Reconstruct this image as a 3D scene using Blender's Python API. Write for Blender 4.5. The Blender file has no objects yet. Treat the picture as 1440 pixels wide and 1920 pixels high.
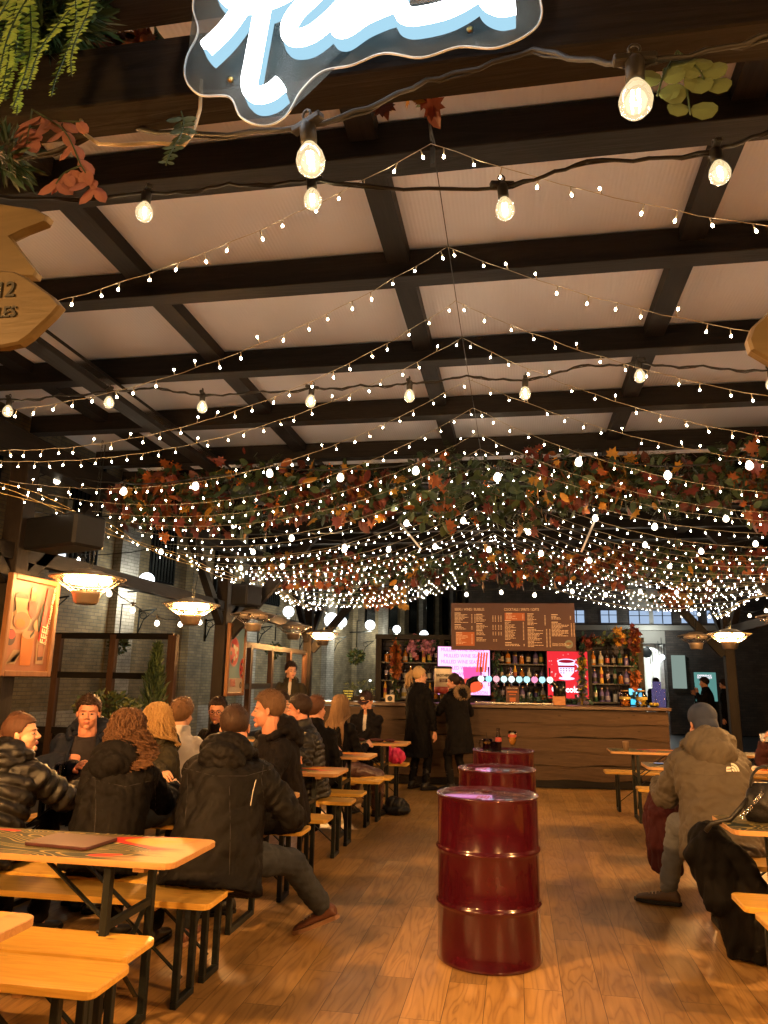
import bpy, bmesh, math, random
import numpy as np
from mathutils import Vector, Matrix
R = math.radians
PI = math.pi
rnd = random.Random(7)
SC = bpy.context.scene
COL = SC.collection
# ------------------------------------------------------------------ camera maths (used to measure where things stand)
FPX = 1400.0; PITCH = R(12.7); YAW = R(10.1); ROLL = R(1.0); CAMH = 1.52
_f = np.array([-math.sin(YAW)*math.cos(PITCH), math.cos(YAW)*math.cos(PITCH), math.sin(PITCH)])
_r0 = np.array([math.cos(YAW), math.sin(YAW), 0.0]); _u0 = np.cross(_r0, _f)
_r = _r0*math.cos(ROLL)+_u0*math.sin(ROLL); _u = -_r0*math.sin(ROLL)+_u0*math.cos(ROLL)
def atY(px, py, Y):
    d = _f+(px-720)/FPX*_r+(960-py)/FPX*_u
    t = Y/d[1]; return Vector((t*d[0], Y, CAMH+t*d[2]))
def atX(px, py, X):
    d = _f+(px-720)/FPX*_r+(960-py)/FPX*_u
    t = X/d[0]; return Vector((X, t*d[1], CAMH+t*d[2]))
# ------------------------------------------------------------------ tagging
def tag(o, label=None, cat=None, group=None, kind=None):
    if label: o['label'] = label
    if cat: o['category'] = cat
    if group: o['group'] = group
    if kind: o['kind'] = kind
    return o
def thing(name, label, cat, loc=(0,0,0), rz=0.0, group=None):
    o = bpy.data.objects.new(name, None); COL.objects.link(o)
    o.empty_display_size = 0.1
    o.location = loc; o.rotation_euler = (0, 0, rz)
    return tag(o, label, cat, group)
def copy_tree(o, parent=None):
    c = o.copy(); COL.objects.link(c)
    if parent is not None: c.parent = parent
    for ch in list(o.children): copy_tree(ch, c)
    return c
# ------------------------------------------------------------------ mesh builder
def _ico(sub):
    bm = bmesh.new(); bmesh.ops.create_icosphere(bm, subdivisions=sub, radius=1.0)
    v = np.array([x.co[:] for x in bm.verts]); bm.verts.index_update()
    f = [tuple(q.index for q in p.verts) for p in bm.faces]; bm.free(); return v, f
ICO = {s: _ico(s) for s in (1, 2, 3, 4, 5)}
def frame_from(d, hint=(0, 0, 1)):
    d = np.array(d, float); n = np.linalg.norm(d); d = d/(n if n > 1e-9 else 1)
    h = np.array(hint, float)
    if abs(d@h) > 0.97: h = np.array([1.0, 0, 0]) if abs(d[0]) < .9 else np.array([0, 1.0, 0])
    a = np.cross(h, d); a /= np.linalg.norm(a); b = np.cross(d, a); return a, b, d
class MB:
    def __init__(s): s.v = []; s.f = []; s.m = []; s.sm = []; s.n = 0
    def add(s, v, f, mi=0, smooth=False):
        v = np.asarray(v, float).reshape(-1, 3); s.v.append(v)
        k = s.n
        for q in f: s.f.append(tuple(i+k for i in q)); s.m.append(mi); s.sm.append(smooth)
        s.n += len(v); return s
    def box(s, c, size, rz=0.0, mi=0, ch=0.0, rot=None):
        hx, hy, hz = size[0]/2, size[1]/2, size[2]/2
        if ch <= 0:
            v = [(x*hx, y*hy, z*hz) for z in (-1, 1) for y in (-1, 1) for x in (-1, 1)]
            f = [(0,2,3,1),(4,5,7,6),(0,1,5,4),(2,6,7,3),(0,4,6,2),(1,3,7,5)]
        else:
            ch = min(ch, hx*.9, hy*.9, hz*.9)
            v = []
            for sx in (-1,1):
                for sy in (-1,1):
                    for sz in (-1,1):
                        v += [(sx*hx, sy*(hy-ch), sz*(hz-ch)), (sx*(hx-ch), sy*hy, sz*(hz-ch)), (sx*(hx-ch), sy*(hy-ch), sz*hz)]
            bm = bmesh.new()
            for q in v: bm.verts.new(q)
            r_ = bmesh.ops.convex_hull(bm, input=bm.verts)
            bmesh.ops.dissolve_limit(bm, angle_limit=0.01, verts=bm.verts, edges=bm.edges)
            bm.verts.index_update(); v = [x.co[:] for x in bm.verts]; f = [tuple(q.index for q in p.verts) for p in bm.faces]; bm.free()
        v = np.array(v, float)
        if rot is not None: v = v@np.array(rot).T
        elif rz: cz, sz = math.cos(rz), math.sin(rz); v = v@np.array([[cz,-sz,0],[sz,cz,0],[0,0,1]]).T
        return s.add(v+np.array(c, float), f, mi)
    def beam(s, a, b, w, h, mi=0, up=(0,0,1), ch=0.0):
        a = np.array(a, float); b = np.array(b, float); x, y, d = frame_from(b-a, up)
        L = np.linalg.norm(b-a); rot = np.stack([x, y, d], 1)
        return s.box((a+b)/2, (w, h, L), mi=mi, rot=rot, ch=ch)
    def tube(s, path, r, seg=8, mi=0, caps=True, smooth=True, closed=False, flat=1.0, hint=(0,0,1)):
        P = np.array([tuple(p) for p in path], float); n = len(P)
        rr = np.full(n, r) if np.isscalar(r) else np.array(r, float)
        V = []; t = np.gradient(P, axis=0)
        if closed: t = np.roll(P, -1, 0)-np.roll(P, 1, 0)
        a = None
        for i in range(n):
            d = t[i]; nd = np.linalg.norm(d); d = d/nd if nd > 1e-9 else np.array([0,0,1.0])
            if a is None: a, b, _ = frame_from(d, hint)
            else:
                a = a-d*(a@d); na = np.linalg.norm(a)
                if na < 1e-6: a, b, _ = frame_from(d, hint)
                else: a /= na
                b = np.cross(d, a)
            for k in range(seg):
                th = 2*PI*k/seg; V.append(P[i]+rr[i]*(a*math.cos(th)+b*math.sin(th)*flat))
        F = []
        for i in range(n if closed else n-1):
            j = (i+1) % n
            for k in range(seg):
                k2 = (k+1) % seg; F.append((i*seg+k, i*seg+k2, j*seg+k2, j*seg+k))
        if caps and not closed:
            F.append(tuple(range(seg-1, -1, -1))); F.append(tuple((n-1)*seg+k for k in range(seg)))
        return s.add(V, F, mi, smooth)
    def lathe(s, prof, c=(0,0,0), seg=24, mi=0, smooth=True, cap=True, mis=None, axis=None):
        V = []; n = len(prof)
        for (r, z) in prof:
            for k in range(seg): th = 2*PI*k/seg; V.append((r*math.cos(th), r*math.sin(th), z))
        V = np.array(V)
        if axis is not None:
            x, y, d = frame_from(axis); V = V@np.stack([x, y, d], 0)
        V = V+np.array(c, float); k0 = s.n; s.v.append(V); s.n += len(V)
        for i in range(n-1):
            m = mis[i] if mis else mi
            for k in range(seg):
                k2 = (k+1) % seg; s.f.append((k0+i*seg+k, k0+i*seg+k2, k0+(i+1)*seg+k2, k0+(i+1)*seg+k)); s.m.append(m); s.sm.append(smooth)
        if cap:
            s.f.append(tuple(k0+k for k in range(seg-1,-1,-1))); s.m.append(mis[0] if mis else mi); s.sm.append(False)
            s.f.append(tuple(k0+(n-1)*seg+k for k in range(seg))); s.m.append(mis[-1] if mis else mi); s.sm.append(False)
        return s
    def ell(s, c, r, rot=None, sub=2, mi=0, smooth=True):
        v, f = ICO[sub]; v = v*np.array(r, float)
        if rot is not None: v = v@np.array(rot, float).T
        return s.add(v+np.array(c, float), f, mi, smooth)
    def prism(s, poly, z0, z1, mi=0, mside=None, T=None, ch=0.0):
        n = len(poly); P = np.array(poly, float)
        layers = [(P, z0)]
        if ch > 0:
            cen = P.mean(0); e = P-cen; ln = np.linalg.norm(e, axis=1, keepdims=True); Q = P-e/ln*ch
            layers = [(Q, z0), (P, z0+ch), (P, z1-ch), (Q, z1)]
        else: layers = [(P, z0), (P, z1)]
        V = np.concatenate([np.c_[q, np.full(n, z)] for q, z in layers]); L = len(layers)
        F = [tuple(range(n-1,-1,-1))]; M = [mi]
        for l in range(L-1):
            for i in range(n): j = (i+1) % n; F.append((l*n+i, l*n+j, (l+1)*n+j, (l+1)*n+i)); M.append(mside if mside is not None else mi)
        F.append(tuple((L-1)*n+i for i in range(n))); M.append(mi)
        if T is not None: V = V@np.array(T[0]).T+np.array(T[1])
        k = s.n; s.v.append(V); s.n += len(V)
        for q, m in zip(F, M): s.f.append(tuple(i+k for i in q)); s.m.append(m); s.sm.append(False)
        return s
    def arrays(s): return (np.concatenate(s.v) if s.v else np.zeros((0,3))), s.f
    def mesh(s, name, mats):
        me = bpy.data.meshes.new(name)
        V, F = s.arrays()
        me.from_pydata([tuple(x) for x in V], [], F)
        for m in (mats if isinstance(mats, (list, tuple)) else [mats]): me.materials.append(m)
        me.polygons.foreach_set('material_index', s.m)
        me.polygons.foreach_set('use_smooth', s.sm)
        me.update(); return me
    def build(s, name, mats, parent=None, loc=None, rz=0.0):
        o = bpy.data.objects.new(name, s.mesh(name, mats)); COL.objects.link(o)
        if parent is not None: o.parent = parent
        if loc is not None: o.location = loc
        if rz: o.rotation_euler = (0, 0, rz)
        return o
def link_mesh(name, me, parent=None, loc=(0,0,0), rot=(0,0,0), scale=None):
    o = bpy.data.objects.new(name, me); COL.objects.link(o)
    if parent is not None: o.parent = parent
    o.location = loc; o.rotation_euler = rot
    if scale: o.scale = scale
    return o
def rrect(w, d, r, n=4):
    pts = []
    for (cx, cy, a0) in ((w/2-r, d/2-r, 0), (-w/2+r, d/2-r, 90), (-w/2+r, -d/2+r, 180), (w/2-r, -d/2+r, 270)):
        for k in range(n+1): a = R(a0+90*k/n); pts.append((cx+r*math.cos(a), cy+r*math.sin(a)))
    return pts
# ------------------------------------------------------------------ materials
def M_(name):
    m = bpy.data.materials.new(name); m.use_nodes = True; nt = m.node_tree
    for n in list(nt.nodes): nt.nodes.remove(n)
    out = nt.nodes.new('ShaderNodeOutputMaterial'); return m, nt, out
def N(nt, t, **kw):
    n = nt.nodes.new(t)
    for k, v in kw.items():
        if k.startswith('i_'):
            key = k[2:]; key = int(key) if key.isdigit() else key.replace('_', ' ')
            n.inputs[key].default_value = v
        else: setattr(n, k, v)
    return n
def L(nt, a, b): nt.links.new(a, b)
def rgba(c): return (c[0], c[1], c[2], 1.0)
def mat(name, col, rough=.6, metal=0.0, var=.25, scale=12.0, bump=0.0, bscale=40.0, col2=None, spec=.5, coat=0.0, sheen=0.0, trans=0.0, ior=1.45, alpha=1.0, stretch=None):
    m, nt, out = M_(name); b = N(nt, 'ShaderNodeBsdfPrincipled'); L(nt, b.outputs[0], out.inputs[0])
    b.inputs['Roughness'].default_value = rough; b.inputs['Metallic'].default_value = metal
    b.inputs['Specular IOR Level'].default_value = spec; b.inputs['Coat Weight'].default_value = coat
    b.inputs['Sheen Weight'].default_value = sheen; b.inputs['Transmission Weight'].default_value = trans; b.inputs['IOR'].default_value = ior
    b.inputs['Alpha'].default_value = alpha
    tc = N(nt, 'ShaderNodeTexCoord'); mp = N(nt, 'ShaderNodeMapping'); L(nt, tc.outputs['Object'], mp.inputs[0])
    if stretch: mp.inputs['Scale'].default_value = stretch
    ns = N(nt, 'ShaderNodeTexNoise', i_Scale=scale, i_Detail=4.0); L(nt, mp.outputs[0], ns.inputs['Vector'])
    mx = N(nt, 'ShaderNodeMix', data_type='RGBA'); L(nt, ns.outputs['Fac'], mx.inputs[0])
    c2 = col2 if col2 else tuple(max(0, c*(1-var)) for c in col); c1 = col if col2 else tuple(min(1, c*(1+var)) for c in col)
    mx.inputs[6].default_value = rgba(c2); mx.inputs[7].default_value = rgba(c1)
    L(nt, mx.outputs[2], b.inputs['Base Color'])
    if bump > 0:
        n2 = N(nt, 'ShaderNodeTexNoise', i_Scale=bscale, i_Detail=5.0); L(nt, mp.outputs[0], n2.inputs['Vector'])
        bp = N(nt, 'ShaderNodeBump', i_Strength=bump, i_Distance=.01); L(nt, n2.outputs['Fac'], bp.inputs['Height']); L(nt, bp.outputs[0], b.inputs['Normal'])
    return m
def emis(name, col, strength, sample=True):
    m, nt, out = M_(name); e = N(nt, 'ShaderNodeEmission'); e.inputs[0].default_value = rgba(col); e.inputs[1].default_value = strength
    L(nt, e.outputs[0], out.inputs[0])
    if not sample: m.cycles.emission_sampling = 'NONE'
    return m
def glassy(name, col=(1,1,1), rough=.02, tint=.85, glow=0.0, gcol=(1,.8,.5)):
    # thin clear glass: mostly see-through with real reflections
    m, nt, out = M_(name)
    t = N(nt, 'ShaderNodeBsdfTransparent'); t.inputs[0].default_value = rgba(tuple(c*tint for c in col))
    g = N(nt, 'ShaderNodeBsdfGlossy'); g.inputs['Roughness'].default_value = rough
    fr = N(nt, 'ShaderNodeFresnel', i_IOR=1.5); mx = N(nt, 'ShaderNodeMixShader'); L(nt, fr.outputs[0], mx.inputs[0]); L(nt, t.outputs[0], mx.inputs[1]); L(nt, g.outputs[0], mx.inputs[2])
    src = mx.outputs[0]
    if glow > 0:
        e = N(nt, 'ShaderNodeEmission'); e.inputs[0].default_value = rgba(gcol); e.inputs[1].default_value = glow
        ad = N(nt, 'ShaderNodeAddShader'); L(nt, src, ad.inputs[0]); L(nt, e.outputs[0], ad.inputs[1]); src = ad.outputs[0]
    L(nt, src, out.inputs[0]); return m
def wood(name, c1, c2, axis=0, rough=.45, gs=1.0, bump=.15, coat=0.0, knots=True, board=0.0):
    m, nt, out = M_(name); b = N(nt, 'ShaderNodeBsdfPrincipled'); L(nt, b.outputs[0], out.inputs[0]); b.inputs['Roughness'].default_value = rough; b.inputs['Coat Weight'].default_value = coat; b.inputs['Coat Roughness'].default_value = .25; b.inputs['Specular IOR Level'].default_value = .14 if c2[0] < .1 else .4
    tc = N(nt, 'ShaderNodeTexCoord'); oi = N(nt, 'ShaderNodeObjectInfo')
    ofs = N(nt, 'ShaderNodeVectorMath', operation='SCALE'); ofs.inputs[0].default_value = (13.1, 7.7, 5.3); L(nt, oi.outputs['Random'], ofs.inputs['Scale'])
    ad = N(nt, 'ShaderNodeVectorMath', operation='ADD'); L(nt, tc.outputs['Object'], ad.inputs[0]); L(nt, ofs.outputs[0], ad.inputs[1])
    mp = N(nt, 'ShaderNodeMapping'); sc = [14*gs]*3; sc[axis] = 1.1*gs; mp.inputs['Scale'].default_value = sc; L(nt, ad.outputs[0], mp.inputs[0])
    n1 = N(nt, 'ShaderNodeTexNoise', i_Scale=1.6, i_Detail=3.0, i_Distortion=1.2); L(nt, mp.outputs[0], n1.inputs['Vector'])
    ml = N(nt, 'ShaderNodeMath', operation='MULTIPLY'); ml.inputs[1].default_value = 7.0; L(nt, n1.outputs['Fac'], ml.inputs[0])
    fr = N(nt, 'ShaderNodeMath', operation='PINGPONG'); fr.inputs[1].default_value = 1.0; L(nt, ml.outputs[0], fr.inputs[0])
    n2 = N(nt, 'ShaderNodeTexNoise', i_Scale=9.0, i_Detail=4.0); L(nt, mp.outputs[0], n2.inputs['Vector'])
    av = N(nt, 'ShaderNodeMath', operation='MULTIPLY_ADD'); L(nt, fr.outputs[0], av.inputs[0]); av.inputs[1].default_value = .55
    m3 = N(nt, 'ShaderNodeMath', operation='MULTIPLY'); m3.inputs[1].default_value = .5; L(nt, n2.outputs['Fac'], m3.inputs[0]); L(nt, m3.outputs[0], av.inputs[2])
    cr = N(nt, 'ShaderNodeMix', data_type='RGBA'); L(nt, av.outputs[0], cr.inputs[0]); cr.inputs[6].default_value = rgba(c1); cr.inputs[7].default_value = rgba(c2)
    col = cr.outputs[2]
    if knots:
        vo = N(nt, 'ShaderNodeTexVoronoi', i_Scale=1.0); mp2 = N(nt, 'ShaderNodeMapping'); s2 = [7.0]*3; s2[axis] = 3.2; mp2.inputs['Scale'].default_value = s2
        L(nt, ad.outputs[0], mp2.inputs[0]); L(nt, mp2.outputs[0], vo.inputs['Vector'])
        rp = N(nt, 'ShaderNodeMapRange'); rp.inputs[1].default_value = .03; rp.inputs[2].default_value = .11; rp.inputs[3].default_value = .75; rp.inputs[4].default_value = 0.0; L(nt, vo.outputs['Distance'], rp.inputs[0])
        k = N(nt, 'ShaderNodeMix', data_type='RGBA'); L(nt, rp.outputs[0], k.inputs[0]); L(nt, col, k.inputs[6]); k.inputs[7].default_value = rgba(tuple(c*.3 for c in c1)); col = k.outputs[2]
    L(nt, col, b.inputs['Base Color'])
    bp = N(nt, 'ShaderNodeBump', i_Strength=bump, i_Distance=.004); L(nt, av.outputs[0], bp.inputs['Height']); L(nt, bp.outputs[0], b.inputs['Normal'])
    return m
def txt(s, size, mi_mat, parent, loc, rot, name='lettering', depth=.002, align='CENTER', bold=0.0, name_o=None, sx=1.0, shear=0.0):
    cu = bpy.data.curves.new('t', 'FONT'); cu.body = s; cu.size = size; cu.extrude = depth; cu.align_x = align; cu.align_y = 'CENTER'; cu.offset = bold; cu.shear = shear; cu.resolution_u = 3
    cu.space_line = .9
    o = bpy.data.objects.new('t', cu); COL.objects.link(o)
    dg = bpy.context.evaluated_depsgraph_get(); me = bpy.data.meshes.new_from_object(o.evaluated_get(dg)); bpy.data.objects.remove(o)
    me.materials.clear(); me.materials.append(mi_mat)
    q = link_mesh(name, me, parent, loc, rot); q.scale = (sx, 1, 1); return q
TXTROT = (PI/2, 0, 0)      # lettering that faces the camera side (-Y)
# ------------------------------------------------------------------ material library
BEAM = wood('dark_stained_timber', (.007,.0062,.006), (.016,.0135,.012), axis=1, rough=.5, knots=False, bump=.2)
BEAMX = wood('dark_stained_timber_cross', (.007,.0062,.006), (.016,.0135,.012), axis=0, rough=.5, knots=False, bump=.2)
BEAMZ = wood('dark_stained_timber_post', (.009,.007,.006), (.020,.015,.012), axis=2, rough=.55, knots=False, bump=.2)
BROWNZ = wood('brown_stained_timber', (.05,.026,.016), (.085,.045,.028), axis=2, rough=.55, knots=False)
PINE = wood('varnished_pine', (.52,.28,.045), (.72,.43,.085), axis=0, rough=.38, coat=.3, bump=.1)
PINE_EDGE = wood('varnished_pine_edge', (.40,.20,.07), (.55,.31,.12), axis=0, rough=.45)
STEEL = mat('black_painted_steel', (.012,.015,.0145), rough=.42, spec=.3, var=.2, bump=.05)
BARWOOD = wood('bar_waney_boards', (.045,.026,.014), (.085,.05,.027), axis=0, rough=.5, gs=.7, bump=.35)
BARTOPM = wood('bar_counter_wood', (.06,.035,.02), (.12,.07,.04), axis=0, rough=.35, coat=.3)
RED = mat('glossy_oxblood_paint', (.046,.0022,.0075), rough=.2, var=.35, scale=3, coat=.6, bump=.03, bscale=18)
BLACKP = mat('matt_black_plastic', (.009,.009,.010), rough=.5, spec=.2, var=.2)
CHROME = mat('chrome', (.75,.74,.72), rough=.16, metal=1.0, var=.05)
BRASS = mat('brass', (.55,.36,.12), rough=.3, metal=1.0, var=.1)
PICFRAME = wood('copper_brown_picture_frame', (.12,.05,.02), (.20,.09,.035), axis=2, rough=.4, knots=False)
WHITEWIRE = mat('pale_wire', (.34,.29,.20), rough=.4, var=.1)
CABLE = mat('black_rubber_cable', (.012,.012,.012), rough=.55, var=.2)
FAIRY = emis('fairy_bulb_glow', (1,.79,.52), 72.0)
FILA = emis('filament_glow', (1,.78,.42), 60.0)
GLOBE_NEAR = glassy('warm_glowing_globe_glass', (1,.93,.8), rough=.05, tint=.9, glow=.42, gcol=(1,.76,.42))
GLOBE_FAR = emis('bright_globe_glass', (1,.84,.62), 5.0)
STREETGLOBE = emis('street_globe_glow', (.86,.95,1), 3.0)
HEATGLOW = emis('halogen_heater_glow', (1,.45,.12), 45.0)
HEATREFL = mat('heater_reflector', (.85,.78,.68), rough=.25, metal=1.0, var=.05)
HEATTOP = mat('brushed_heater_shade', (.34,.27,.21), rough=.42, metal=.7, var=.1)
NEON = emis('white_neon_face', (.93,.97,1), 8.0)
NEONSIDE = emis('pale_blue_neon_side', (.45,.78,.98), .42)
ACRYL = mat('glare_grey_acrylic', (.10,.115,.11), rough=.45, var=.15, alpha=.42)  # clear acrylic; the grey haze of glare is put into its colour
EDGEW = mat('lit_acrylic_edge', (.7,.75,.75), rough=.25, var=.05)
SIGNWOOD = wood('honey_stained_signboard', (.075,.055,.026), (.12,.088,.042), axis=0, rough=.5, gs=.8)
INK = mat('dark_painted_lettering', (.02,.022,.022), rough=.6, var=.1)
WHITEP = mat('white_paint', (.75,.74,.7), rough=.5, var=.06)
CREAM = mat('cream_print', (.72,.62,.48), rough=.5, var=.05)
MENUBROWN = mat('chocolate_brown_board', (.075,.025,.016), rough=.5, var=.12)
MENUORANGE = mat('burnt_orange_panel', (.42,.10,.02), rough=.5, var=.1)
MENUTXT = mat('tan_lettering', (.75,.52,.34), rough=.5, var=.05)
GLASS = glassy('clear_glass')
def liquid(n, c, tint=1): return mat(n, c, rough=.12, var=.1, spec=.5)
BEER = liquid('amber_beer', (.62,.30,.05)); COLA = liquid('dark_cola', (.02,.006,.004)); REDDRINK = liquid('red_drink', (.75,.10,.03))
FOAM = mat('beer_foam', (.85,.76,.62), rough=.8, var=.05)
# floor ------------------------------------------------------------
def floor_mat():
    m, nt, out = M_('oak_plank_floor'); b = N(nt, 'ShaderNodeBsdfPrincipled'); L(nt, b.outputs[0], out.inputs[0])
    tc = N(nt, 'ShaderNodeTexCoord'); mp = N(nt, 'ShaderNodeMapping'); mp.inputs['Rotation'].default_value = (0, 0, PI/2); L(nt, tc.outputs['Object'], mp.inputs[0])
    br = N(nt, 'ShaderNodeTexBrick', offset=.37, offset_frequency=2, squash=1.0); L(nt, mp.outputs[0], br.inputs['Vector'])
    br.inputs['Scale'].default_value = 1.0; br.inputs['Brick Width'].default_value = 1.28; br.inputs['Row Height'].default_value = .19
    br.inputs['Mortar Size'].default_value = .0016; br.inputs['Mortar Smooth'].default_value = .2; br.inputs['Bias'].default_value = 0.0
    br.inputs['Color1'].default_value = (0,0,0,1); br.inputs['Color2'].default_value = (1,1,1,1); br.inputs['Mortar'].default_value = (.5,.5,.5,1)
    sp = N(nt, 'ShaderNodeVectorMath', operation='SCALE'); sp.inputs[0].default_value = (37, 11, 5)
    L(nt, br.outputs['Color'], sp.inputs['Scale'])
    ad = N(nt, 'ShaderNodeVectorMath', operation='ADD'); L(nt, tc.outputs['Object'], ad.inputs[0]); L(nt, sp.outputs[0], ad.inputs[1])
    m2 = N(nt, 'ShaderNodeMapping'); m2.inputs['Scale'].default_value = (6.5, .8, 1); L(nt, ad.outputs[0], m2.inputs[0])
    n1 = N(nt, 'ShaderNodeTexNoise', i_Scale=1.0, i_Detail=2.5, i_Distortion=.5); L(nt, m2.outputs[0], n1.inputs['Vector'])
    mu = N(nt, 'ShaderNodeMath', operation='MULTIPLY'); mu.inputs[1].default_value = 22.0; L(nt, n1.outputs['Fac'], mu.inputs[0])
    pp = N(nt, 'ShaderNodeMath', operation='PINGPONG'); pp.inputs[1].default_value = 1.0; L(nt, mu.outputs[0], pp.inputs[0])
    pw = N(nt, 'ShaderNodeMath', operation='POWER'); pw.inputs[1].default_value = 2.5; L(nt, pp.outputs[0], pw.inputs[0])
    m3 = N(nt, 'ShaderNodeMapping'); m3.inputs['Scale'].default_value = (60, 3.0, 1); L(nt, ad.outputs[0], m3.inputs[0])
    n2 = N(nt, 'ShaderNodeTexNoise', i_Scale=1.0, i_Detail=5.0); L(nt, m3.outputs[0], n2.inputs['Vector'])
    cr = N(nt, 'ShaderNodeMix', data_type='RGBA'); cr.inputs[6].default_value = (.29,.165,.052,1); cr.inputs[7].default_value = (.48,.285,.10,1); L(nt, n2.outputs['Fac'], cr.inputs[0])
    c2 = N(nt, 'ShaderNodeMix', data_type='RGBA', blend_type='MULTIPLY'); L(nt, cr.outputs[2], c2.inputs[6]); c2.inputs[7].default_value = (.42,.32,.25,1)
    f = N(nt, 'ShaderNodeMath', operation='MULTIPLY'); f.inputs[1].default_value = .55; L(nt, pw.outputs[0], f.inputs[0]); L(nt, f.outputs[0], c2.inputs[0])
    c3 = N(nt, 'ShaderNodeMix', data_type='RGBA', blend_type='MULTIPLY'); c3.inputs[0].default_value = 1.0; L(nt, c2.outputs[2], c3.inputs[6])
    rm = N(nt, 'ShaderNodeMapRange'); rm.inputs[3].default_value = .72; rm.inputs[4].default_value = 1.18; L(nt, br.outputs['Color'], rm.inputs[0]); L(nt, rm.outputs[0], c3.inputs[7])
    # dark knots
    vo = N(nt, 'ShaderNodeTexVoronoi', i_Scale=1.0); m5 = N(nt, 'ShaderNodeMapping'); m5.inputs['Scale'].default_value = (3.5, 1.6, 1); L(nt, ad.outputs[0], m5.inputs[0]); L(nt, m5.outputs[0], vo.inputs['Vector'])
    kr = N(nt, 'ShaderNodeMapRange'); kr.inputs[1].default_value = .02; kr.inputs[2].default_value = .12; kr.inputs[3].default_value = .6; kr.inputs[4].default_value = 0; L(nt, vo.outputs['Distance'], kr.inputs[0])
    c5 = N(nt, 'ShaderNodeMix', data_type='RGBA'); L(nt, kr.outputs[0], c5.inputs[0]); L(nt, c3.outputs[2], c5.inputs[6]); c5.inputs[7].default_value = (.07,.03,.014,1)
    c4 = N(nt, 'ShaderNodeMix', data_type='RGBA'); L(nt, br.outputs['Fac'], c4.inputs[0]); L(nt, c5.outputs[2], c4.inputs[6]); c4.inputs[7].default_value = (.03,.014,.008,1)
    L(nt, c4.outputs[2], b.inputs['Base Color'])
    n3 = N(nt, 'ShaderNodeTexNoise', i_Scale=1.7, i_Detail=5.0); L(nt, tc.outputs['Object'], n3.inputs['Vector'])
    rr = N(nt, 'ShaderNodeMapRange'); rr.inputs[1].default_value = .3; rr.inputs[2].default_value = .7; rr.inputs[3].default_value = .30; rr.inputs[4].default_value = .50; L(nt, n3.outputs['Fac'], rr.inputs[0]); L(nt, rr.outputs[0], b.inputs['Roughness'])
    bp = N(nt, 'ShaderNodeBump', i_Strength=.35, i_Distance=.002); sm = N(nt, 'ShaderNodeMath', operation='SUBTRACT'); L(nt, n2.outputs['Fac'], sm.inputs[0]); L(nt, br.outputs['Fac'], sm.inputs[1]); L(nt, sm.outputs[0], bp.inputs['Height']); L(nt, bp.outputs[0], b.inputs['Normal'])
    return m
FLOOR = floor_mat()
def brick_mat(name, c1, c2, mortar, scale=1.0, bump=.6):
    m, nt, out = M_(name); b = N(nt, 'ShaderNodeBsdfPrincipled'); L(nt, b.outputs[0], out.inputs[0]); b.inputs['Roughness'].default_value = .75
    tc = N(nt, 'ShaderNodeTexCoord'); sx = N(nt, 'ShaderNodeSeparateXYZ'); L(nt, tc.outputs['Object'], sx.inputs[0])
    s = N(nt, 'ShaderNodeMath', operation='ADD'); L(nt, sx.outputs[0], s.inputs[0]); L(nt, sx.outputs[1], s.inputs[1])
    cb = N(nt, 'ShaderNodeCombineXYZ'); L(nt, s.outputs[0], cb.inputs[0]); L(nt, sx.outputs[2], cb.inputs[1])
    br = N(nt, 'ShaderNodeTexBrick'); L(nt, cb.outputs[0], br.inputs['Vector']); br.inputs['Scale'].default_value = scale
    br.inputs['Brick Width'].default_value = .225; br.inputs['Row Height'].default_value = .075; br.inputs['Mortar Size'].default_value = .007
    br.inputs['Color1'].default_value = rgba(c1); br.inputs['Color2'].default_value = rgba(c2); br.inputs['Mortar'].default_value = rgba(mortar)
    ns = N(nt, 'ShaderNodeTexNoise', i_Scale=2.3, i_Detail=6.0); L(nt, tc.outputs['Object'], ns.inputs['Vector'])
    rm = N(nt, 'ShaderNodeMapRange'); rm.inputs[1].default_value = .3; rm.inputs[2].default_value = .7; rm.inputs[3].default_value = .55; rm.inputs[4].default_value = 1.15; L(nt, ns.outputs['Fac'], rm.inputs[0])
    mx = N(nt, 'ShaderNodeMix', data_type='RGBA', blend_type='MULTIPLY'); mx.inputs[0].default_value = 1; L(nt, br.outputs['Color'], mx.inputs[6]); L(nt, rm.outputs[0], mx.inputs[7]); L(nt, mx.outputs[2], b.inputs['Base Color'])
    bp = N(nt, 'ShaderNodeBump', i_Strength=bump, i_Distance=.01, invert=True); L(nt, br.outputs['Fac'], bp.inputs['Height']); L(nt, bp.outputs[0], b.inputs['Normal'])
    return m
BRICK = brick_mat('stock_brick', (.30,.24,.14), (.21,.17,.095), (.13,.12,.10))
BRICKW = brick_mat('pale_painted_brick', (.42,.41,.37), (.34,.33,.30), (.20,.19,.17))
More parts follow.
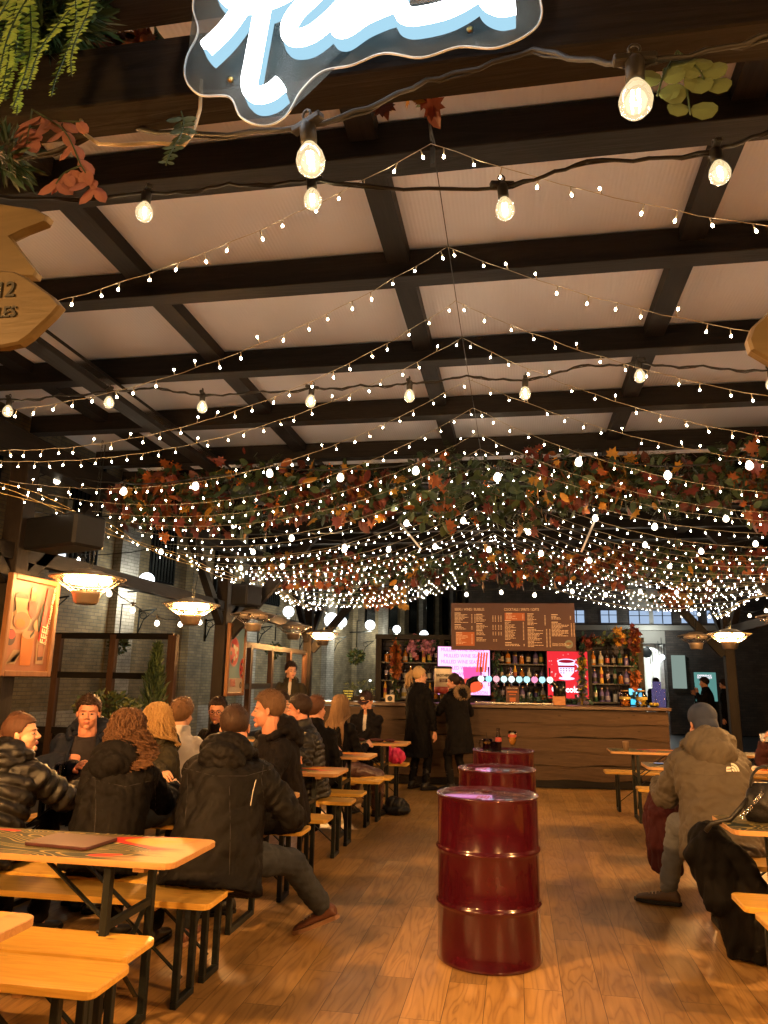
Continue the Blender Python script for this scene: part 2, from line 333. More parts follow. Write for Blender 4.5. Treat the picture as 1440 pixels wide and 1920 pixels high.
# roof sheet: translucent, fluted polycarbonate
def roof_mat():
    m, nt, out = M_('fluted_polycarbonate')
    b = N(nt, 'ShaderNodeBsdfPrincipled'); b.inputs['Base Color'].default_value = (.8,.72,.68,1); b.inputs['Roughness'].default_value = .34
    t = N(nt, 'ShaderNodeBsdfTranslucent'); t.inputs[0].default_value = (.62,.56,.54,1)
    mx = N(nt, 'ShaderNodeMixShader'); mx.inputs[0].default_value = .15; L(nt, b.outputs[0], mx.inputs[1]); L(nt, t.outputs[0], mx.inputs[2]); L(nt, mx.outputs[0], out.inputs[0])
    tc = N(nt, 'ShaderNodeTexCoord'); wv = N(nt, 'ShaderNodeTexWave', wave_type='BANDS', bands_direction='X', i_Scale=16.0, i_Distortion=0.0); L(nt, tc.outputs['Object'], wv.inputs['Vector'])
    bp = N(nt, 'ShaderNodeBump', i_Strength=.25, i_Distance=.004); L(nt, wv.outputs['Fac'], bp.inputs['Height']); L(nt, bp.outputs[0], b.inputs['Normal'])
    ns = N(nt, 'ShaderNodeTexNoise', i_Scale=1.3, i_Detail=5.0); L(nt, tc.outputs['Object'], ns.inputs['Vector'])
    cr = N(nt, 'ShaderNodeMix', data_type='RGBA'); cr.inputs[6].default_value = (.56,.60,.70,1); cr.inputs[7].default_value = (.68,.72,.82,1); L(nt, ns.outputs['Fac'], cr.inputs[0]); L(nt, cr.outputs[2], b.inputs['Base Color'])
    return m
POLY = roof_mat()
def table_print():
    m, nt, out = M_('printed_beer_table_top'); b = N(nt, 'ShaderNodeBsdfPrincipled'); L(nt, b.outputs[0], out.inputs[0]); b.inputs['Roughness'].default_value = .55; b.inputs['Specular IOR Level'].default_value = .15
    tc = N(nt, 'ShaderNodeTexCoord'); mp = N(nt, 'ShaderNodeMapping'); mp.inputs['Scale'].default_value = (1.0, 2.6, 1); L(nt, tc.outputs['Object'], mp.inputs[0])
    wv = N(nt, 'ShaderNodeTexNoise', i_Scale=1.6, i_Detail=1.0, i_Distortion=.6); L(nt, mp.outputs[0], wv.inputs['Vector'])
    mu = N(nt, 'ShaderNodeMath', operation='MULTIPLY'); mu.inputs[1].default_value = 26.0; L(nt, wv.outputs['Fac'], mu.inputs[0])
    fr = N(nt, 'ShaderNodeMath', operation='FRACT'); L(nt, mu.outputs[0], fr.inputs[0])
    r1 = N(nt, 'ShaderNodeValToRGB'); r1.color_ramp.interpolation = 'CONSTANT'
    r1.color_ramp.elements[0].position = 0; r1.color_ramp.elements[0].color = (.015,.022,.016,1); r1.color_ramp.elements[1].position = .72; r1.color_ramp.elements[1].color = (.30,.22,.07,1)
    L(nt, fr.outputs[0], r1.inputs[0])
    n2 = N(nt, 'ShaderNodeTexNoise', i_Scale=1.5, i_Detail=.5); L(nt, mp.outputs[0], n2.inputs['Vector'])
    r2 = N(nt, 'ShaderNodeValToRGB'); r2.color_ramp.interpolation = 'CONSTANT'; e = r2.color_ramp.elements
    e[0].position = 0; e[0].color = (.60,.24,.02,1); e[1].position = .31; e[1].color = (.42,.02,.015,1); q = e.new(.37); q.color = (0,0,0,1); q = e.new(.64); q.color = (.45,.03,.03,1); q = e.new(.70); q.color = (.55,.30,.05,1)
    L(nt, n2.outputs['Fac'], r2.inputs[0])
    gt = N(nt, 'ShaderNodeMath', operation='GREATER_THAN'); gt.inputs[1].default_value = .01
    sp = N(nt, 'ShaderNodeSeparateColor'); L(nt, r2.outputs[0], sp.inputs[0]); L(nt, sp.outputs[0], gt.inputs[0])
    mx = N(nt, 'ShaderNodeMix', data_type='RGBA'); L(nt, gt.outputs[0], mx.inputs[0]); L(nt, r1.outputs[0], mx.inputs[6]); L(nt, r2.outputs[0], mx.inputs[7])
    # worn wood end (x > .45) with streaks
    sx = N(nt, 'ShaderNodeSeparateXYZ'); L(nt, tc.outputs['Object'], sx.inputs[0])
    n3 = N(nt, 'ShaderNodeTexNoise', i_Scale=6.0, i_Detail=4.0); m4 = N(nt, 'ShaderNodeMapping'); m4.inputs['Scale'].default_value = (.6, 3, 1); L(nt, tc.outputs['Object'], m4.inputs[0]); L(nt, m4.outputs[0], n3.inputs['Vector'])
    ad = N(nt, 'ShaderNodeMath', operation='MULTIPLY_ADD'); L(nt, n3.outputs['Fac'], ad.inputs[0]); ad.inputs[1].default_value = .6; L(nt, sx.outputs[0], ad.inputs[2])
    rg = N(nt, 'ShaderNodeMapRange'); rg.inputs[1].default_value = 1.12; rg.inputs[2].default_value = 1.30; L(nt, ad.outputs[0], rg.inputs[0])
    m5 = N(nt, 'ShaderNodeMix', data_type='RGBA'); L(nt, rg.outputs[0], m5.inputs[0]); L(nt, mx.outputs[2], m5.inputs[6]); m5.inputs[7].default_value = (.42,.25,.10,1)
    L(nt, m5.outputs[2], b.inputs['Base Color']); return m
PRINT = table_print()
# ------------------------------------------------------------------ people
def fold_noise(P, freq, seed, n=7):
    rs = np.random.RandomState(seed); o = np.zeros(len(P))
    n = n or 7; W = P+0.25/freq*np.sin(P[:, [1,2,0]]*freq*2.1+rs.rand(3)*6)
    for i in range(n):
        d = rs.randn(3); d /= np.linalg.norm(d); k = freq*(0.7+1.1*rs.rand())
        o += np.abs(np.sin((W@d)*k*2+rs.rand()*6.28))
    o = o/n; return (o-o.mean())*2
def remesh(V, F, voxel, smooth=3):
    me = bpy.data.meshes.new('tmp'); me.from_pydata([tuple(x) for x in V], [], F); me.update()
    o = bpy.data.objects.new('tmp', me); COL.objects.link(o)
    md = o.modifiers.new('r', 'REMESH'); md.mode = 'VOXEL'; md.voxel_size = voxel
    if smooth: ms = o.modifiers.new('s', 'SMOOTH'); ms.iterations = smooth; ms.factor = .6
    dg = bpy.context.evaluated_depsgraph_get(); ev = o.evaluated_get(dg); m2 = ev.to_mesh()
    n = len(m2.vertices); A = np.empty(n*3, np.float32); m2.vertices.foreach_get('co', A)
    Nn = np.empty(n*3, np.float32); m2.vertices.foreach_get('normal', Nn)
    Fq = [tuple(p.vertices) for p in m2.polygons]
    ev.to_mesh_clear(); bpy.data.objects.remove(o); bpy.data.meshes.remove(me)
    return A.reshape(-1,3).astype(float), Fq, Nn.reshape(-1,3).astype(float)
def cap(mb, a, ra, b, rb, n=5, seg=12):
    # tapered limb with rounded ends
    a = np.array(a, float); b = np.array(b, float); d = b-a; Ln = np.linalg.norm(d)+1e-9; d /= Ln
    pts = []; rr = []
    for k in range(4): t = PI/2*(1-k/3.); pts.append(a-d*ra*math.sin(t)); rr.append(max(ra*math.cos(t), ra*.05))
    for k in range(1, n): t = k/n; pts.append(a+d*Ln*t); rr.append(ra+(rb-ra)*t)
    for k in range(4): t = PI/2*(k/3.); pts.append(b+d*rb*math.sin(t)); rr.append(max(rb*math.cos(t), rb*.05))
    mb.tube(pts, rr, seg)
def loft(mb, rings, seg=20):
    # rings: (centre, xvec, yvec)
    V = []
    for c, x, y in rings:
        c = np.array(c, float); x = np.array(x, float); y = np.array(y, float)
        for k in range(seg): t = 2*PI*k/seg; V.append(c+x*math.cos(t)+y*math.sin(t))
    F = []
    for i in range(len(rings)-1):
        for k in range(seg): k2 = (k+1) % seg; F.append((i*seg+k, i*seg+k2, (i+1)*seg+k2, (i+1)*seg+k))
    F.append(tuple(range(seg-1,-1,-1))); F.append(tuple((len(rings)-1)*seg+k for k in range(seg)))
    mb.add(V, F, 0, True)
def ik(a, tgt, l1, l2, pole):
    a = np.array(a, float); t = np.array(tgt, float); d = t-a; D = np.linalg.norm(d); D2 = min(D, (l1+l2)*.995); d /= D
    p = np.array(pole, float)-a; p = p-d*(p@d); p /= (np.linalg.norm(p)+1e-9)
    x = (l1*l1-l2*l2+D2*D2)/(2*D2); h = math.sqrt(max(l1*l1-x*x, 0)); return a+d*x+p*h, a+d*D2
def rotm(yaw=0, pitch=0, roll=0):
    return np.array((Matrix.Rotation(yaw, 3, 'Z') @ Matrix.Rotation(pitch, 3, 'X') @ Matrix.Rotation(roll, 3, 'Y')))
SKINS = {}
def skin_mat(c):
    if c not in SKINS:
        m = mat('skin_%d' % len(SKINS), c, rough=.5, var=.12, scale=30); b = [n for n in m.node_tree.nodes if n.type == 'BSDF_PRINCIPLED'][0]
        b.inputs['Subsurface Weight'].default_value = .0; SKINS[c] = m
    return SKINS[c]
LIPM = mat('lips', (.42,.13,.10), rough=.4, var=.1)
EYEW = mat('eye_white', (.30,.27,.25), rough=.2, var=.02); IRIS = mat('iris', (.02,.014,.01), rough=.1, var=.1)
def cloth(name, c, puffer=False, rough=.75, bump=.25, spec=.3, sheen=0.0, bscale=300): 
    return mat(name, c, rough=.42 if puffer else rough, var=.18, scale=5, bump=bump, bscale=bscale, spec=.40 if puffer else (.12 if max(c) < .03 else .2), sheen=sheen)
def hairmat(name, c, c2=None): return mat(name, c, rough=.55, spec=.25, col2=(c2 or tuple(x*.45 for x in c)), scale=22, bump=.4, bscale=140, stretch=(3,3,.35))
def build_parts_hand(mb, wrist, dirv, palmn, side, curl=.5, s=1.0):
    # wrist position, direction of the hand, palm normal; side=+1 thumb towards +cross
    d = np.array(dirv, float); d /= np.linalg.norm(d); n = np.array(palmn, float); n = n-d*(n@d); n /= np.linalg.norm(n); x = np.cross(d, n)*side
    w = np.array(wrist, float); pc = w+d*.045*s
    rot = np.stack([x, n, d], 1); mb.ell(pc, (.040*s, .016*s, .050*s), rot, 3)
    Ls = (.070,.078,.073,.058); xs = (.028,.010,-.009,-.027)
    for Lf, xo in zip(Ls, xs):
        p = w+d*.085*s+x*xo*s; dd = d.copy(); P = [p-d*.02]; rr = [.0092*s]
        for k in range(4):
            P.append(p.copy()); rr.append((.0092-.0011*k)*s); ang = curl*.55; dd = dd*math.cos(ang)+n*math.sin(ang); dd /= np.linalg.norm(dd); p = p+dd*Lf*s/3.2
        mb.tube(P, rr, 7)
    t0 = w+d*.03*s+x*.03*s; td = d*.7+x*.7; td /= np.linalg.norm(td); t1 = t0+td*.035*s; t2 = t1+(d*.9+n*.4*curl)*.032*s
    mb.tube([t0, t1, t2, t2+d*.008], [.013*s,.0115*s,.010*s,.006*s], 7)
def person(label, x, y, rot, seat=.47, stand=False, s=1.0, g=1.0, lean=8, head=(0,0,0), hands=None, feet=None, elbows=None, knees=None,
           skin=(.55,.27,.18), hair=None, jacket=None, trousers=None, shoes=None, shirt=None, hood=None, vox=.010, hvox=.005, seedn=1, pants_g=1.0, floor_z=0.0, hem=-.09, flare=1.0, glasses=False, category='person', curl=.6, hat=None, beltdrop=0, back_only=False, group=None):
    root = thing('person', label, category, (x, y, 0), rot, group)
    X = np.array([1.0,0,0])
    ph = (seat+.10*s) if not stand else .93*s
    P0 = np.array([0,0,ph]); sd = np.array([0, math.sin(R(lean)), math.cos(R(lean))]); fw = np.array([0, math.cos(R(lean)), -math.sin(R(lean))])
    if not stand: fw0 = fw
    def sp(t, off=0.0): return P0+sd*t*s+fw*off*s
    NB = sp(.52); Hc = NB+np.array([0, .02+.05*math.sin(R(lean)), .143])*s
    hr = rotm(R(head[0]), R(head[1]), R(head[2]))
    sh = [sp(.425)+X*sx*.155*s*(.7+.3*g) for sx in (-1, 1)]
    hands = hands or [(-.2,.32,ph+.22),(.2,.32,ph+.22)]
    elbows = elbows or [(-.36,-.1,ph-.3),(.36,-.1,ph-.3)]
    arms = []
    for k in (0, 1):
        e, w = ik(sh[k], hands[k], .29*s, .26*s, elbows[k]); arms.append((sh[k], e, w))
    legs = []
    hipw = .10*s
    for k, sx in enumerate((-1, 1)):
        hip = P0+X*sx*hipw
        if feet is None: ft = (sx*.13, .42 if not stand else .02, .09)
        else: ft = feet[k]
        kn = (knees[k] if knees else (sx*.2, 2.0, ph+.6 if not stand else .5))
        kk, an = ik(hip, ft, .43*s, .43*s, kn); legs.append((hip, kk, an))
    # ---- skin body
    mb = MB()
    tr = [(-.06,.15,.10),(.05,.15,.10),(.18,.135,.09),(.32,.155,.10),(.43,.165,.085),(.49,.09,.06)]
    loft(mb, [(sp(t), X*w*s*g*.92, fw*d*s*g*.92) for t, w, d in tr])
    for a, e, w in arms: cap(mb, a, .048*s, e, .038*s); cap(mb, e, .038*s, w, .026*s)
    for h, k_, a in legs: cap(mb, h, .075*s, k_, .05*s); cap(mb, k_, .05*s, a, .035*s)
    cap(mb, NB-sd*.05, .058*s*g**.5, Hc+hr@np.array([0,-.015,-.06])*s, .054*s*g**.4)
    V, F, _ = remesh(*mb.arrays(), voxel=.014, smooth=2)
    body = MB(); body.add(V, F, 0, True)
    # ---- head with face
    hb = MB()
    def hp(p): return Hc+hr@(np.array(p, float)*s)
    def he(c, r, sub=4, rr=None): hb.ell(hp(c), np.array(r)*s, hr if rr is None else hr@rr, sub)
    jw = g**.35
    he((0,-.014,.028), (.074,.094,.086)); he((0,.028,-.035), (.058*jw,.060,.076)); he((0,.030,-.072), (.047*jw,.046,.036))
    he((0,.066,.022), (.046,.020,.011), 3)
    for sx in (-1, 1):
        he((sx*.034*jw,.054,-.034), (.024*jw,.030,.026), 3); he((sx*.076,-.004,-.008), (.008,.018,.031), 3, rotm(sx*.35)); he((sx*.011,.093,-.033), (.009,.010,.008), 3)
    hb.tube([hp((0,.078,.012)), hp((0,.090,-.008)), hp((0,.104,-.028)), hp((0,.100,-.037))], [.008*s,.0095*s,.0125*s,.008*s], 8)
    he((0,.086,-.0565), (.021,.011,.0055), 3); he((0,.084,-.067), (.018,.012,.0065), 3); he((0,.074,-.096), (.021,.018,.016), 3)
    cap(hb, hp((0,-.02,-.05)), .054*s*g**.4, NB+np.array([0,0,.0]), .058*s*g**.5)
    V, F, _ = remesh(*hb.arrays(), voxel=hvox, smooth=2)
    lc = (V-Hc)@hr/s
    lip = (np.abs(lc[:,0]) < .024*(1-np.clip(np.abs(lc[:,2]+.061)/.02, 0, 1)*.5)) & (np.abs(lc[:,2]+.0615) < .0105) & (lc[:,1] > .078)
    k0 = body.n; body.add(V, F, 0, True)
    for i in range(len(F)):
        if all(lip[j] for j in F[i]): body.m[len(body.f)-len(F)+i] = 1
    for k, (a, e, w) in enumerate(arms):
        d = w-e; d = d/np.linalg.norm(d); sx = -1 if k == 0 else 1
        pn = np.array([-sx*.8, .0, -.6]); build_parts_hand(body, w+d*.012, d, pn, 1 if k == 0 else -1, curl, s)
    body.build('body', [skin_mat(skin), LIPM], root)
    if not back_only:
        for sx in (-1, 1):
            ew = MB(); ew.ell(hp((sx*.030,.0715,-.004)), (.0125*s,.0130*s,.0062*s), hr, 3, 0)
            ew.ell(hp((sx*.030,.0815,-.004)), (.0062*s,.005*s,.0062*s), hr, 2, 1)
            ew.build('eye', [EYEW, IRIS], root)
        hc = hair['mat'] if hair else INK
        for sx in (-1, 1):
            eb = MB(); eb.tube([hp((sx*.014,.086,.016)), hp((sx*.030,.0865,.0215)), hp((sx*.048,.074,.017))], [.003*s,.0038*s,.002*s], 6, flat=.6); eb.build('eyebrow', hc, root)
    if glasses:
        gl = MB()
        for sx in (-1, 1):
            gl.tube([hp((sx*.032+.023*math.cos(a), .097-.006*abs(math.cos(a)), -.004+.019*math.sin(a))) for a in np.linspace(0, 2*PI, 13)[:-1]], .0022*s, 6, closed=True)
            gl.tube([hp((sx*.055,.093,0)), hp((sx*.078,.0,.0))], .002*s, 6)
        gl.tube([hp((-.009,.098,-.002)), hp((.009,.098,-.002))], .002*s, 6)
        gl.build('glasses', BLACKP, root)
    # ---- hair
    if hair: make_hair(root, hair, hp, hr, Hc, s, NB, sp, fw, seedn, g)
    # ---- trousers
    if trousers is not None:
        tb = MB(); pg = pants_g
        tb.ell(P0+np.array([0,0,-.01]), (.172*s*pg, .125*s*pg, .11*s), None, 3)
        for h, k_, a in legs: cap(tb, h, .088*s*pg, k_, .066*s*pg, seg=14); cap(tb, k_, .066*s*pg, a+(k_-a)/np.linalg.norm(k_-a)*.04, .056*s*pg, seg=14)
        V, F, Nn = remesh(*tb.arrays(), voxel=vox, smooth=3)
        V = V+Nn*(fold_noise(V, 9, seedn+50, 4)*.008+fold_noise(V*np.array([.7,.7,1.6]), 20, seedn+51, 3)*.005)[:, None]
        MB().add(V, F, 0, True).build('trousers', trousers, root)
    if shoes is not None:
        for k, (h, k_, a) in enumerate(legs):
            fd = shoes.get('dir', [None, None])[k]
            if fd is None:
                fd = np.array([0,1.0,0]) if not stand else np.array([(-.25, .25)[k],1.0,0])
            fd = np.array(fd, float); fd /= np.linalg.norm(fd); a2 = np.array([a[0], a[1], a[2]])
            up = np.array([0,0,1.0]); up = up-fd*(up@fd); up /= np.linalg.norm(up); sx_ = np.cross(fd, up); o_ = a2-up*.085*s
            sb = MB(); zz = [(-.075,.030,.055,.055),(-.055,.038,.085,.06),(-.01,.040,.09,.06),(.05,.042,.065,.06),(.11,.048,.05,.06),(.16,.046,.04,.05),(.195,.030,.03,.04),(.21,.012,.018,.02)]
            rings = [(o_+fd*t*s+up*(hh/2+.012)*s, sx_*w*s, up*hh/2*s) for t, w, hh, q in zz]; loft(sb, rings, 14)
            if shoes.get('boot'): cap(sb, a2-up*.03, .05*s, a2+(k_-a2)/np.linalg.norm(k_-a2)*.2, .06*s)
            V, F, Nn = remesh(*sb.arrays(), voxel=.008, smooth=2)
            so = MB().add(V, F, 0, True).build('shoe', shoes['mat'], root)
            sl = MB(); pl = [(-.085,.0),(-.07,.035),(0,.040),(.09,.050),(.16,.048),(.205,.028),(.222,0)]
            poly = [(t, w) for t, w in pl]+[(t, -w) for t, w in pl[::-1][1:-1]]
            T = (np.stack([fd, sx_, up], 1), o_); sl.prism([(p[0]*s, p[1]*s) for p in poly[::-1]], 0, .022*s, T=T, ch=.003); sl.build('sole', shoes.get('sole', BLACKP), so)
            if shoes.get('lace'):
                lb = MB()
                for q in range(5):
                    t = .03+q*.022; lb.tube([o_+fd*t*s+sx_*.03*s+up*.06*s, o_+fd*(t+.004)*s+up*(.088-q*.006)*s, o_+fd*t*s-sx_*.03*s+up*.06*s], .0035*s, 5)
                lb.build('laces', shoes['lace'], so)
    # ---- shirt showing at the neck
    if shirt is not None:
        tb = MB(); rings = [(sp(t, .0), X*w*s*g, fw*d*s*g) for t, w, d in [(-.02,.16,.118),(.15,.155,.115),(.32,.17,.118),(.42,.165,.105),(.475,.10,.080),(.505,.070,.068)]]
        loft(tb, rings, 24); V, F, Nn = remesh(*tb.arrays(), voxel=.012, smooth=2); MB().add(V, F, 0, True).build('shirt', shirt, root)
    # ---- jacket
    if jacket is not None:
        th = jacket.get('thick', .02); puff = jacket.get('puff', 0); opn = jacket.get('open', 0.0); jb = MB()
        prof = [(hem,.172*flare,.140*flare),(hem+.06,.174*(1+flare)/2,.140),(.10,.160,.130),(.22,.158,.128),(.34,.168,.128),(.40,.166,.118),(.445,.140,.10),(.48,.098,.085),(.515,.070,.070)]
        bd = jacket.get('bulk', 1.0)
        rings = []
        for t, w, d in prof: rings.append((sp(t, -.01), X*(w*g*bd+th)*s, fw*(d*g*bd+th*.7)*s))
        if stand and hem < -.3:
            rings = [(P0+sd*t*s*1.0+fw*(-.01)*s, X*(w*g*bd+th)*s, fw*(d*g*bd+th*.7)*s) for t, w, d in prof]
        loft(jb, rings, 26)
        for k, (a, e, w) in enumerate(arms):
            dr = (w-e)/np.linalg.norm(w-e); cap(jb, a, (.054*g**.5+th*.7)*s, e, (.046*g**.5+th*.7)*s, seg=16); cap(jb, e, (.046*g**.5+th*.7)*s, w-dr*.03, (.034+th*.6)*s, seg=16)
        ck = jacket.get('collar', 'stand')
        if ck == 'stand': loft(jb, [(sp(.48, .0), X*.094*s*g**.5, fw*.092*s*g**.5), (sp(.53,-.005), X*.088*s*g**.5, fw*.088*s*g**.5), (sp(.57,-.01), X*.084*s*g**.5, fw*.086*s*g**.5)], 20)
        vx = jacket.get('vox', vox)
        V, F, Nn = remesh(*jb.arrays(), voxel=vx, smooth=4)
        # bone coordinate for quilting and folds
        bones = [(sp(-.2), sp(.47), 0.0)]+[(a, e, 0.0) for a, e, w in arms]+[(e, w, .29*s) for a, e, w in arms]
        best = np.full(len(V), 9.0); tt = np.zeros(len(V)); rad = [.19*g*s,.085*s,.085*s,.07*s,.07*s]; arm = np.zeros(len(V), bool)
        for bi, (a, b_, o0) in enumerate(bones):
            d = b_-a; Ld = np.linalg.norm(d); t = np.clip((V-a)@d/Ld, 0, Ld); q = a+t[:,None]*d/Ld; dist = np.linalg.norm(V-q, axis=1)/rad[bi]
            k = dist < best; best[k] = dist[k]; tt[k] = t[k]+o0; arm[k] = bi > 0
        fa = jacket.get('folds', .014)
        disp = fold_noise(V*np.array([1.25,1.25,.75]), jacket.get('ff', 7), seedn, 4)*fa*.8+fold_noise(V*np.array([1.2,1.2,.8]), 16, seedn+90, 3)*fa*.42+fold_noise(V, 36, seedn+91, 3)*fa*.14
        # elbow / waist creases: ripples across the bone
        disp += np.sin(tt*80+fold_noise(V, 6, seedn+9)*9)*jacket.get('crease', .003)*np.where(arm, 1.0, .15)
        if puff > 0:
            pt = jacket.get('pitch', .055)*s; pp = .65
            disp += puff*(np.abs(np.sin(PI*(tt+.012*fold_noise(V, 6, seedn+3))/pt))**.55-.6)
            disp += fold_noise(V, 30, seedn+4)*.004
        V = V+Nn*disp[:, None]
        if opn > 0:   # jacket worn open: cut a V down the front
            lc = V-sp(0); xx = lc@X; yy = lc@fw; zz = lc@sd
            wid = np.interp(zz/s, [-.1, .1, .3, .45, .55, .7], [opn*.35, opn*.5, opn*.8, opn*1.0, opn*1.0, opn*1.0])
            cut = (yy > .02) & (np.abs(xx) < wid*s) & ~arm
            F = [f for f in F if not all(cut[i] for i in f)]
        jm = MB().add(V, F, 0, True).build('jacket', jacket['mat'], root)
        if opn > 0: sm_ = jm.modifiers.new('thickness', 'SOLIDIFY'); sm_.thickness = .012; sm_.offset = -1
        if jacket.get('zip'):
            zb = MB()
            for (ax, az0, az1) in jacket['zip']:
                pts = []
                for q in np.linspace(0, 1, 8):
                    c = sp(az0+(az1-az0)*q); i = np.argmin(np.linalg.norm((V-(c+X*ax*s-fw*.25*s))[:, [0,2]], axis=1)+(V@fw > (c@fw))*1.0); pts.append(V[i]-fw*.006)
                zb.tube(pts, .004, 6)
            zb.build('zip', jacket.get('zipmat', CHROME), jm)
    if hood is not None:
        hm = hood['mat']; hbm = MB()
        if hood.get('kind', 'down') == 'down':
            hw = hood.get('size', 1.0)
            hbm.ell(sp(.51,-.10), (.135*s*hw,.075*s*hw,.095*s*hw), rotm(0, R(lean-20)), 4)
            hbm.ell(sp(.455,-.135), (.115*s*hw,.065*s*hw,.085*s*hw), rotm(0, R(lean-10)), 4)
            pts = [sp(.515, .0)+X*(.125*s*hw)*math.cos(a)*.95+fw*(.115*s*hw)*math.sin(a)+sd*(.02*math.sin(a)+ .02) for a in np.linspace(-PI*.08+PI, 2*PI+PI*.08, 12)]
            pts = [sp(.53,-.02)+X*(.118*s*hw)*math.cos(a)+fw*(.118*s*hw)*math.sin(a)-sd*.05*max(0, math.sin(a)) for a in np.linspace(-PI*1.25, PI*.25, 14)]
            hbm.tube(pts, [.028*s*hw if 2 < i < 11 else .022*s*hw for i in range(14)], 10)
        V, F, Nn = remesh(*hbm.arrays(), voxel=.008, smooth=3)
        V = V+Nn*(fold_noise(V, 12, seedn+21, 4)*.013+(fold_noise(V, 30, seedn+22, 3)*.005))[:, None]
        if hood.get('puff'): V = V+Nn*((np.abs(np.sin(V[:,2]*60))**.6-.6)*.012)[:, None]
        ho = MB().add(V, F, 0, True).build('hood', hm, root)
        if hood.get('fur'):
            fb = MB(); rr = np.random.RandomState(seedn)
            for q in range(900):
                a = rr.uniform(PI*.95, PI*2.25) if rr.rand() < .5 else rr.uniform(-PI*.25, PI*1.25)
                c = sp(.50, -.11)+X*.15*s*math.cos(a)+fw*(-.05)*s+sd*.09*s*math.sin(a)
                d = rr.randn(3); d /= np.linalg.norm(d); fb.tube([c, c+d*.025, c+d*.042+np.array([0,0,-.012])], [.004,.003,.0008], 4)
            fb.build('fur_trim', hood['fur'], ho)
    if hat is not None:
        kb = MB()
        if hat['kind'] == 'cap':
            kb.ell(hp((0,-.016,.052)), np.array((.084,.104,.080))*s, hr, 4); V, F = kb.arrays(); lc = (V-Hc)@hr/s
            low = lc[:,2] < .040; lc[low,2] = .040; V = Hc+(lc*s)@hr.T; o = MB().add(V, F, 0, True)
            br = MB(); n = 12; pts = []
            for k in range(n+1): a = PI*k/n; pts.append((.078*math.cos(a), .06+.085*math.sin(a)**.8))
            V2 = [hp((px, py, .047-.012*(px/.08)**2-.20*(py-.06))) for px, py in pts]; V3 = [v-(hr@np.array([0,0,.006]))*s for v in V2]
            F2 = [tuple(range(n, -1, -1)), tuple(range(n+1, 2*n+2))]+[(k, k+1, n+2+k, n+1+k) for k in range(n)]+[(n, 0, n+1, 2*n+1)]
            o2 = o.build('cap', hat['mat'], root); br.add(V2+V3, F2, 0, False).build('cap_peak', hat['mat'], o2)
            t_ = txt('CK', .042*s, CREAM, o2, tuple(hp((0.0,.084,.078))), (0,0,0), 'cap_emblem', .003, bold=.001)
            t_.rotation_euler = (Matrix(hr.tolist()) @ Matrix.Rotation(PI, 3, 'Z') @ Matrix.Rotation(PI/2-.35, 3, 'X')).to_euler()
        else:
            kb.ell(hp((0,-.018,.045)), np.array((.088,.108,.092))*s, hr, 4); kb.ell(hp((0,-.05,-.02)), np.array((.080,.075,.080))*s, hr, 4)
            V, F, Nn = remesh(*kb.arrays(), voxel=.007, smooth=3); V = V+Nn*(fold_noise(V, 12, seedn+31)*.006)[:,None]
            MB().add(V, F, 0, True).build('hat', hat['mat'], root)
    root['_h'] = 0
    del root['_h']
    return root, dict(arms=arms, sp=sp, Hc=Hc, hp=hp, X=X, fw=fw, sd=sd)
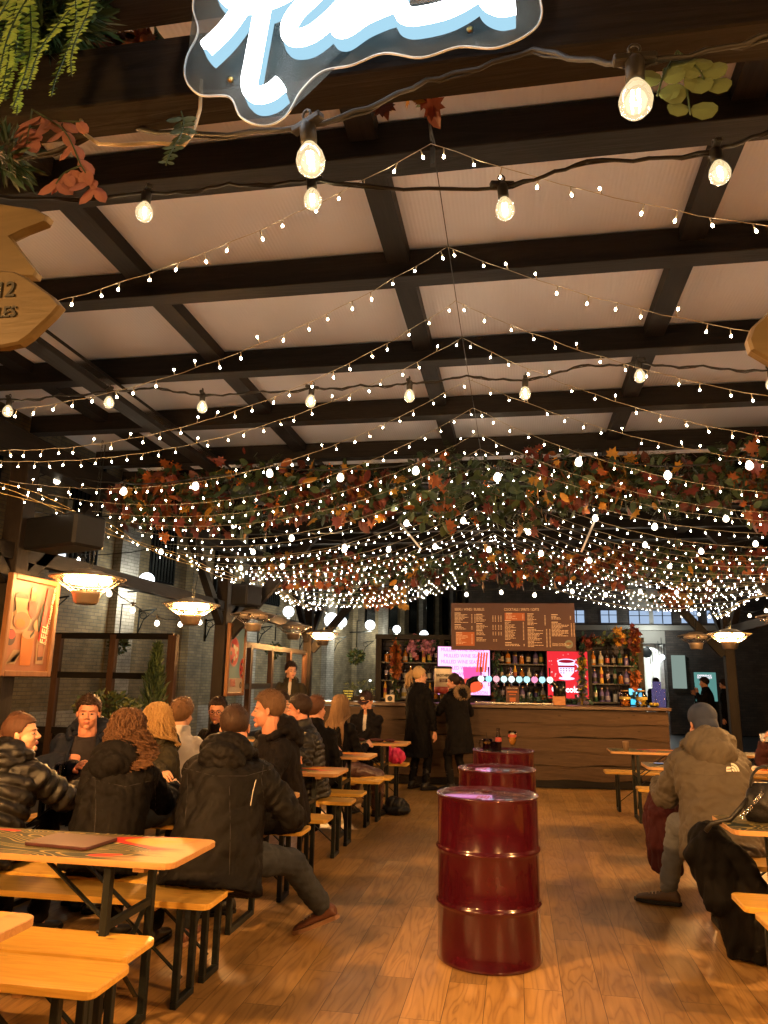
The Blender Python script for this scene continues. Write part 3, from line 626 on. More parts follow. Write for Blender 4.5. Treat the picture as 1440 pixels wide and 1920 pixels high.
def make_hair(root, hair, hp, hr, Hc, s, NB, sp, fw, seedn, g):
    rr = np.random.RandomState(seedn+77); st = hair['style']; m = hair['mat']
    v, f = ICO[5]; P = v*np.array((.081,.103,.093))+np.array((0,-.016,.033))
    hl = np.interp(P[:,1], [-.12,-.05,-.025,.012,.03,.055,.10], [-.062,-.052,-.030,.004,.028,.060,.064+hair.get('recede', 0)])
    k = P[:,2] < hl; vol = hair.get('vol', .004)
    Q = P.copy(); cen = np.array((0,-.01,.02))
    lum = fold_noise(P, 38, seedn+5)*.5+fold_noise(P*np.array([1.5,.5,1]), 90, seedn+6)*.5
    nrm = (P-cen); nrm /= np.linalg.norm(nrm, axis=1, keepdims=True)
    top = np.clip(P[:,2]/.10, 0, 1)
    Q = Q+nrm*(vol+lum*hair.get('rough', .004)+top*hair.get('top', 0.0))[:,None]; Q[k] = cen+(P[k]-cen)*.80
    hb = MB().add([hp(q) for q in Q], f, 0, True)
    def strand(pts, r): hb.tube(pts, [r*.5]+[r]*(len(pts)-2)+[r*.25], 5, flat=.55)
    if st == 'short':
        for i in range(int(hair.get('n', 260)*1.9)):
            a = rr.uniform(0, 2*PI); e = rr.uniform(.1, 1.45); d = np.array((math.cos(a)*math.cos(e), math.sin(a)*math.cos(e), math.sin(e)))
            p = d*np.array((.082,.104,.094))+np.array((0,-.016,.033))
            if p[2] < np.interp(p[1], [-.12,-.05,-.02,.02,.05,.10], [-.05,-.04,.0,.03,.06,.07]): continue
            ln = hair.get('len', .018); t = np.array(hair.get('comb', (0,.6,.1)), float)+rr.randn(3)*.35
            strand([hp(p), hp(p+d*.006+t*ln*.4), hp(p+d*.006+t*ln)], rr.uniform(.0016,.0036)*s)
    else:
        Ln = hair.get('len', .30); n = int(hair.get('n', 120)*2.1); conv = hair.get('tie')
        for i in range(n):
            sx = -1 if i % 2 else 1
            az = rr.uniform(-.42, 1.0)*PI*.5     # -: towards the front; + to the back
            pts = []; ph0 = rr.uniform(.05, .3)
            cutl = rr.uniform(.85, 1.05); r0 = rr.uniform(.002, .016)
            N1 = 8
            a = math.atan2(-math.sin(az), sx*math.cos(az))   # direction around head
            maxe = 1.75 if conv is None else 1.3
            for q in range(N1):
                e = PI/2-(ph0+(maxe-ph0)*q/(N1-1)); d = np.array((math.cos(a)*math.cos(e), math.sin(a)*math.cos(e), math.sin(e)))
                p = d*(np.array((.084,.106,.096))+r0)+np.array((0,-.016,.033))
                if conv is not None:
                    w = (q/(N1-1))**1.5; p = p*(1-w)+np.array(conv)*w
                    if w < .98:
                        dd = p-cen; nd = np.linalg.norm(dd/np.array((.084,.106,.096))); p = cen+dd*max(1.0, (1.03/nd) if nd < 1.03 else 1)
                if hair.get('curl', 0) > .01: p = p+np.array((math.cos(q*1.9+i*1.7), math.sin(q*2.3+i), math.cos(q*2.1+i*.9)))*.010*min(1, q/3)
                pts.append(hp(p))
            base = np.array(pts[-1])
            if conv is None:
                out = (base-Hc); out[2] = 0; out /= (np.linalg.norm(out)+1e-6); L_ = Ln*cutl*s; M2 = 10 if hair.get('curl', 0) < .01 else 18; cur = hair.get('curl', 0.0); p1 = rr.rand()*6.28; ph_ = rr.rand()*40
                shift = hair.get('shift', 0)*rr.uniform(.5, 1.2)
                for q in range(1, M2+1):
                    t = q/M2; p = base+out*(.035*math.sin(t*PI*.5)*hair.get('spread', 1.0))+np.array((shift*t, 0, -L_*t))
                    # stay outside the shoulders / back
                    dn = p-NB; tz = dn[2]
                    if tz < .04: p = p+fw*min(0.0, -(.055+ .05*g)-(dn@fw)) * hair.get('push', 1.0)*min(1, (0.04-tz)/.08)
                    if cur: p = p+np.array((math.cos(t*19+p1), math.sin(t*19+p1)*.6, .3*math.cos(t*19+p1)))*cur*(.5+.5*t)
                    else: p = p+np.array((math.cos(t*5+p1), .4*math.sin(t*5+p1), 0))*.006
                    pts.append(p)
            strand(pts, rr.uniform(.0022, .0062)*s*hair.get('fat', 1)*(.35 if i % 9 == 0 else 1))
        if conv is not None:
            c0 = hp(conv)
            if hair.get('bun'):
                for i in range(26):
                    a = rr.rand()*6.28; b_ = rr.rand()*3; strand([c0+.03*s*np.array((math.cos(a+q)*math.cos(b_), math.sin(a+q), math.cos(a+q)*math.sin(b_))) for q in np.linspace(0, 4, 9)], .008*s)
            else:
                M2 = 12; L_ = Ln*s
                td = hair.get('taildir', (0,-.6,0))
                for i in range(hair.get('tail', 40)):
                    o = rr.randn(3)*.012; p1 = rr.rand()*6; cur = hair.get('curl', 0.0); pts = []
                    lf = rr.uniform(.8, 1.05)
                    for q in range(M2+1):
                        t = q/M2; p = c0+hr@(np.array(td)*.10*s*min(1, t*2.2))+np.array((0,0,-L_*lf*max(0, t-.10)))+o*(1+2.0*t*(1-t*.4))
                        p = p+np.array((math.cos(t*17+p1), math.sin(t*17+p1), 0))*cur*t
                        dn = p-NB
                        if dn[2] < .02: p = p+fw*min(0.0, -(.10+.05*g)-(dn@fw))*min(1, (.02-dn[2])/.08)
                        pts.append(p)
                    strand(pts, .007*s)
    hb.build('hair', m, root)
# ------------------------------------------------------------------ the people
def LW(x, y, rot, *pts):
    c, s_ = math.cos(rot), math.sin(rot); out = []
    for p in pts: dx, dy = p[0]-x, p[1]-y; out.append((c*dx+s_*dy, -s_*dx+c*dy, p[2]))
    return out
C_BLACKP = cloth('black_quilted_nylon', (.006,.005,.0047), puffer=True)
C_BLACKC = cloth('black_cotton_coat', (.004,.0034,.0036))
C_BLACKS = cloth('black_softshell', (.005,.0043,.0044), rough=.6)
C_NAVY = cloth('navy_shell', (.008,.011,.022), rough=.6)
C_HOODIE = cloth('black_hoodie_cotton', (.006,.0047,.0055))
C_OLIVE = cloth('dark_olive_jacket', (.030,.025,.014))
C_OLIVE2 = cloth('khaki_blouse', (.10,.085,.045))
C_TAUPE = cloth('taupe_parka_shell', (.088,.074,.058), rough=.65)
C_BEIGE = cloth('beige_shirt', (.55,.42,.28)); C_WHITE = cloth('white_shirt', (.6,.55,.5)); C_GREYT = cloth('charcoal_tshirt', (.025,.021,.023))
C_JEAN = cloth('dark_blue_jeans', (.030,.035,.045)); C_JEANL = cloth('faded_grey_jeans', (.12,.125,.135)); C_BLACKT = cloth('black_trousers', (.006,.0055,.006))
C_LEATHER = mat('brown_padded_leather', (.075,.035,.03), rough=.3, var=.3, bump=.3, bscale=30)
C_BURG = cloth('burgundy_wool', (.045,.008,.010)); C_SCARF = cloth('tan_scarf', (.38,.22,.12)); C_BEANIE = cloth('slate_beanie_wool', (.032,.042,.080), bscale=160)
C_BLAZER = cloth('black_wool_blazer', (.006,.005,.006))
SH_BROWN = mat('tan_leather_trainer', (.13,.05,.03), rough=.5, var=.3); SH_BLACK = mat('black_shoe_leather', (.014,.012,.012), rough=.4); SH_HIKE = mat('brown_hiking_shoe', (.085,.05,.03), rough=.7, var=.35); LACE = mat('pale_lace', (.45,.33,.22), rough=.8)
SOLE_TAN = mat('tan_sole', (.30,.16,.09), rough=.6)
FUR = mat('tan_faux_fur', (.30,.20,.11), rough=.9, var=.4)
H_RED = hairmat('auburn_hair', (.10,.042,.022)); H_BROWN = hairmat('short_brown_hair', (.045,.022,.013)); H_CURL = hairmat('light_brown_curls', (.13,.06,.024), (.03,.013,.007)); H_BLOND = hairmat('blonde_hair', (.60,.38,.15), (.20,.10,.04))
H_DARK = hairmat('dark_brown_hair', (.028,.014,.010)); H_SANDY = hairmat('sandy_cropped_hair', (.14,.075,.04)); H_LONG = hairmat('long_fair_brown_hair', (.24,.14,.07)); H_GINGER = hairmat('ginger_hair', (.17,.085,.038))
H_BLOND2 = hairmat('pale_blonde_hair', (.62,.42,.20), (.33,.2,.09))
S1 = (.58,.27,.17); S2 = (.52,.22,.14); S3 = (.60,.31,.20); S4 = (.48,.22,.13)
shoeB = dict(mat=SH_BLACK)
# -- the six at the second table
r = R(-4); X0, Y0 = -2.98, 4.02
person('woman in black quilted puffer jacket, auburn hair tied back, face turned right, at far left', X0, Y0, r, s=.97, g=1.15, lean=24, head=(-68,6,0), skin=S3,
       hands=LW(X0, Y0, r, (-3.15,4.6,.84), (-2.72,4.62,.84)), elbows=[(-.5,.0,.2),(.6,.05,.3)], hair=dict(style='tied', mat=H_RED, tie=(.0,-.115,.0), bun=True, n=90), jacket=dict(mat=C_BLACKP, puff=.024, pitch=.075, thick=.038, folds=.016), hood=dict(mat=C_BLACKP, size=1.1, puff=True), trousers=C_BLACKT, shoes=shoeB, seedn=11, hvox=.005)
r = R(200); X0, Y0 = -3.24, 5.50
person('heavyset man in open navy jacket and charcoal T-shirt facing the camera with red drink', X0, Y0, r, s=1.04, g=1.30, lean=14, head=(6,-4,0), skin=S2,
       hands=LW(X0, Y0, r, (-3.5,5.0,.86), (-3.02,4.98,.90)), elbows=[(-.5,.1,.2),(.5,.1,.2)], hair=dict(style='short', mat=H_BROWN, len=.022, comb=(.3,.75,-.45), n=420, vol=.006), shirt=C_GREYT,
       jacket=dict(mat=C_NAVY, thick=.03, open=.085, collar='none', folds=.018), hood=dict(mat=C_NAVY, size=1.12), trousers=C_BLACKT, shoes=shoeB, seedn=12, hvox=.0045, curl=1.0)
r = R(0); X0, Y0 = -2.24, 4.04
person('woman with curly light brown hair and black hooded coat seen from behind', X0, Y0, r, s=.98, g=1.12, lean=16, head=(-12,-4,0), skin=S3,
       hands=LW(X0, Y0, r, (-2.36,4.6,.84), (-2.12,4.62,.84)), hair=dict(style='curly', mat=H_CURL, len=.22, n=230, curl=.030, vol=.016, rough=.016, spread=1.4, shift=.07, fat=.9), jacket=dict(mat=C_BLACKC, thick=.032, folds=.016), hood=dict(mat=C_BLACKC, size=1.1), trousers=C_BLACKT, shoes=shoeB, seedn=13, back_only=True)
r = R(150); X0, Y0 = -2.62, 5.50
person('seated blonde woman with wavy hair in dark olive jacket looking left', X0, Y0, r, s=.96, g=1.0, lean=10, head=(-48,-8,0), skin=S3,
       hands=LW(X0, Y0, r, (-2.55,4.98,.84), (-2.35,5.02,.84)), hair=dict(style='wavy', mat=H_BLOND, len=.21, n=190, curl=.018, vol=.008, fat=.9), jacket=dict(mat=C_OLIVE, thick=.028, folds=.016), hood=dict(mat=C_OLIVE, size=.85), trousers=C_JEAN, shoes=shoeB, seedn=14)
r = R(2); X0, Y0 = -1.64, 4.14
person('large man from behind in long black rain jacket, dark jeans and tan trainers', X0, Y0, r, s=1.04, g=1.30, lean=20, head=(12,-16,-6), skin=S1,
       hands=LW(X0, Y0, r, (-1.86,4.62,.84), (-1.40,4.58,.84)), elbows=[(-.5,.1,.1),(.75,.1,.3)], feet=LW(X0, Y0, r, (-1.95,4.55,.09), (-1.20,4.82,.17)), knees=[(-.2,2,1.2),(1.0,.7,2.0)],
       hair=dict(style='short', mat=H_BROWN, len=.008, n=120, vol=.002), jacket=dict(mat=C_BLACKS, thick=.030, folds=.022, ff=5, crease=.006), hem=-.17, flare=1.18, hood=dict(mat=C_BLACKS, size=1.15), trousers=C_JEAN,
       shoes=dict(mat=SH_BROWN, sole=SOLE_TAN, lace=LACE, dir=[None, (-.92,.05,-.38)]), seedn=15, back_only=True, pants_g=1.12)
r = R(128); X0, Y0 = -1.70, 5.50
person('man with cropped sandy hair and black hoodie looking left across the table', X0, Y0, r, s=1.09, g=1.15, lean=10, head=(-26,-2,0), skin=S2,
       hands=LW(X0, Y0, r, (-1.95,5.02,.84), (-1.62,4.98,.84)), elbows=[(-.6,.0,.4),(.6,.0,.4)], hair=dict(style='short', mat=H_SANDY, len=.014, comb=(0,.5,.25), n=380, vol=.001, top=.006, recede=.01), jacket=dict(mat=C_HOODIE, thick=.022, folds=.018, collar='none'), hood=dict(mat=C_HOODIE, size=1.15), trousers=C_BLACKT, shoes=shoeB, seedn=16, hvox=.0045)
# -- further groups on the left
r = R(5); X0, Y0 = -2.78, 6.02
person('person with tousled ginger hair and white top from behind, beyond the blonde woman', X0, Y0, r, s=.98, g=1.0, lean=10, head=(-15,0,0), skin=S3, hair=dict(style='short', mat=H_GINGER, len=.035, comb=(.1,.2,.3), n=380, vol=.012, rough=.008), jacket=dict(mat=C_WHITE, thick=.015, folds=.012), trousers=C_BLACKT, seedn=17, back_only=True)
r = R(170); X0, Y0 = -2.72, 6.95
person('dark haired man in glasses half hidden behind the large man in the rain jacket', X0, Y0, r, s=1.0, g=1.0, lean=14, head=(20,-6,0), skin=S4, hair=dict(style='short', mat=H_DARK, len=.02, n=260, vol=.006), jacket=dict(mat=C_BLACKC, thick=.02), trousers=C_BLACKT, glasses=True, seedn=18)
r = R(-95); X0, Y0 = -2.40, 7.40
person('young man with dark swept-up hair and beige shirt in profile facing right', X0, Y0, r, s=1.03, g=.9, lean=4, head=(10,-4,0), skin=S3, hair=dict(style='short', mat=H_DARK, len=.035, comb=(.2,.2,.6), n=380, vol=.010, top=.012), jacket=dict(mat=C_BEIGE, thick=.012, folds=.012), trousers=C_BLACKT, seedn=19)
r = R(118); X0, Y0 = -1.88, 6.92
person('man with neat dark hair, black quilted jacket and white collar in profile facing left', X0, Y0, r, s=1.03, g=1.08, lean=10, head=(-20,-6,0), skin=S2, hands=LW(X0, Y0, r, (-2.05,6.5,.84), (-1.85,6.42,.84)), hair=dict(style='short', mat=H_DARK, len=.022, comb=(.2,.5,0), n=380, vol=.008, recede=.004), shirt=C_WHITE, jacket=dict(mat=C_BLACKP, puff=.014, pitch=.05, thick=.026, open=.03), trousers=C_BLACKT, shoes=shoeB, seedn=20)
r = R(0); X0, Y0 = -2.02, 7.48
person('person with dark auburn hair mostly hidden behind the man in the quilted jacket', X0, Y0, r, s=1.0, g=1.0, lean=12, head=(-40,0,0), skin=S1, hair=dict(style='short', mat=H_RED, len=.03, n=300, vol=.012), jacket=dict(mat=C_BLACKC, thick=.02), trousers=C_BLACKT, seedn=21, back_only=True)
r = R(-20); X0, Y0 = -2.02, 8.58
person('woman from behind with very long straight fair brown hair and brown leather trousers', X0, Y0, r, s=.98, g=.95, lean=4, head=(0,0,0), skin=S3, feet=LW(X0, Y0, r, (-1.95,9.0,.09), (-1.62,8.95,.09)), knees=LW(X0, Y0, r, (-1.0,9.6,1.2), (-.6,8.9,.9)), hair=dict(style='long', mat=H_LONG, len=.44, n=240, vol=.008, fat=1.15), jacket=dict(mat=C_BLACKC, thick=.018), trousers=C_LEATHER, pants_g=1.25, shoes=dict(mat=SH_BLACK, boot=True), seedn=22, back_only=True)
r = R(178); X0, Y0 = -1.98, 10.12
person('person in dark baseball cap and black blazer looking down at their hands', X0, Y0, r, s=1.02, g=1.0, lean=6, head=(-14,-24,0), skin=S3, hands=LW(X0, Y0, r, (-2.2,9.85,.66), (-2.05,9.83,.66)), hair=dict(style='short', mat=H_DARK, len=.03, n=260, vol=.004), hat=dict(kind='cap', mat=cloth('dark_plum_cap', (.035,.018,.022))), shirt=C_WHITE, jacket=dict(mat=C_BLAZER, thick=.026, open=.03, folds=.012), trousers=C_BLACKT, shoes=dict(mat=SH_BLACK, boot=True), seedn=23)
r = R(190); X0, Y0 = -3.40, 11.25
person('young man with dark hair standing in olive jacket left of the bar', X0, Y0, r, stand=True, s=1.03, g=1.0, lean=2, head=(30,-4,0), skin=S3, hands=[(-.25,.12,.85),(.25,.12,.85)], hair=dict(style='short', mat=H_DARK, len=.025, n=320, vol=.008, top=.008), shirt=C_WHITE, jacket=dict(mat=C_OLIVE, thick=.024, open=.03), hood=dict(mat=C_OLIVE, size=.8), trousers=C_BLACKT, shoes=shoeB, seedn=24)
r = R(100); X0, Y0 = -5.35, 11.5
person('dark haired person with a tan scarf sitting outside beyond the timber screen', X0, Y0, r, s=1.0, g=1.0, lean=14, head=(20,-14,0), skin=S3, hair=dict(style='short', mat=H_DARK, len=.03, n=260, vol=.012), jacket=dict(mat=C_OLIVE, thick=.03), hood=dict(mat=C_SCARF, size=.85), trousers=C_BLACKT, seedn=25)
# -- at the bar
r = R(-35); X0, Y0 = -1.44, 11.22
person('standing woman with pale blonde ponytail and long black coat at the bar', X0, Y0, r, stand=True, s=1.0, g=.98, lean=2, head=(-30,-2,0), skin=S3, hands=[(-.22,.10,.80),(.24,.10,.78)], elbows=[(-.6,-.3,1.1),(.6,-.3,1.1)], hair=dict(style='tied', mat=H_BLOND2, tie=(0,-.115,.05), n=120, len=.22, tail=60, taildir=(0,-.8,0)), jacket=dict(mat=C_BLACKC, thick=.03, folds=.014), hem=-.48, flare=1.28, trousers=C_BLACKT, shoes=dict(mat=SH_BLACK, boot=True), seedn=26)
r = R(52); X0, Y0 = -.86, 11.28
person('dark haired standing woman in black coat with fur trimmed hood at the bar', X0, Y0, r, stand=True, s=.95, g=1.05, lean=8, head=(28,-6,0), skin=S1, hands=LW(X0, Y0, r, (-1.2,11.55,1.12), (-.95,11.6,1.12)), elbows=[(-.5,.1,.7),(.6,.2,.7)], hair=dict(style='tied', mat=H_DARK, tie=(0,-.11,.06), n=100, len=.16, tail=34, taildir=(0,-.5,0)), jacket=dict(mat=C_BLACKC, thick=.035, folds=.014), hood=dict(mat=C_BLACKC, size=1.0, fur=FUR), hem=-.40, flare=1.25, trousers=C_BLACKT, shoes=dict(mat=SH_BLACK, boot=True), seedn=27)
# -- right hand side
r = R(6); X0, Y0 = 1.30, 5.60
_, PK = person('man from behind in taupe hooded parka, slate beanie, faded jeans and brown hiking shoes', X0, Y0, r, s=1.06, g=1.16, lean=16, head=(10,-12,0), skin=S1,
       hands=LW(X0, Y0, r, (1.02,6.12,.80), (1.5,6.12,.80)), elbows=[(-.5,.05,.2),(.5,.05,.2)], feet=LW(X0, Y0, r, (1.02,6.02,.10), (1.48,6.10,.10)), knees=LW(X0, Y0, r, (.95,8.0,1.2), (1.6,8,1.2)),
       hair=None, hat=dict(kind='beanie', mat=C_BEANIE), jacket=dict(mat=C_TAUPE, thick=.042, folds=.022, ff=5, crease=.007, puff=.006, pitch=.13), hem=-.15, flare=1.1, hood=dict(mat=C_TAUPE, size=1.25), trousers=C_JEANL, pants_g=1.1,
       shoes=dict(mat=SH_HIKE, lace=LACE, dir=[(-.85,.35,0), (-.2,.9,0)]), seedn=28, back_only=True)
r = R(172); X0, Y0 = 2.68, 8.45
person('person in burgundy jacket holding up a phone at the right edge', X0, Y0, r, s=1.0, g=1.1, lean=18, head=(0,-14,0), skin=S3, hands=LW(X0, Y0, r, (2.50,7.95,.95), (2.32,7.98,1.0)), hair=dict(style='tied', mat=H_BROWN, tie=(0,-.11,.05), n=90, bun=True), jacket=dict(mat=cloth('burgundy_jacket', (.06,.022,.022)), thick=.03), trousers=C_BLACKT, seedn=29)
# ------------------------------------------------------------------ camera, world, view
w = bpy.data.worlds.new("World"); SC.world = w; w.use_nodes = True
wn = w.node_tree; bg = wn.nodes['Background']; sky = wn.nodes.new('ShaderNodeTexSky'); sky.sky_type = 'NISHITA'; sky.sun_disc = False
sky.sun_elevation = R(-4); sky.sun_rotation = R(200); wn.links.new(sky.outputs[0], bg.inputs[0]); bg.inputs[1].default_value = .10
cd = bpy.data.cameras.new('Camera'); cam = bpy.data.objects.new('Camera', cd); COL.objects.link(cam); SC.camera = cam
cd.sensor_fit = 'HORIZONTAL'; cd.sensor_width = 36; cd.lens = 36*FPX/1440; cd.clip_end = 500; cd.clip_start = .02
cam.matrix_world = Matrix(((_r[0],_u[0],-_f[0],0),(_r[1],_u[1],-_f[1],0),(_r[2],_u[2],-_f[2],CAMH),(0,0,0,1)))
SC.view_settings.view_transform = 'Standard'; SC.view_settings.look = 'None'; SC.view_settings.exposure = 1.15; SC.view_settings.gamma = 1.0
# ------------------------------------------------------------------ ground and floor
PAVE = mat('wet_dark_paving', (.045,.045,.045), rough=.35, var=.4, scale=1.5, bump=.2, bscale=9)
o = MB().add([(-70,-40,-.02),(70,-40,-.02),(70,110,-.02),(-70,110,-.02)], [(0,1,2,3)]).build('ground', PAVE); tag(o, kind='structure')
o = MB().add([(-4.05,-2.4,0),(3.95,-2.4,0),(3.95,14.6,0),(-4.05,14.6,0)], [(0,1,2,3)]).build('floor', FLOOR); tag(o, kind='structure')
# ------------------------------------------------------------------ marquee: one timber building
MQ = thing('timber_marquee', 'dark timber beer hall frame with posts, crossed beams and translucent roof sheets', 'marquee', (0,0,0))
ZB = 3.55
def part(mb, name, m, parent=MQ): return mb.build(name, m, parent)
ybeams = [(2.60,.14),(3.50,.12),(4.55,.12),(5.57,.12),(6.6,.12),(7.7,.12),(8.8,.12),(9.9,.12),(11.0,.12),(12.1,.12),(13.3,.12)]
for yb, wd in ybeams: part(MB().box((-.05, yb, ZB+.075), (8.1, wd, .15), ch=.004), 'cross_beam', BEAMX)
for xr_ in (-3.44,-1.99,-.56,.88,2.32):
    part(MB().box((xr_, 7.2, ZB+.115), (.115, 13.2, .08)), 'rafter', BEAM)
for xg in (-3.95, 3.65): part(MB().box((xg, 6.4, ZB-.22), (.16, 15.6, .22), ch=.006), 'eave_beam', BEAM)
part(MB().box((-2.80, 5.2, ZB-.065), (.13, 5.3, .12), ch=.004), 'girder', BEAM)
part(MB().box((-2.728, 5.2, ZB-.068), (.012, 5.3, .05)), 'girder_strip', CHROME)
part(MB().box((-.05, 3.95, ZB+.166), (8.2, 6.7, .012)), 'roof_sheet', POLY)
part(MB().box((-.05, 10.95, ZB+.166), (8.2, 7.2, .02)), 'roof_boarding', BEAMX)
part(MB().box((-.05, -1.1, ZB+.20), (8.2, 3.3, .02)), 'porch_boarding', BEAMX)
for yb in (6.95, 8.25, 9.35): part(MB().box((-.05, yb, ZB-.06), (7.9, .10, .20), ch=.004), 'tie_beam', BEAMX)
for sx, xs in ((-1,-3.95),(1,3.65)):
    for yp in (1.0, 5.32, 9.75, 14.1):
        part(MB().box((xs, yp, (ZB-.35)/2), (.16,.16,ZB-.35), ch=.006), 'post', BEAMZ)
        if yp > 2: part(MB().beam((xs+(.0), yp-.10, 2.25), (xs, yp-1.15, ZB-.35), .10,.10), 'knee_brace', BEAM)
        part(MB().beam((xs, yp+.10, 2.25), (xs, yp+1.15, ZB-.35), .10,.10), 'knee_brace', BEAM)
        if yp > 9: part(MB().beam((xs-sx*.08, yp, 2.05), (xs-sx*1.25, yp, ZB-.10), .10,.14), 'knee_brace', BEAM)
    part(MB().box((xs, 6.4, 2.47), (.10, 15.2, .13)), 'side_rail', BEAM)
for a, b in ((atY(745,975,8.0), atY(790,1030,8.0)), (atY(1120,965,8.0), atY(1090,1035,8.0))):
    part(MB().beam(a, b, .035,.02), 'pale_strut', mat('galvanised_strut', (.5,.47,.43), rough=.5))
# entrance lintel: two boards with a gap between, carrying the sign
part(MB().box((-.1, 1.36, 2.86), (5.6, .10, .16), ch=.004), 'lintel_board', BEAMX)
part(MB().box((-.1, 1.36, 3.15), (5.6, .10, .14), ch=.004), 'lintel_board', BEAMX)
for xq in (-2.0,-.62,.9): part(MB().box((xq, 1.43, 3.0), (.09,.045,.32)), 'lintel_batten', BEAMZ)
# ------------------------------------------------------------------ fairy lights
bulbm = MB(); bulbm.ell((0,0,-.034), (.0046,.0046,.0074), None, 1, 0, False); bulbm.tube([(0,0,0),(0,0,-.026)], .0022, 4, 1); BULB = bulbm.mesh('fairy_bulb', [FAIRY, WHITEWIRE])
bulbf = MB(); bulbf.ell((0,0,-.034), (.0042,.0042,.0056), None, 1, 0, False); bulbf.tube([(0,0,0),(0,0,-.024)], .0025, 3, 1); BULBF = bulbf.mesh('fairy_bulb_far', [FAIRY, WHITEWIRE])
ORD = ['nearest','second','third','fourth','fifth','sixth','seventh','eighth','ninth','tenth','eleventh','twelfth','thirteenth','fourteenth','fifteenth','sixteenth','seventeenth','eighteenth','nineteenth','twentieth','twenty-first','twenty-second','twenty-third','twenty-fourth','twenty-fifth','twenty-sixth','twenty-seventh']
apexY = [2.36,3.02,3.50,3.96,4.54,5.04,5.66,6.05]+[6.05+.36*k for k in range(1,19)]
RX = -.27; ZR = 3.45
ridge = MB(); ridge.tube([(RX, y_, ZR+.02-.02*math.sin(y_*2)) for y_ in np.linspace(2.30, 12.7, 30)], .0022, 5, 0)
ridge.tube([(RX,2.36,ZR),(RX-.004,2.30,ZR+.06),(RX,2.5,ZR+.1)], .003, 5); ridge.box((RX,2.42,ZR-.02), (.018,.02,.07), 0)
tag(ridge.build('catenary_wire', CABLE), 'thin black wire down the middle of the roof holding up the fairy lights', 'wire')
def side_end(sx, y_, k):
    # strings gather on the side wires; ends are pulled a little towards the posts
    if sx < 0: return Vector((-3.55, y_+.0, 2.86+.03*math.sin(y_*1.4)))
    return Vector((3.32, y_, 2.80+.03*math.sin(y_*1.3)))
for k, ya in enumerate(apexY):
    zr = ZR-.01-.01*(k % 3); ap = Vector((RX, ya, zr))
    root = thing('fairy_light_string', '%s fairy light string draped from the centre wire, counted from the camera' % ORD[k], 'fairy lights', ap, 0, 'fairy light strings across the hall')
    wire = MB(); spots = []
    for sx in (-1, 1):
        e = side_end(sx, ya+rnd.uniform(-.12,.12)+(.2 if k > 8 else 0), k); span = (e-ap).length; sag = .10*span*rnd.uniform(.88,1.12)
        pts = []
        n = 40
        for q in range(n+1):
            t = q/n; p = ap.lerp(e, t); p.z -= 4*sag*t*(1-t)*(1-.15*t); p.x += .004*math.sin(q*1.7); p.z += .003*math.sin(q*2.3+k); pts.append(p-ap)
        wire.tube(pts, .0016 if k < 8 else .0019, 4, 0, caps=False)
        nb = 32
        for q in range(nb):
            t = (q+.35+rnd.uniform(-.15,.15))/nb; i = t*n; a = pts[int(i)].lerp(pts[min(n, int(i)+1)], i-int(i)); spots.append(a)
    wire.build('wire', WHITEWIRE, root)
    for a in spots:
        upd = rnd.random() < .13
        link_mesh('bulb', BULB if k < 9 else BULBF, root, a, ((PI if upd else 0)+rnd.uniform(-.35,.35), rnd.uniform(-.35,.35), 0))
# side wires with clustered lights
for sx, nm in ((-1,'left'),(1,'right')):
    root = thing('side_light_string', '%s hand run of bunched fairy lights along the eave' % nm, 'fairy lights', (0,0,0))
    wr = MB(); K = 0
    for j in range(3):
        ys = np.linspace(4.2 if sx < 0 else 5.6, 13.6, 44); ph = rnd.random()*6
        pts = [Vector((side_end(sx, y_, 0).x+.05*math.sin(y_*2.1+ph), y_, side_end(sx, y_, 0).z-.03-.05*abs(math.sin(y_*1.15+ph))-j*.02)) for y_ in ys]
        wr.tube(pts, .003, 4, 0, caps=False)
        for q in range(32):
            i = (q+rnd.random())/32*43; a = pts[int(i)].lerp(pts[min(43, int(i)+1)], i-int(i)); K += 1
            link_mesh('bulb', BULBF, root, a, (rnd.uniform(-.6,.6)+(PI if rnd.random() < .3 else 0), rnd.uniform(-.6,.6), 0))
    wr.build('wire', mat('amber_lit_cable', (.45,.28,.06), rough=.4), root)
# ------------------------------------------------------------------ festoon globes
def globe_meshes(near):
    g_ = MB(); prof = [(.010,0),(.0125,-.006),(.018,-.013),(.0255,-.026),(.0295,-.042),(.0265,-.058),(.017,-.069),(.006,-.0735)]
    g_.lathe(prof, (0,0,-.035), 20 if near else 10, 0, True, False); gm = g_.mesh('globe', [GLOBE_NEAR if near else GLOBE_FAR])
    s_ = MB(); s_.lathe([(.004,.012),(.012,.010),(.017,0),(.0165,-.035),(.012,-.040)], (0,0,0), 12, 0); s_.box((0,0,.008), (.075,.020,.016), ch=.003)
    s_.tube([(.010*math.cos(a), 0, .028+.010*math.sin(a)) for a in np.linspace(0, 2*PI, 11)[:-1]], .0028, 5, closed=True)
    f_ = MB()
    if near:
        for kx in (-1, 1): f_.tube([(kx*.006, 0, -.052), (kx*.004, .003, -.066), (kx*.007, 0, -.078), (0,0,-.086)], .0024, 6)
    return gm, s_.mesh('socket', [CABLE]), f_.mesh('filament', [FILA]) if near else None
GN = globe_meshes(True); GF = globe_meshes(False)
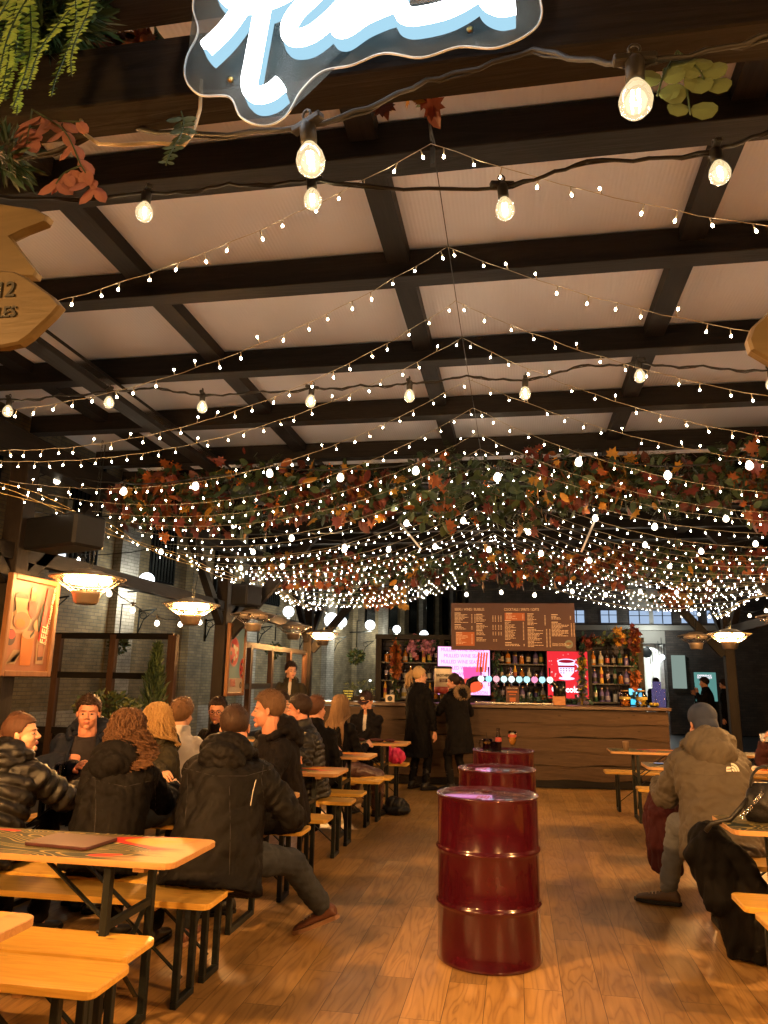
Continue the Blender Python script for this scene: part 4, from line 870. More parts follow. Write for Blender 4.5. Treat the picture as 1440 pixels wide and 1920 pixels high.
def festoon(label, pts, bulbs, near=False, sc=1.0, group='festoon globe strings under the roof'):
    p0 = Vector(pts[0]); root = thing('festoon_string', label, 'festoon lights', p0, 0, group)
    c = MB(); P = [Vector(p)-p0 for p in pts]; D = []
    for i in range(len(P)-1):
        n = 8
        for q in range(n):
            t = q/n; a = P[i].lerp(P[i+1], t); a.z -= .10*(P[i+1]-P[i]).length*4*t*(1-t)*.35; a.z += .004*math.sin(q*2.1+i); D.append(a)
    D.append(P[-1]); c.tube(D, .0055 if near else .006, 6, 0)
    if near: c.tube([d+Vector((0,.004,.008*math.sin(i*.9))) for i, d in enumerate(D)], .0028, 5, 0)
    c.build('cable', CABLE, root)
    for b in bulbs:
        v = Vector(b)-p0; gm, sm, fm = GN if near else GF
        bo = link_mesh('bulb', gm, root, v, (rnd.uniform(-.12,.12), rnd.uniform(-.12,.12), rnd.random()*3), (sc,sc,sc))
        so = link_mesh('socket', sm, bo, (0,0,0))
        if fm: link_mesh('filament', fm, bo)
B1 = [atY(577,238,1.25), atY(1190,118,1.17)]
festoon('nearest festoon cable behind the neon sign with two large glowing globes', [atY(-80,330,1.45), atY(220,235,1.42), B1[0]+Vector((0,.0,.0)), atY(800,150,1.33), atY(1000,90,1.3), B1[1], atY(1460,60,1.2)], B1, True)
B2 = [atY(275,362,2.05), atY(584,335,2.05), atY(942,350,2.02), atY(1341,283,1.95)]
festoon('festoon cable with four clear globes below the first roof bay', [atY(-60,362,2.0), B2[0], atY(430,345,2.08), B2[1], B2[2], atY(1100,300,2.0), B2[3], atY(1480,225,1.9)], B2, True)
B3 = [atY(u, v, 3.75) for u, v in ((18,750),(205,732),(380,740),(585,728),(768,718),(985,712),(1197,680),(1445,694))]
pt3 = [atY(-60,735,3.75)]
for i, b in enumerate(B3):
    pt3.append(b)
    if i < len(B3)-1: m_ = (b+B3[i+1])/2; m_.z += .035 if i in (1, 4, 5) else 0; pt3.append(m_)
festoon('festoon cable with eight small clear globes below the third roof bay', pt3, B3, True)
rows = [(5.9, [(-40,905),(110,892),(234,912),(367,902),(505,878),(638,885),(780,873),(934,884),(1084,856),(1250,880),(1402,862),(1500,880)], 'festoon row just in front of the big leaf garland'),
        (7.9, [(60,965),(252,970),(343,985),(440,980),(546,1003),(645,1020),(763,975),(868,970),(990,990),(1114,965),(1228,980),(1360,965)], 'festoon row hanging behind the big leaf garland'),
        (9.0, [(150,1045),(302,1030),(475,1030),(530,1057),(645,1026),(730,1025),(816,1020),(917,1025),(1014,1032),(1105,1045),(1209,1016),(1313,1028),(1416,1014)], 'festoon row over the middle tables'),
        (10.6, [(381,1050),(453,1062),(546,1040),(610,1068),(681,1063),(760,1062),(846,1068),(912,1066),(983,1076),(1083,1063),(1164,1072),(1256,1058),(1338,1052)], 'festoon row in front of the second leaf garland'),
        (12.0, [(505,1095),(581,1092),(656,1109),(742,1100),(800,1108),(875,1112),(939,1108),(1003,1113),(1072,1106),(1136,1112),(1200,1106),(1268,1108),(1330,1090),(1412,1082)], 'festoon row furthest back above the bar')]
for Y, px, lab in rows:
    bs = [atY(u, v-6, Y+rnd.uniform(-.15,.15)) for u, v in px]; pts = [bs[0]]
    for a, b in zip(bs[:-1], bs[1:]): pts += [b]
    festoon(lab, pts, bs, False)
LS = [atX(u, v, -4.3) for u, v in ((5,1020),(95,1045),(155,1046),(205,1100),(250,1132),(295,1157),(340,1160),(375,1157),(405,1140))]
festoon('slack festoon row outside the left eave beside the brick wall', LS, LS, False)
RS = [atX(u, v, 4.3) for u, v in ((1278,1150),(1296,1138),(1310,1146),(1330,1150),(1352,1137),(1378,1138),(1404,1147),(1436,1137))]
festoon('slack festoon row outside the right eave', RS, RS, False)
# ------------------------------------------------------------------ heaters
def heater(label, loc, lit, rz=0.0, watts=1.0, sc=1.0, camh=False):
    root = thing('patio_heater', label, 'heater', loc, rz, 'hanging patio heaters')
    MB().lathe([(.03,.075),(.10,.062),(.13,.045),(.30,.004),(.302,-.004),(.29,.0),(.12,.032),(.03,.045)], (0,0,0), 32, 0, True, False).build('shade', HEATTOP, root)
    MB().lathe([(.285,-.002),(.12,.028),(.02,.04)], (0,0,-.002), 24, 0, True, False).build('reflector', HEATREFL, root)
    g_ = MB()
    for q in range(20):
        a = q*PI/10; g_.tube([(.285*math.cos(a),.285*math.sin(a),-.004),(.20*math.cos(a),.20*math.sin(a),-.065),(.12*math.cos(a),.12*math.sin(a),-.115)], .0022, 4)
    for r_, z_ in ((.245,-.035),(.205,-.062),(.165,-.088)): g_.tube([(r_*math.cos(a), r_*math.sin(a), z_) for a in np.linspace(0, 2*PI, 25)[:-1]], .002, 4, closed=True)
    g_.build('guard_grille', CHROME, root)
    e_ = MB()
    for a0, a1 in ((.15,1.4),(1.7,2.95),(3.3,4.55),(4.85,6.1)): e_.tube([(.165*math.cos(a),.165*math.sin(a),-.018) for a in np.linspace(a0, a1, 9)], .024, 8)
    e_.build('heating_element', HEATGLOW if lit else mat('unlit_quartz_tube', (.5,.42,.36), rough=.2), root)
    MB().lathe([(.125,-.112),(.11,-.135),(.095,-.20),(.075,-.215)], (0,0,0), 24).build('base_cap', HEATTOP, root)
    c_ = MB(); top = 3.45-loc[2]
    for q in range(int(top/.04)): z_ = .08+q*.04; c_.tube([(.007*math.cos(a)*(1 if q % 2 else 0), .007*math.cos(a)*(0 if q % 2 else 1), z_+.016*math.sin(a)+.016) for a in np.linspace(0, 2*PI, 9)[:-1]], .0022, 4, closed=True)
    c_.tube([(.02,0,.07),(.05,.01,.35),(.02,0,.6),(.03,0,top)], .004, 5); c_.build('chain', STEEL, root)
    if lit:
        ld = bpy.data.lights.new('heater_lamp', 'POINT'); ld.energy = 270*watts; ld.color = (1,.49,.15); ld.shadow_soft_size = .10
        lo = bpy.data.objects.new('heater_lamp', ld); COL.objects.link(lo); lo.parent = root; lo.location = (0,0,-.05)
    return root
heater('lit halogen heater hanging in front of the cocktail poster', (-3.47,5.62,2.30), True, watts=.12)
heater('lit halogen heater hanging between the two posters', (-3.40,7.50,2.27), True)
heater('unlit heater hanging in front of the pizza slice poster', (-3.40,9.45,2.33), False)
heater('unlit heater hanging just left of the small lit heater by the bar', (-3.62,12.0,2.36), False)
heater('small distant lit heater hanging left of the bar', (-3.45,13.3,2.33), True)
heater('lit halogen heater hanging in front of the right hand post', (2.95,11.3,2.24), True)
heater('unlit heater hanging just left of the lit one on the right', (2.92,13.2,2.32), False)
heater('unlit heater cut by the right edge of the photo', (3.10,9.5,2.33), False)
# heaters of the same row that hang beside the camera, outside the frame; one is added for the floor
heater('lit heater above the nearest tables on the left', (-2.8,1.9,2.30), True, watts=3.0)
heater('lit heater above the nearest tables on the right', (2.9,2.6,2.30), True, watts=2.3)
heater('lit heater above the right hand tables', (3.0,6.6,2.30), True, watts=1.2)
heater('added lit heater behind the camera on the right, brightening the near floor', (2.4,-.9,2.35), True, watts=1.8)  # unseen heater added to brighten the floor at near right
heater('lit heater inside the entrance on the left', (-2.6,-.9,2.35), True, watts=2.2)
# ------------------------------------------------------------------ posters and speakers on the left
def poster(label, y0, y1, z0, z1, lean_=0.0):
    xc = -3.80; root = thing('framed_poster', label, 'poster', (xc, (y0+y1)/2, z0), PI/2); W = y1-y0; Hh = z1-z0
    f_ = MB()
    for sx in (-1, 1): f_.box((sx*(W/2-.022), 0, Hh/2), (.044,.05,Hh), ch=.006)
    for z_ in (.022, Hh-.022): f_.box((0,0,z_), (W-.088,.046,.044), ch=.006)
    f_.build('frame', PICFRAME, root)
    return root, W-.088, Hh-.088
def flatpoly(mb, pts, y, mi=0, th=.0012): 
    n = len(pts); mb.add([(p[0], y, p[1]) for p in pts]+[(p[0], y-th, p[1]) for p in pts], [tuple(range(n)), tuple(range(2*n-1, n-1, -1))]+[(i, (i+1) % n, n+(i+1) % n, n+i) for i in range(n)], mi)
def disc(cx, cz, rx, rz_, n=20, a0=0): return [(cx+rx*math.cos(2*PI*k/n+a0), cz+rz_*math.sin(2*PI*k/n+a0)) for k in range(n)]
def pm(n, c): return mat('print_'+n, tuple(q*.42 for q in c), rough=.45, var=.06)
PC = dict(sal=pm('warm_peach', (.50,.19,.09)), red=pm('red', (1.0,.06,.05)), amber=pm('amber', (.75,.22,.01)), dark=pm('plum_brown', (.10,.04,.035)), cream=pm('cream', (.60,.38,.20)), teal=pm('teal', (.42,.72,.75)), olive=pm('dark_green', (.03,.05,.03)), grey=pm('grey_brown', (.22,.15,.13)), pink=pm('pink', (1.0,.42,.36)), paper=pm('paper', (1.0,.85,.66)))
PCL = list(PC.values()); PI_ = {k: i for i, k in enumerate(PC)}
root, W_, H_ = poster('copper framed cocktail poster with an orange drink and a red side banner', 5.10, 5.72, 1.50, 2.28)
b_ = MB(); b_.box((0,.008,.044+H_/2), (W_,.012,H_), 0, PI_['grey']); c0 = .044
def F(pts, key, lay=1): flatpoly(b_, [(x_*W_/2, c0+z_*H_) for x_, z_ in pts], .001-.0014*lay, PI_[key])
F([(-1,0),(1,0),(1,.48),(-1,.42)], 'sal'); F([(-1,.42),(-.2,.40),(.1,.62),(-.5,.72),(-1,.60)], 'cream', 1.5)
F(disc(-.55,.80,.30,.07), 'dark', 2); F([(-.85,.80),(-.25,.80),(-.35,.62),(-.5,.58),(-.72,.62)], 'cream', 3); F(disc(-.45,.55,.38,.10), 'sal', 4); F(disc(-.5,.52,.22,.05), 'amber', 5)
F(disc(-.85,.36,.22,.09), 'dark', 3); F(disc(-.82,.39,.16,.05), 'red', 4)
F([(-.2,.78),(.2,.78),(.18,.64),(0,.58),(-.16,.64)], 'red', 3); F([(-.14,.93),(.10,.93),(.12,.79),(-.14,.79)], 'sal', 3); F(disc(-.02,.92,.12,.03), 'cream', 4)
F([(-.38,.40),(.22,.40),(.16,.06),(-.32,.06)], 'amber', 5); F(disc(-.08,.40,.30,.045), 'cream', 6); F([(.0,.40),(.2,.47),(.16,.42),(.02,.37)], 'olive', 7)
F([(.30,.58),(.50,.78),(.62,.74),(.55,.5),(.40,.44)], 'olive', 3); F(disc(.35,.52,.2,.07), 'cream', 2); F([(.35,.36),(.85,.36),(.78,.08),(.42,.08)], 'cream', 4); F([(.45,.30),(.75,.30),(.72,.12),(.48,.12)], 'sal', 5); F([(.48,.16),(.74,.17),(.72,.13),(.5,.12)], 'dark', 6)
F([(.62,.97),(.98,.97),(.80,.34),(.42,.34)], 'red', 6)
for q in range(7): F([(-.95+q*.06,.06+q*.01),(-.90+q*.06,.06),(-.6+q*.06,.22),(-.65+q*.06,.23)], 'cream', 2)
b_.build('print', PCL, root)
t_ = txt('OUR WAY STRAIGHT FROM OUR BAR', .034, CREAM, root, (.235*W_/.53,-.012,c0+H_*.72), (PI/2,-R(82),0)); t_ = txt('FEEL', .085, CREAM, root, (.17*W_/.53,-.012,c0+H_*.43), (PI/2,-R(82),0))
root, W_, H_ = poster('tall narrow framed poster of red pizza slices on teal', 9.62, 10.27, 1.28, 2.24)
b_ = MB(); b_.box((0,.008,.044+H_/2), (W_,.012,H_), 0, PI_['teal']); F([(-1,0),(1,0),(1,.22),(-1,.22)], 'paper', 1); F([(-.7,.87),(.1,.87),(.1,1.0),(-.7,1.0)], 'paper', 2); F([(-.62,.885),(.02,.885),(.02,.985),(-.62,.985)], 'pink', 3)
for cx, cz, rx, rz_ in ((-.3,.62,.66,.23),(.95,.37,.45,.17)):
    def clip(P_): return [(max(-1, min(1, a)), b) for a, b in P_]
    F(clip(disc(cx,cz,rx,rz_)), 'pink', 2); F(clip(disc(cx,cz,rx*.86,rz_*.88)), 'red', 3)
    for q in range(9):
        a = q*2.4; rr_ = .25+.5*((q*37) % 10)/10; F(clip(disc(cx+rx*rr_*math.cos(a), cz+rz_*rr_*math.sin(a), .12*rx/.66, .035*rz_/.23, 10)), ['paper','dark','paper'][q % 3], 4+q*.1)
F(disc(.78,.11,.14,.05), 'olive', 3); F(disc(.78,.11,.08,.028), 'cream', 4); b_.build('print', PCL, root)
for s_, z_, sz in (('SPEAK',.165,.085),('EASIER',.12,.085)): txt(s_, sz, PC['pink'], root, (-.09,-.008,.044+H_*z_), TXTROT, sx=.8)
def speaker(label, loc, rz, w_, h_, d_):
    root = thing('loudspeaker', label, 'speaker', loc, rz); MB().box((0,0,0), (w_, d_, h_), ch=.02).build('cabinet', BLACKP, root)
    e = MB(); poly = disc(0,0,d_*.40,h_*.46,24); e.prism(poly, 0, .03, T=(np.array([[0,0,1],[1,0,0],[0,1,0]]), (w_/2,0,0)), ch=.006)
    e.build('end_grille', mat('grey_speaker_grille', (.11,.13,.15), rough=.5), root); MB().box((0,0,h_/2+.07), (.05,.05,.16)).build('bracket', STEEL, root)
speaker('large black wall speaker with a grey rounded end above the cocktail poster', (-3.55,5.35,2.62), R(160), .62,.26,.30)
speaker('black speaker hanging above the pizza poster', (-3.5,9.4,2.58), R(75), .36,.28,.26)
# ------------------------------------------------------------------ tables and benches
def legU(y0, y1, z1, x0):
    m_ = MB(); t = .032
    for y_ in (y0, y1): m_.box((x0, y_, z1/2+.016), (t, t, z1-.032), ch=.003)
    m_.box((x0, (y0+y1)/2, .016), (t*1.05, y1-y0+t, .032), ch=.003); m_.box((x0, (y0+y1)/2, z1-.012), (t, y1-y0-t, .024)); return m_
def bench_proto(pine):
    root = thing('bench', 'x', 'bench'); W, D = 2.2, .27
    MB().prism(rrect(W, D, .035), .442, .47, ch=.004).build('seat', PINE, root)
    for sx in (-1, 1):
        m_ = legU(-.085, .085, .44, sx*(W/2-.16)); m_.build('leg', STEEL, root)
        MB().beam((sx*(W/2-.17), 0, .10), (sx*(W/2-.60), 0, .435), .022,.006).build('stay', STEEL, root)
    MB().box((W/2-.30,0,.430), (.04,.22,.022)).build('batten', PINE_EDGE, root); return root
def table_proto():
    root = thing('beer_table', 'x', 'table'); W, D = 2.2, .49
    MB().prism(rrect(W, D, .05), .744, .77, mi=0, mside=1, ch=.003).build('table_top', [PRINT, PINE_EDGE], root)
    for sx in (-1, 1):
        x0 = sx*(W/2-.30); m_ = MB(); t = .034
        for y_ in (-.20, .20): m_.box((x0, y_, .38), (t, t, .70), ch=.003)
        m_.box((x0, 0, .017), (t, .43, .034), ch=.003); m_.box((x0, 0, .50), (t*.7, .37, .030)); m_.build('leg', STEEL, root)
        c_ = MB(); c_.beam((x0-sx*.02,-.19,.10), (x0-sx*.02,.19,.48), .020,.008); c_.beam((x0-sx*.03,.19,.10), (x0-sx*.03,-.19,.48), .020,.008)
        c_.beam((x0-sx*.02,.10,.47), (x0-sx*.38,.10,.735), .024,.008); c_.beam((x0-sx*.02,-.10,.47), (x0-sx*.38,-.10,.735), .024,.008); c_.build('brace', STEEL, root)
    MB().box((W/2-.16,0,.733), (.05,.44,.02)).build('batten', PINE_EDGE, root); return root
BP = bench_proto(PINE); TP = table_proto(); used = {'b': False, 't': False}
def place(kind, x, y, label, dz=0.0, rz=0.0):
    src = BP if kind == 'b' else TP
    if not used[kind]: o = src; used[kind] = True
    else: o = copy_tree(src)
    o.location = (x, y, dz); o.rotation_euler = (0,0,rz+rnd.uniform(-.006,.006)); o['label'] = label
    o['group'] = 'pine benches in rows' if kind == 'b' else 'beer tables in rows'; return o
LX = -1.46-1.1; RXX = 1.09+1.1
place('t', -1.52-1.1, 2.15, 'nearest table cut by the left edge above two bright pine benches')
place('b', LX+.02, 2.76, 'front one of two bright pine benches pushed together at lower left')
place('b', LX-.03, 3.06, 'rear one of two bright pine benches pushed together at lower left')
place('t', -1.41-1.1, 3.36, 'table with black, red and yellow print carrying a closed menu, left foreground')
place('b', LX+.0, 3.79, 'empty orange-lit bench right behind the printed foreground table')
place('b', LX, 4.11, 'bench carrying the woman in puffer jacket and the man in rain jacket')
place('t', LX+.0, 4.95, 'table ringed by the six people in the left foreground')
place('b', LX-.05, 5.55, 'empty-ended bench behind the man in black hoodie')
place('b', LX, 6.04, 'bench with a bright end right of the large man')
place('t', LX+.0, 6.46, 'table by the man in the quilted jacket with an empty pale end')
place('b', LX, 6.92, 'bench carrying the man in the quilted jacket')
place('b', LX, 7.42, 'bench beyond the man in the quilted jacket, its end free')
place('t', LX, 7.86, 'table in front of the long haired woman')
place('b', LX+.0, 8.36, 'pale bench end beside the long haired woman')
place('b', LX+.06, 8.70, 'bench the long haired woman sits on')
place('t', LX+.12, 9.56, 'table in front of the person in the baseball cap with a paper cup')
place('b', LX+.04, 10.12, 'bench the person in the baseball cap sits on, with a pink bag')
place('b', RXX, 4.03, 'nearest bench end at the lower right edge')
place('b', RXX-.02, 4.36, 'second bench end at the lower right edge behind the nearest')
place('t', RXX+.03, 4.78, 'right hand table with red print carrying the black handbag')
place('b', RXX, 5.28, 'bench just behind the black handbag')
place('b', RXX, 5.63, 'bench the man in the taupe parka sits on')
place('t', RXX+.1, 6.45, 'table in front of the man in the taupe parka')
place('b', RXX+.06, 7.25, 'bench hidden mostly behind the man in the taupe parka')
place('t', RXX+.1, 7.90, 'right hand table with the cola bottle and a phone lying on it')
place('b', RXX+.12, 8.60, 'bench end with two black legs left of the man in taupe parka')
place('t', RXX-.05, 9.52, 'furthest right hand table next to the bar')
place('b', RXX-.05, 10.15, 'furthest right hand bench against the bar')
# ------------------------------------------------------------------ oil drums
def drum_mesh():
    r_ = .2925; p = [(r_-.012,0),(r_+.004,.003),(r_+.006,.012),(r_,.024)]
    for z0 in (.30,.585): p += [(r_,z0-.022),(r_+.004,z0-.013),(r_+.011,z0-.004),(r_+.011,z0+.004),(r_+.004,z0+.013),(r_,z0+.022)]
    p += [(r_,.855),(r_+.002,.862),(r_+.007,.870),(r_+.005,.878),(r_-.003,.880),(r_-.009,.876),(r_-.012,.862),(r_-.03,.860),(.001,.861)]
    return MB().lathe(p, (0,0,0), 72, 0, True, True).mesh('drum_shell', [RED])
DM = drum_mesh()
for (x_, y_), lab in (((-.19,4.73), 'nearest oxblood red oil drum standing alone in the aisle'), ((-.17,6.09), 'middle oxblood red oil drum, mostly hidden by the nearest one'), ((-.15,7.70), 'furthest oxblood red oil drum with the drinks on top')):
    root = thing('oil_drum', lab, 'oil drum', (x_, y_, 0), rnd.random()*3, 'red oil drum tables'); link_mesh('shell', DM, root)
    q = MB(); q.lathe([(.032,0),(.034,.006),(.028,.013),(.001,.014)], (.20,.02,.860), 16); q.build('bung', RED, root)
    q = MB(); q.lathe([(.018,0),(.019,.005),(.014,.010),(.001,.011)], (-.20,.03,.860), 12); q.build('vent_plug', RED, root)
# drinks
def glassware(name, label, cat, loc, kind, rz=0, sc=1.0, liq=BEER, fill=.7):
    root = thing(name, label, cat, loc, rz)
    if kind == 'mug':
        MB().lathe([(.036,.004),(.040,.0),(.042,.10),(.0395,.10),(.037,.012)], (0,0,0), 20, 0, True, True).build('glass', GLASS, root)
        MB().lathe([(.0355,.012),(.0385,.07),(.001,.071)], (0,0,0), 18).build('drink', liq, root)
        MB().tube([(-.040,0,.085),(-.062,0,.082),(-.070,0,.055),(-.060,0,.028),(-.040,0,.022)], .006, 8).build('handle', GLASS, root)
        MB().tube([(.01,0,.02),(-.012,.0,.155)], .0025, 6).build('straw', BLACKP, root)
    elif kind == 'goblet':
        MB().lathe([(.033,0),(.034,.003),(.006,.010),(.005,.045),(.020,.062),(.033,.10),(.034,.13),(.031,.165),(.0295,.165),(.032,.13),(.031,.102)], (0,0,0), 22, 0, True, False).build('glass', GLASS, root)
        MB().lathe([(.002,.055),(.018,.064),(.0308,.10),(.032,.128),(.001,.1285)], (0,0,0), 20).build('drink', liq, root)
        MB().lathe([(.0345,.118),(.034,.140)], (0,0,0), 20, 0, True, False).build('label_band', pm('red_glass_band', (.75,.10,.06)), root)
        MB().lathe([(.0315,.1286),(.0305,.150),(.001,.151)], (0,0,0), 18).build('foam', FOAM, root)
    elif kind == 'cola':
        MB().lathe([(.026,0),(.029,.004),(.028,.03),(.025,.055),(.029,.085),(.028,.105),(.016,.14),(.0125,.165),(.0125,.188),(.014,.19),(.014,.198),(.011,.2)], (0,0,0), 18, 0, True, False).build('glass', GLASS, root)
        MB().lathe([(.025,.004),(.027,.03),(.0242,.055),(.0275,.080),(.001,.081)], (0,0,0), 16).build('drink', COLA, root)
        MB().lathe([(.0296,.088),(.0290,.108),(.024,.124)], (0,0,0), 18, 0, True, False).build('label_band', pm('red_label', (.7,.05,.04)), root)
    elif kind == 'cup':
        MB().lathe([(.030,0),(.042,.115),(.044,.118),(.040,.116),(.029,.004)], (0,0,0), 20, 0, True, True).build('cup', liq, root)
        MB().lathe([(.039,.10),(.001,.101)], (0,0,0), 18, 0, True, False).build('froth', FOAM, root)
    elif kind == 'tumbler':
        MB().lathe([(.030,0),(.036,.12),(.0345,.12),(.0285,.006)], (0,0,0), 18).build('glass', GLASS, root)
        MB().lathe([(.0280,.007),(.0325,.12*fill),(.001,.12*fill+.001)], (0,0,0), 16).build('drink', liq, root)
        MB().tube([(.0,0,.01),(.022,.0,.19)], .003, 6).build('straw', BLACKP, root)
    for c_ in [root]: c_.scale = (sc,)*3
    return root
glassware('beer_mug', 'glass mug of amber drink with a straw on the furthest drum', 'drink', (-.30,7.70,.862), 'mug', 0, 1.15)
glassware('cola_bottle', 'small glass cola bottle with red label on the furthest drum', 'drink', (-.195,7.66,.862), 'cola', 0, 1.1)
glassware('cola_glass', 'dark cola glass between the mug and the bottle on the furthest drum', 'drink', (-.238,7.62,.862), 'tumbler', 0, .8, COLA, .8)
glassware('beer_goblet', 'stemmed beer glass with a red band on the furthest drum', 'drink', (-.06,7.66,.862), 'goblet', 0, 1.2)
glassware('red_cocktail', 'tumbler of red drink with a straw held by the heavyset man', 'drink', (-3.10,4.93,.772), 'tumbler', 0, 1.2, REDDRINK, .75)
glassware('paper_cup', 'orange paper cup on the table beside the person in the cap', 'cup', (-2.02,9.44,.772), 'cup', 0, 1.1, pm('orange_cup', (.75,.33,.06)))
glassware('cola_bottle', 'cola bottle standing on the right hand table at the photo edge', 'drink', (1.98,7.78,.772), 'cola', 0, 1.15)
glassware('coffee_cup', 'beige paper cup on the table left of the man in taupe parka', 'cup', (1.22,9.36,.772), 'cup', 0, .9, pm('beige_cup', (.55,.36,.22)))
o = MB().prism(rrect(.33,.23,.012), 0, .014, ch=.002).build('menu', mat('dark_menu_cover', (.06,.018,.018), rough=.4, var=.4, scale=9)); o.location = (-2.02,3.36,.772); o.rotation_euler = (0,0,R(-6)); tag(o, 'closed dark maroon menu lying on the printed foreground table', 'menu')
o = MB().prism(rrect(.15,.075,.012), 0, .009, ch=.002).build('phone', BLACKP); o.location = (1.36,7.95,.772); tag(o, 'black phone lying on the table left of the man in taupe parka', 'phone')
sc_ = MB().prism(rrect(.14,.066,.008), 0, .001).build('screen', emis('phone_screen', (.25,.30,.45), .5), o, (0,0,.0092))
for (x_, y_, n_, lab) in ((-1.75,9.60,6,'crumpled dark scarf lying on the table before the person in the cap'),):
    m_ = MB(); 
    for q in range(n_): m_.ell((rnd.uniform(-.22,.22), rnd.uniform(-.05,.05), .018), (.07,.045,.022), rotm(rnd.random()*3), 3)
    V, F_, Nn = remesh(*m_.arrays(), voxel=.007, smooth=2); V = V+Nn*(fold_noise(V, 30, 5)*.006)[:,None]; o = MB().add(V, F_, 0, True).build('scarf', cloth('plum_scarf', (.06,.02,.02))); o.location = (x_, y_, .77); tag(o, lab, 'scarf')
# ------------------------------------------------------------------ bags and coats
def softbag(name, label, cat, loc, ells, m_, seed, amp=.012, vox=.009, freq=10, mb0=None):
    m2 = mb0 or MB()
    for c, r_, ro in ells: m2.ell(c, r_, rotm(*ro), 3)
    V, F_, Nn = remesh(*m2.arrays(), voxel=vox, smooth=4); V = V+Nn*(fold_noise(V*np.array([1.3,1.3,.6]), freq, seed, 4)*amp+fold_noise(V*np.array([1.2,1.2,.8]), freq*2.3, seed+1, 3)*amp*.4)[:,None]
    root = thing(name, label, cat, loc); MB().add(V, F_, 0, True).build('body', m_, root); return root
HB = mat('black_grained_leather', (.007,.006,.006), rough=.4, bump=.2, bscale=200, spec=.3)
root = thing('handbag', 'black leather handbag with arched handle and silver chain on the right hand table', 'handbag', (1.41,4.86,.772), R(8))
m_ = MB(); rings = []
for t, w_, d_ in ((0,.135,.065),(.03,.145,.075),(.10,.15,.075),(.16,.125,.055),(.195,.10,.035),(.21,.08,.02)): rings.append(((0,0,t), (w_,0,0), (0,d_,0)))
loft(m_, rings, 28); V, F_, Nn = remesh(*m_.arrays(), voxel=.007, smooth=2); V = V+Nn*(fold_noise(V, 16, 3)*.006)[:,None]; MB().add(V, F_, 0, True).build('body', HB, root)
MB().tube([(.10*math.cos(a), .0, .185+.115*math.sin(a)) for a in np.linspace(-.15, PI+.15, 16)], .012, 8, flat=.6).build('handle', HB, root)
MB().tube([(-.13,-.02,.12),(-.19,-.03,.06),(-.25,-.05,.012),(-.36,-.06,-.01),(-.40,-.07,-.05)], .014, 8, flat=.4, hint=(0,1,0)).build('strap', HB, root)
c_ = MB()
for (x0, z0, x1, z1) in ((-.14,.085,-.20,.035),(-.075,.16,-.115,.115),(.06,.10,.09,.03)):
    for q in range(6): t = q/5; c_.tube([(x0+(x1-x0)*t+.007*math.cos(a), -.082+.004*math.sin(a)*(q % 2), z0+(z1-z0)*t+.009*math.sin(a)) for a in np.linspace(0, 2*PI, 9)[:-1]], .0022, 5, closed=True)
c_.build('chain', CHROME, root)
softbag('crossbody_bag', 'black floppy bag lying on the floor at the end of the left benches', 'bag', (-1.42,9.15,0), [((0,0,.05),(.17,.12,.06),(0,0,0)),((-.03,0,.12),(.10,.09,.08),(0,.3,.2)),((.06,.03,.10),(.09,.08,.06),(0,0,.4))], HB, 41, .018)
softbag('pink_bag', 'crumpled bright pink bag on the bench by the person in the cap', 'bag', (-1.58,10.05,.47), [((0,0,.09),(.13,.09,.10),(0,0,0)),((-.05,0,.17),(.06,.05,.08),(0,0,.3))], mat('hot_pink_plastic', (.62,.03,.13), rough=.3, var=.4, scale=15), 42, .016, freq=16)
# burgundy coat over the lap side of the parka man
m_ = MB(); loft(m_, [((0,0,.72),(.10,0,0),(0,.20,0)),((-.02,.0,.60),(.14,0,0),(0,.24,0)),((-.03,0,.40),(.13,0,0),(0,.23,0)),((-.02,0,.18),(.11,0,0),(0,.20,0)),((0,0,.14),(.08,0,0),(0,.16,0))], 24)
softbag('burgundy_coat', 'burgundy wool coat hanging off the bench left of the man in taupe parka', 'coat', (1.10,6.36,.0), [], C_BURG, 43, .020, freq=8, mb0=m_)
# the big black coat over the bench end at lower right
m_ = MB(); X_ = lambda t, w_, d_, ox=0, oy=0: ((ox,oy,t),(w_,0,0),(0,d_,0))
loft(m_, [X_(.02,.135,.10,.15,-.03),X_(.10,.15,.12,.14,-.02),X_(.28,.145,.12,.10,0),X_(.42,.155,.12,.04,.02),X_(.54,.165,.12,-.01,.04),X_(.64,.12,.10,-.02,.05),X_(.72,.05,.05,-.03,.06)], 28)
cap(m_, (-.08,0,.56), .06, (-.04,-.05,.30), .07); cap(m_, (.10,-.02,.58), .06, (.24,-.07,.30), .058); cap(m_, (.24,-.07,.30), .058, (.27,-.10,.08), .055); m_.ell((.24,-.05,.10), (.16,.10,.09), None, 3)
root = softbag('black_coat', 'long black coat draped over the bench end, trailing to the floor at lower right', 'coat', (1.13,5.0,0), [], C_BLACKC, 44, .022, freq=8, vox=.009, mb0=m_)
z_ = MB(); z_.tube([(.30,-.17,.03),(.285,-.175,.12),(.30,-.165,.19)], .0035, 6); z_.build('zip', WHITEWIRE, root)
# phone in the hand at the right
ph = MB().prism(rrect(.155,.075,.012), 0, .009, ch=.002).build('phone', pm('patterned_phone_case', (.45,.50,.62))); ph.location = (2.33,7.90,1.05); ph.rotation_euler = (R(75),0,R(10)); tag(ph, 'phone in a pale blue patterned case held up at the right edge', 'phone')
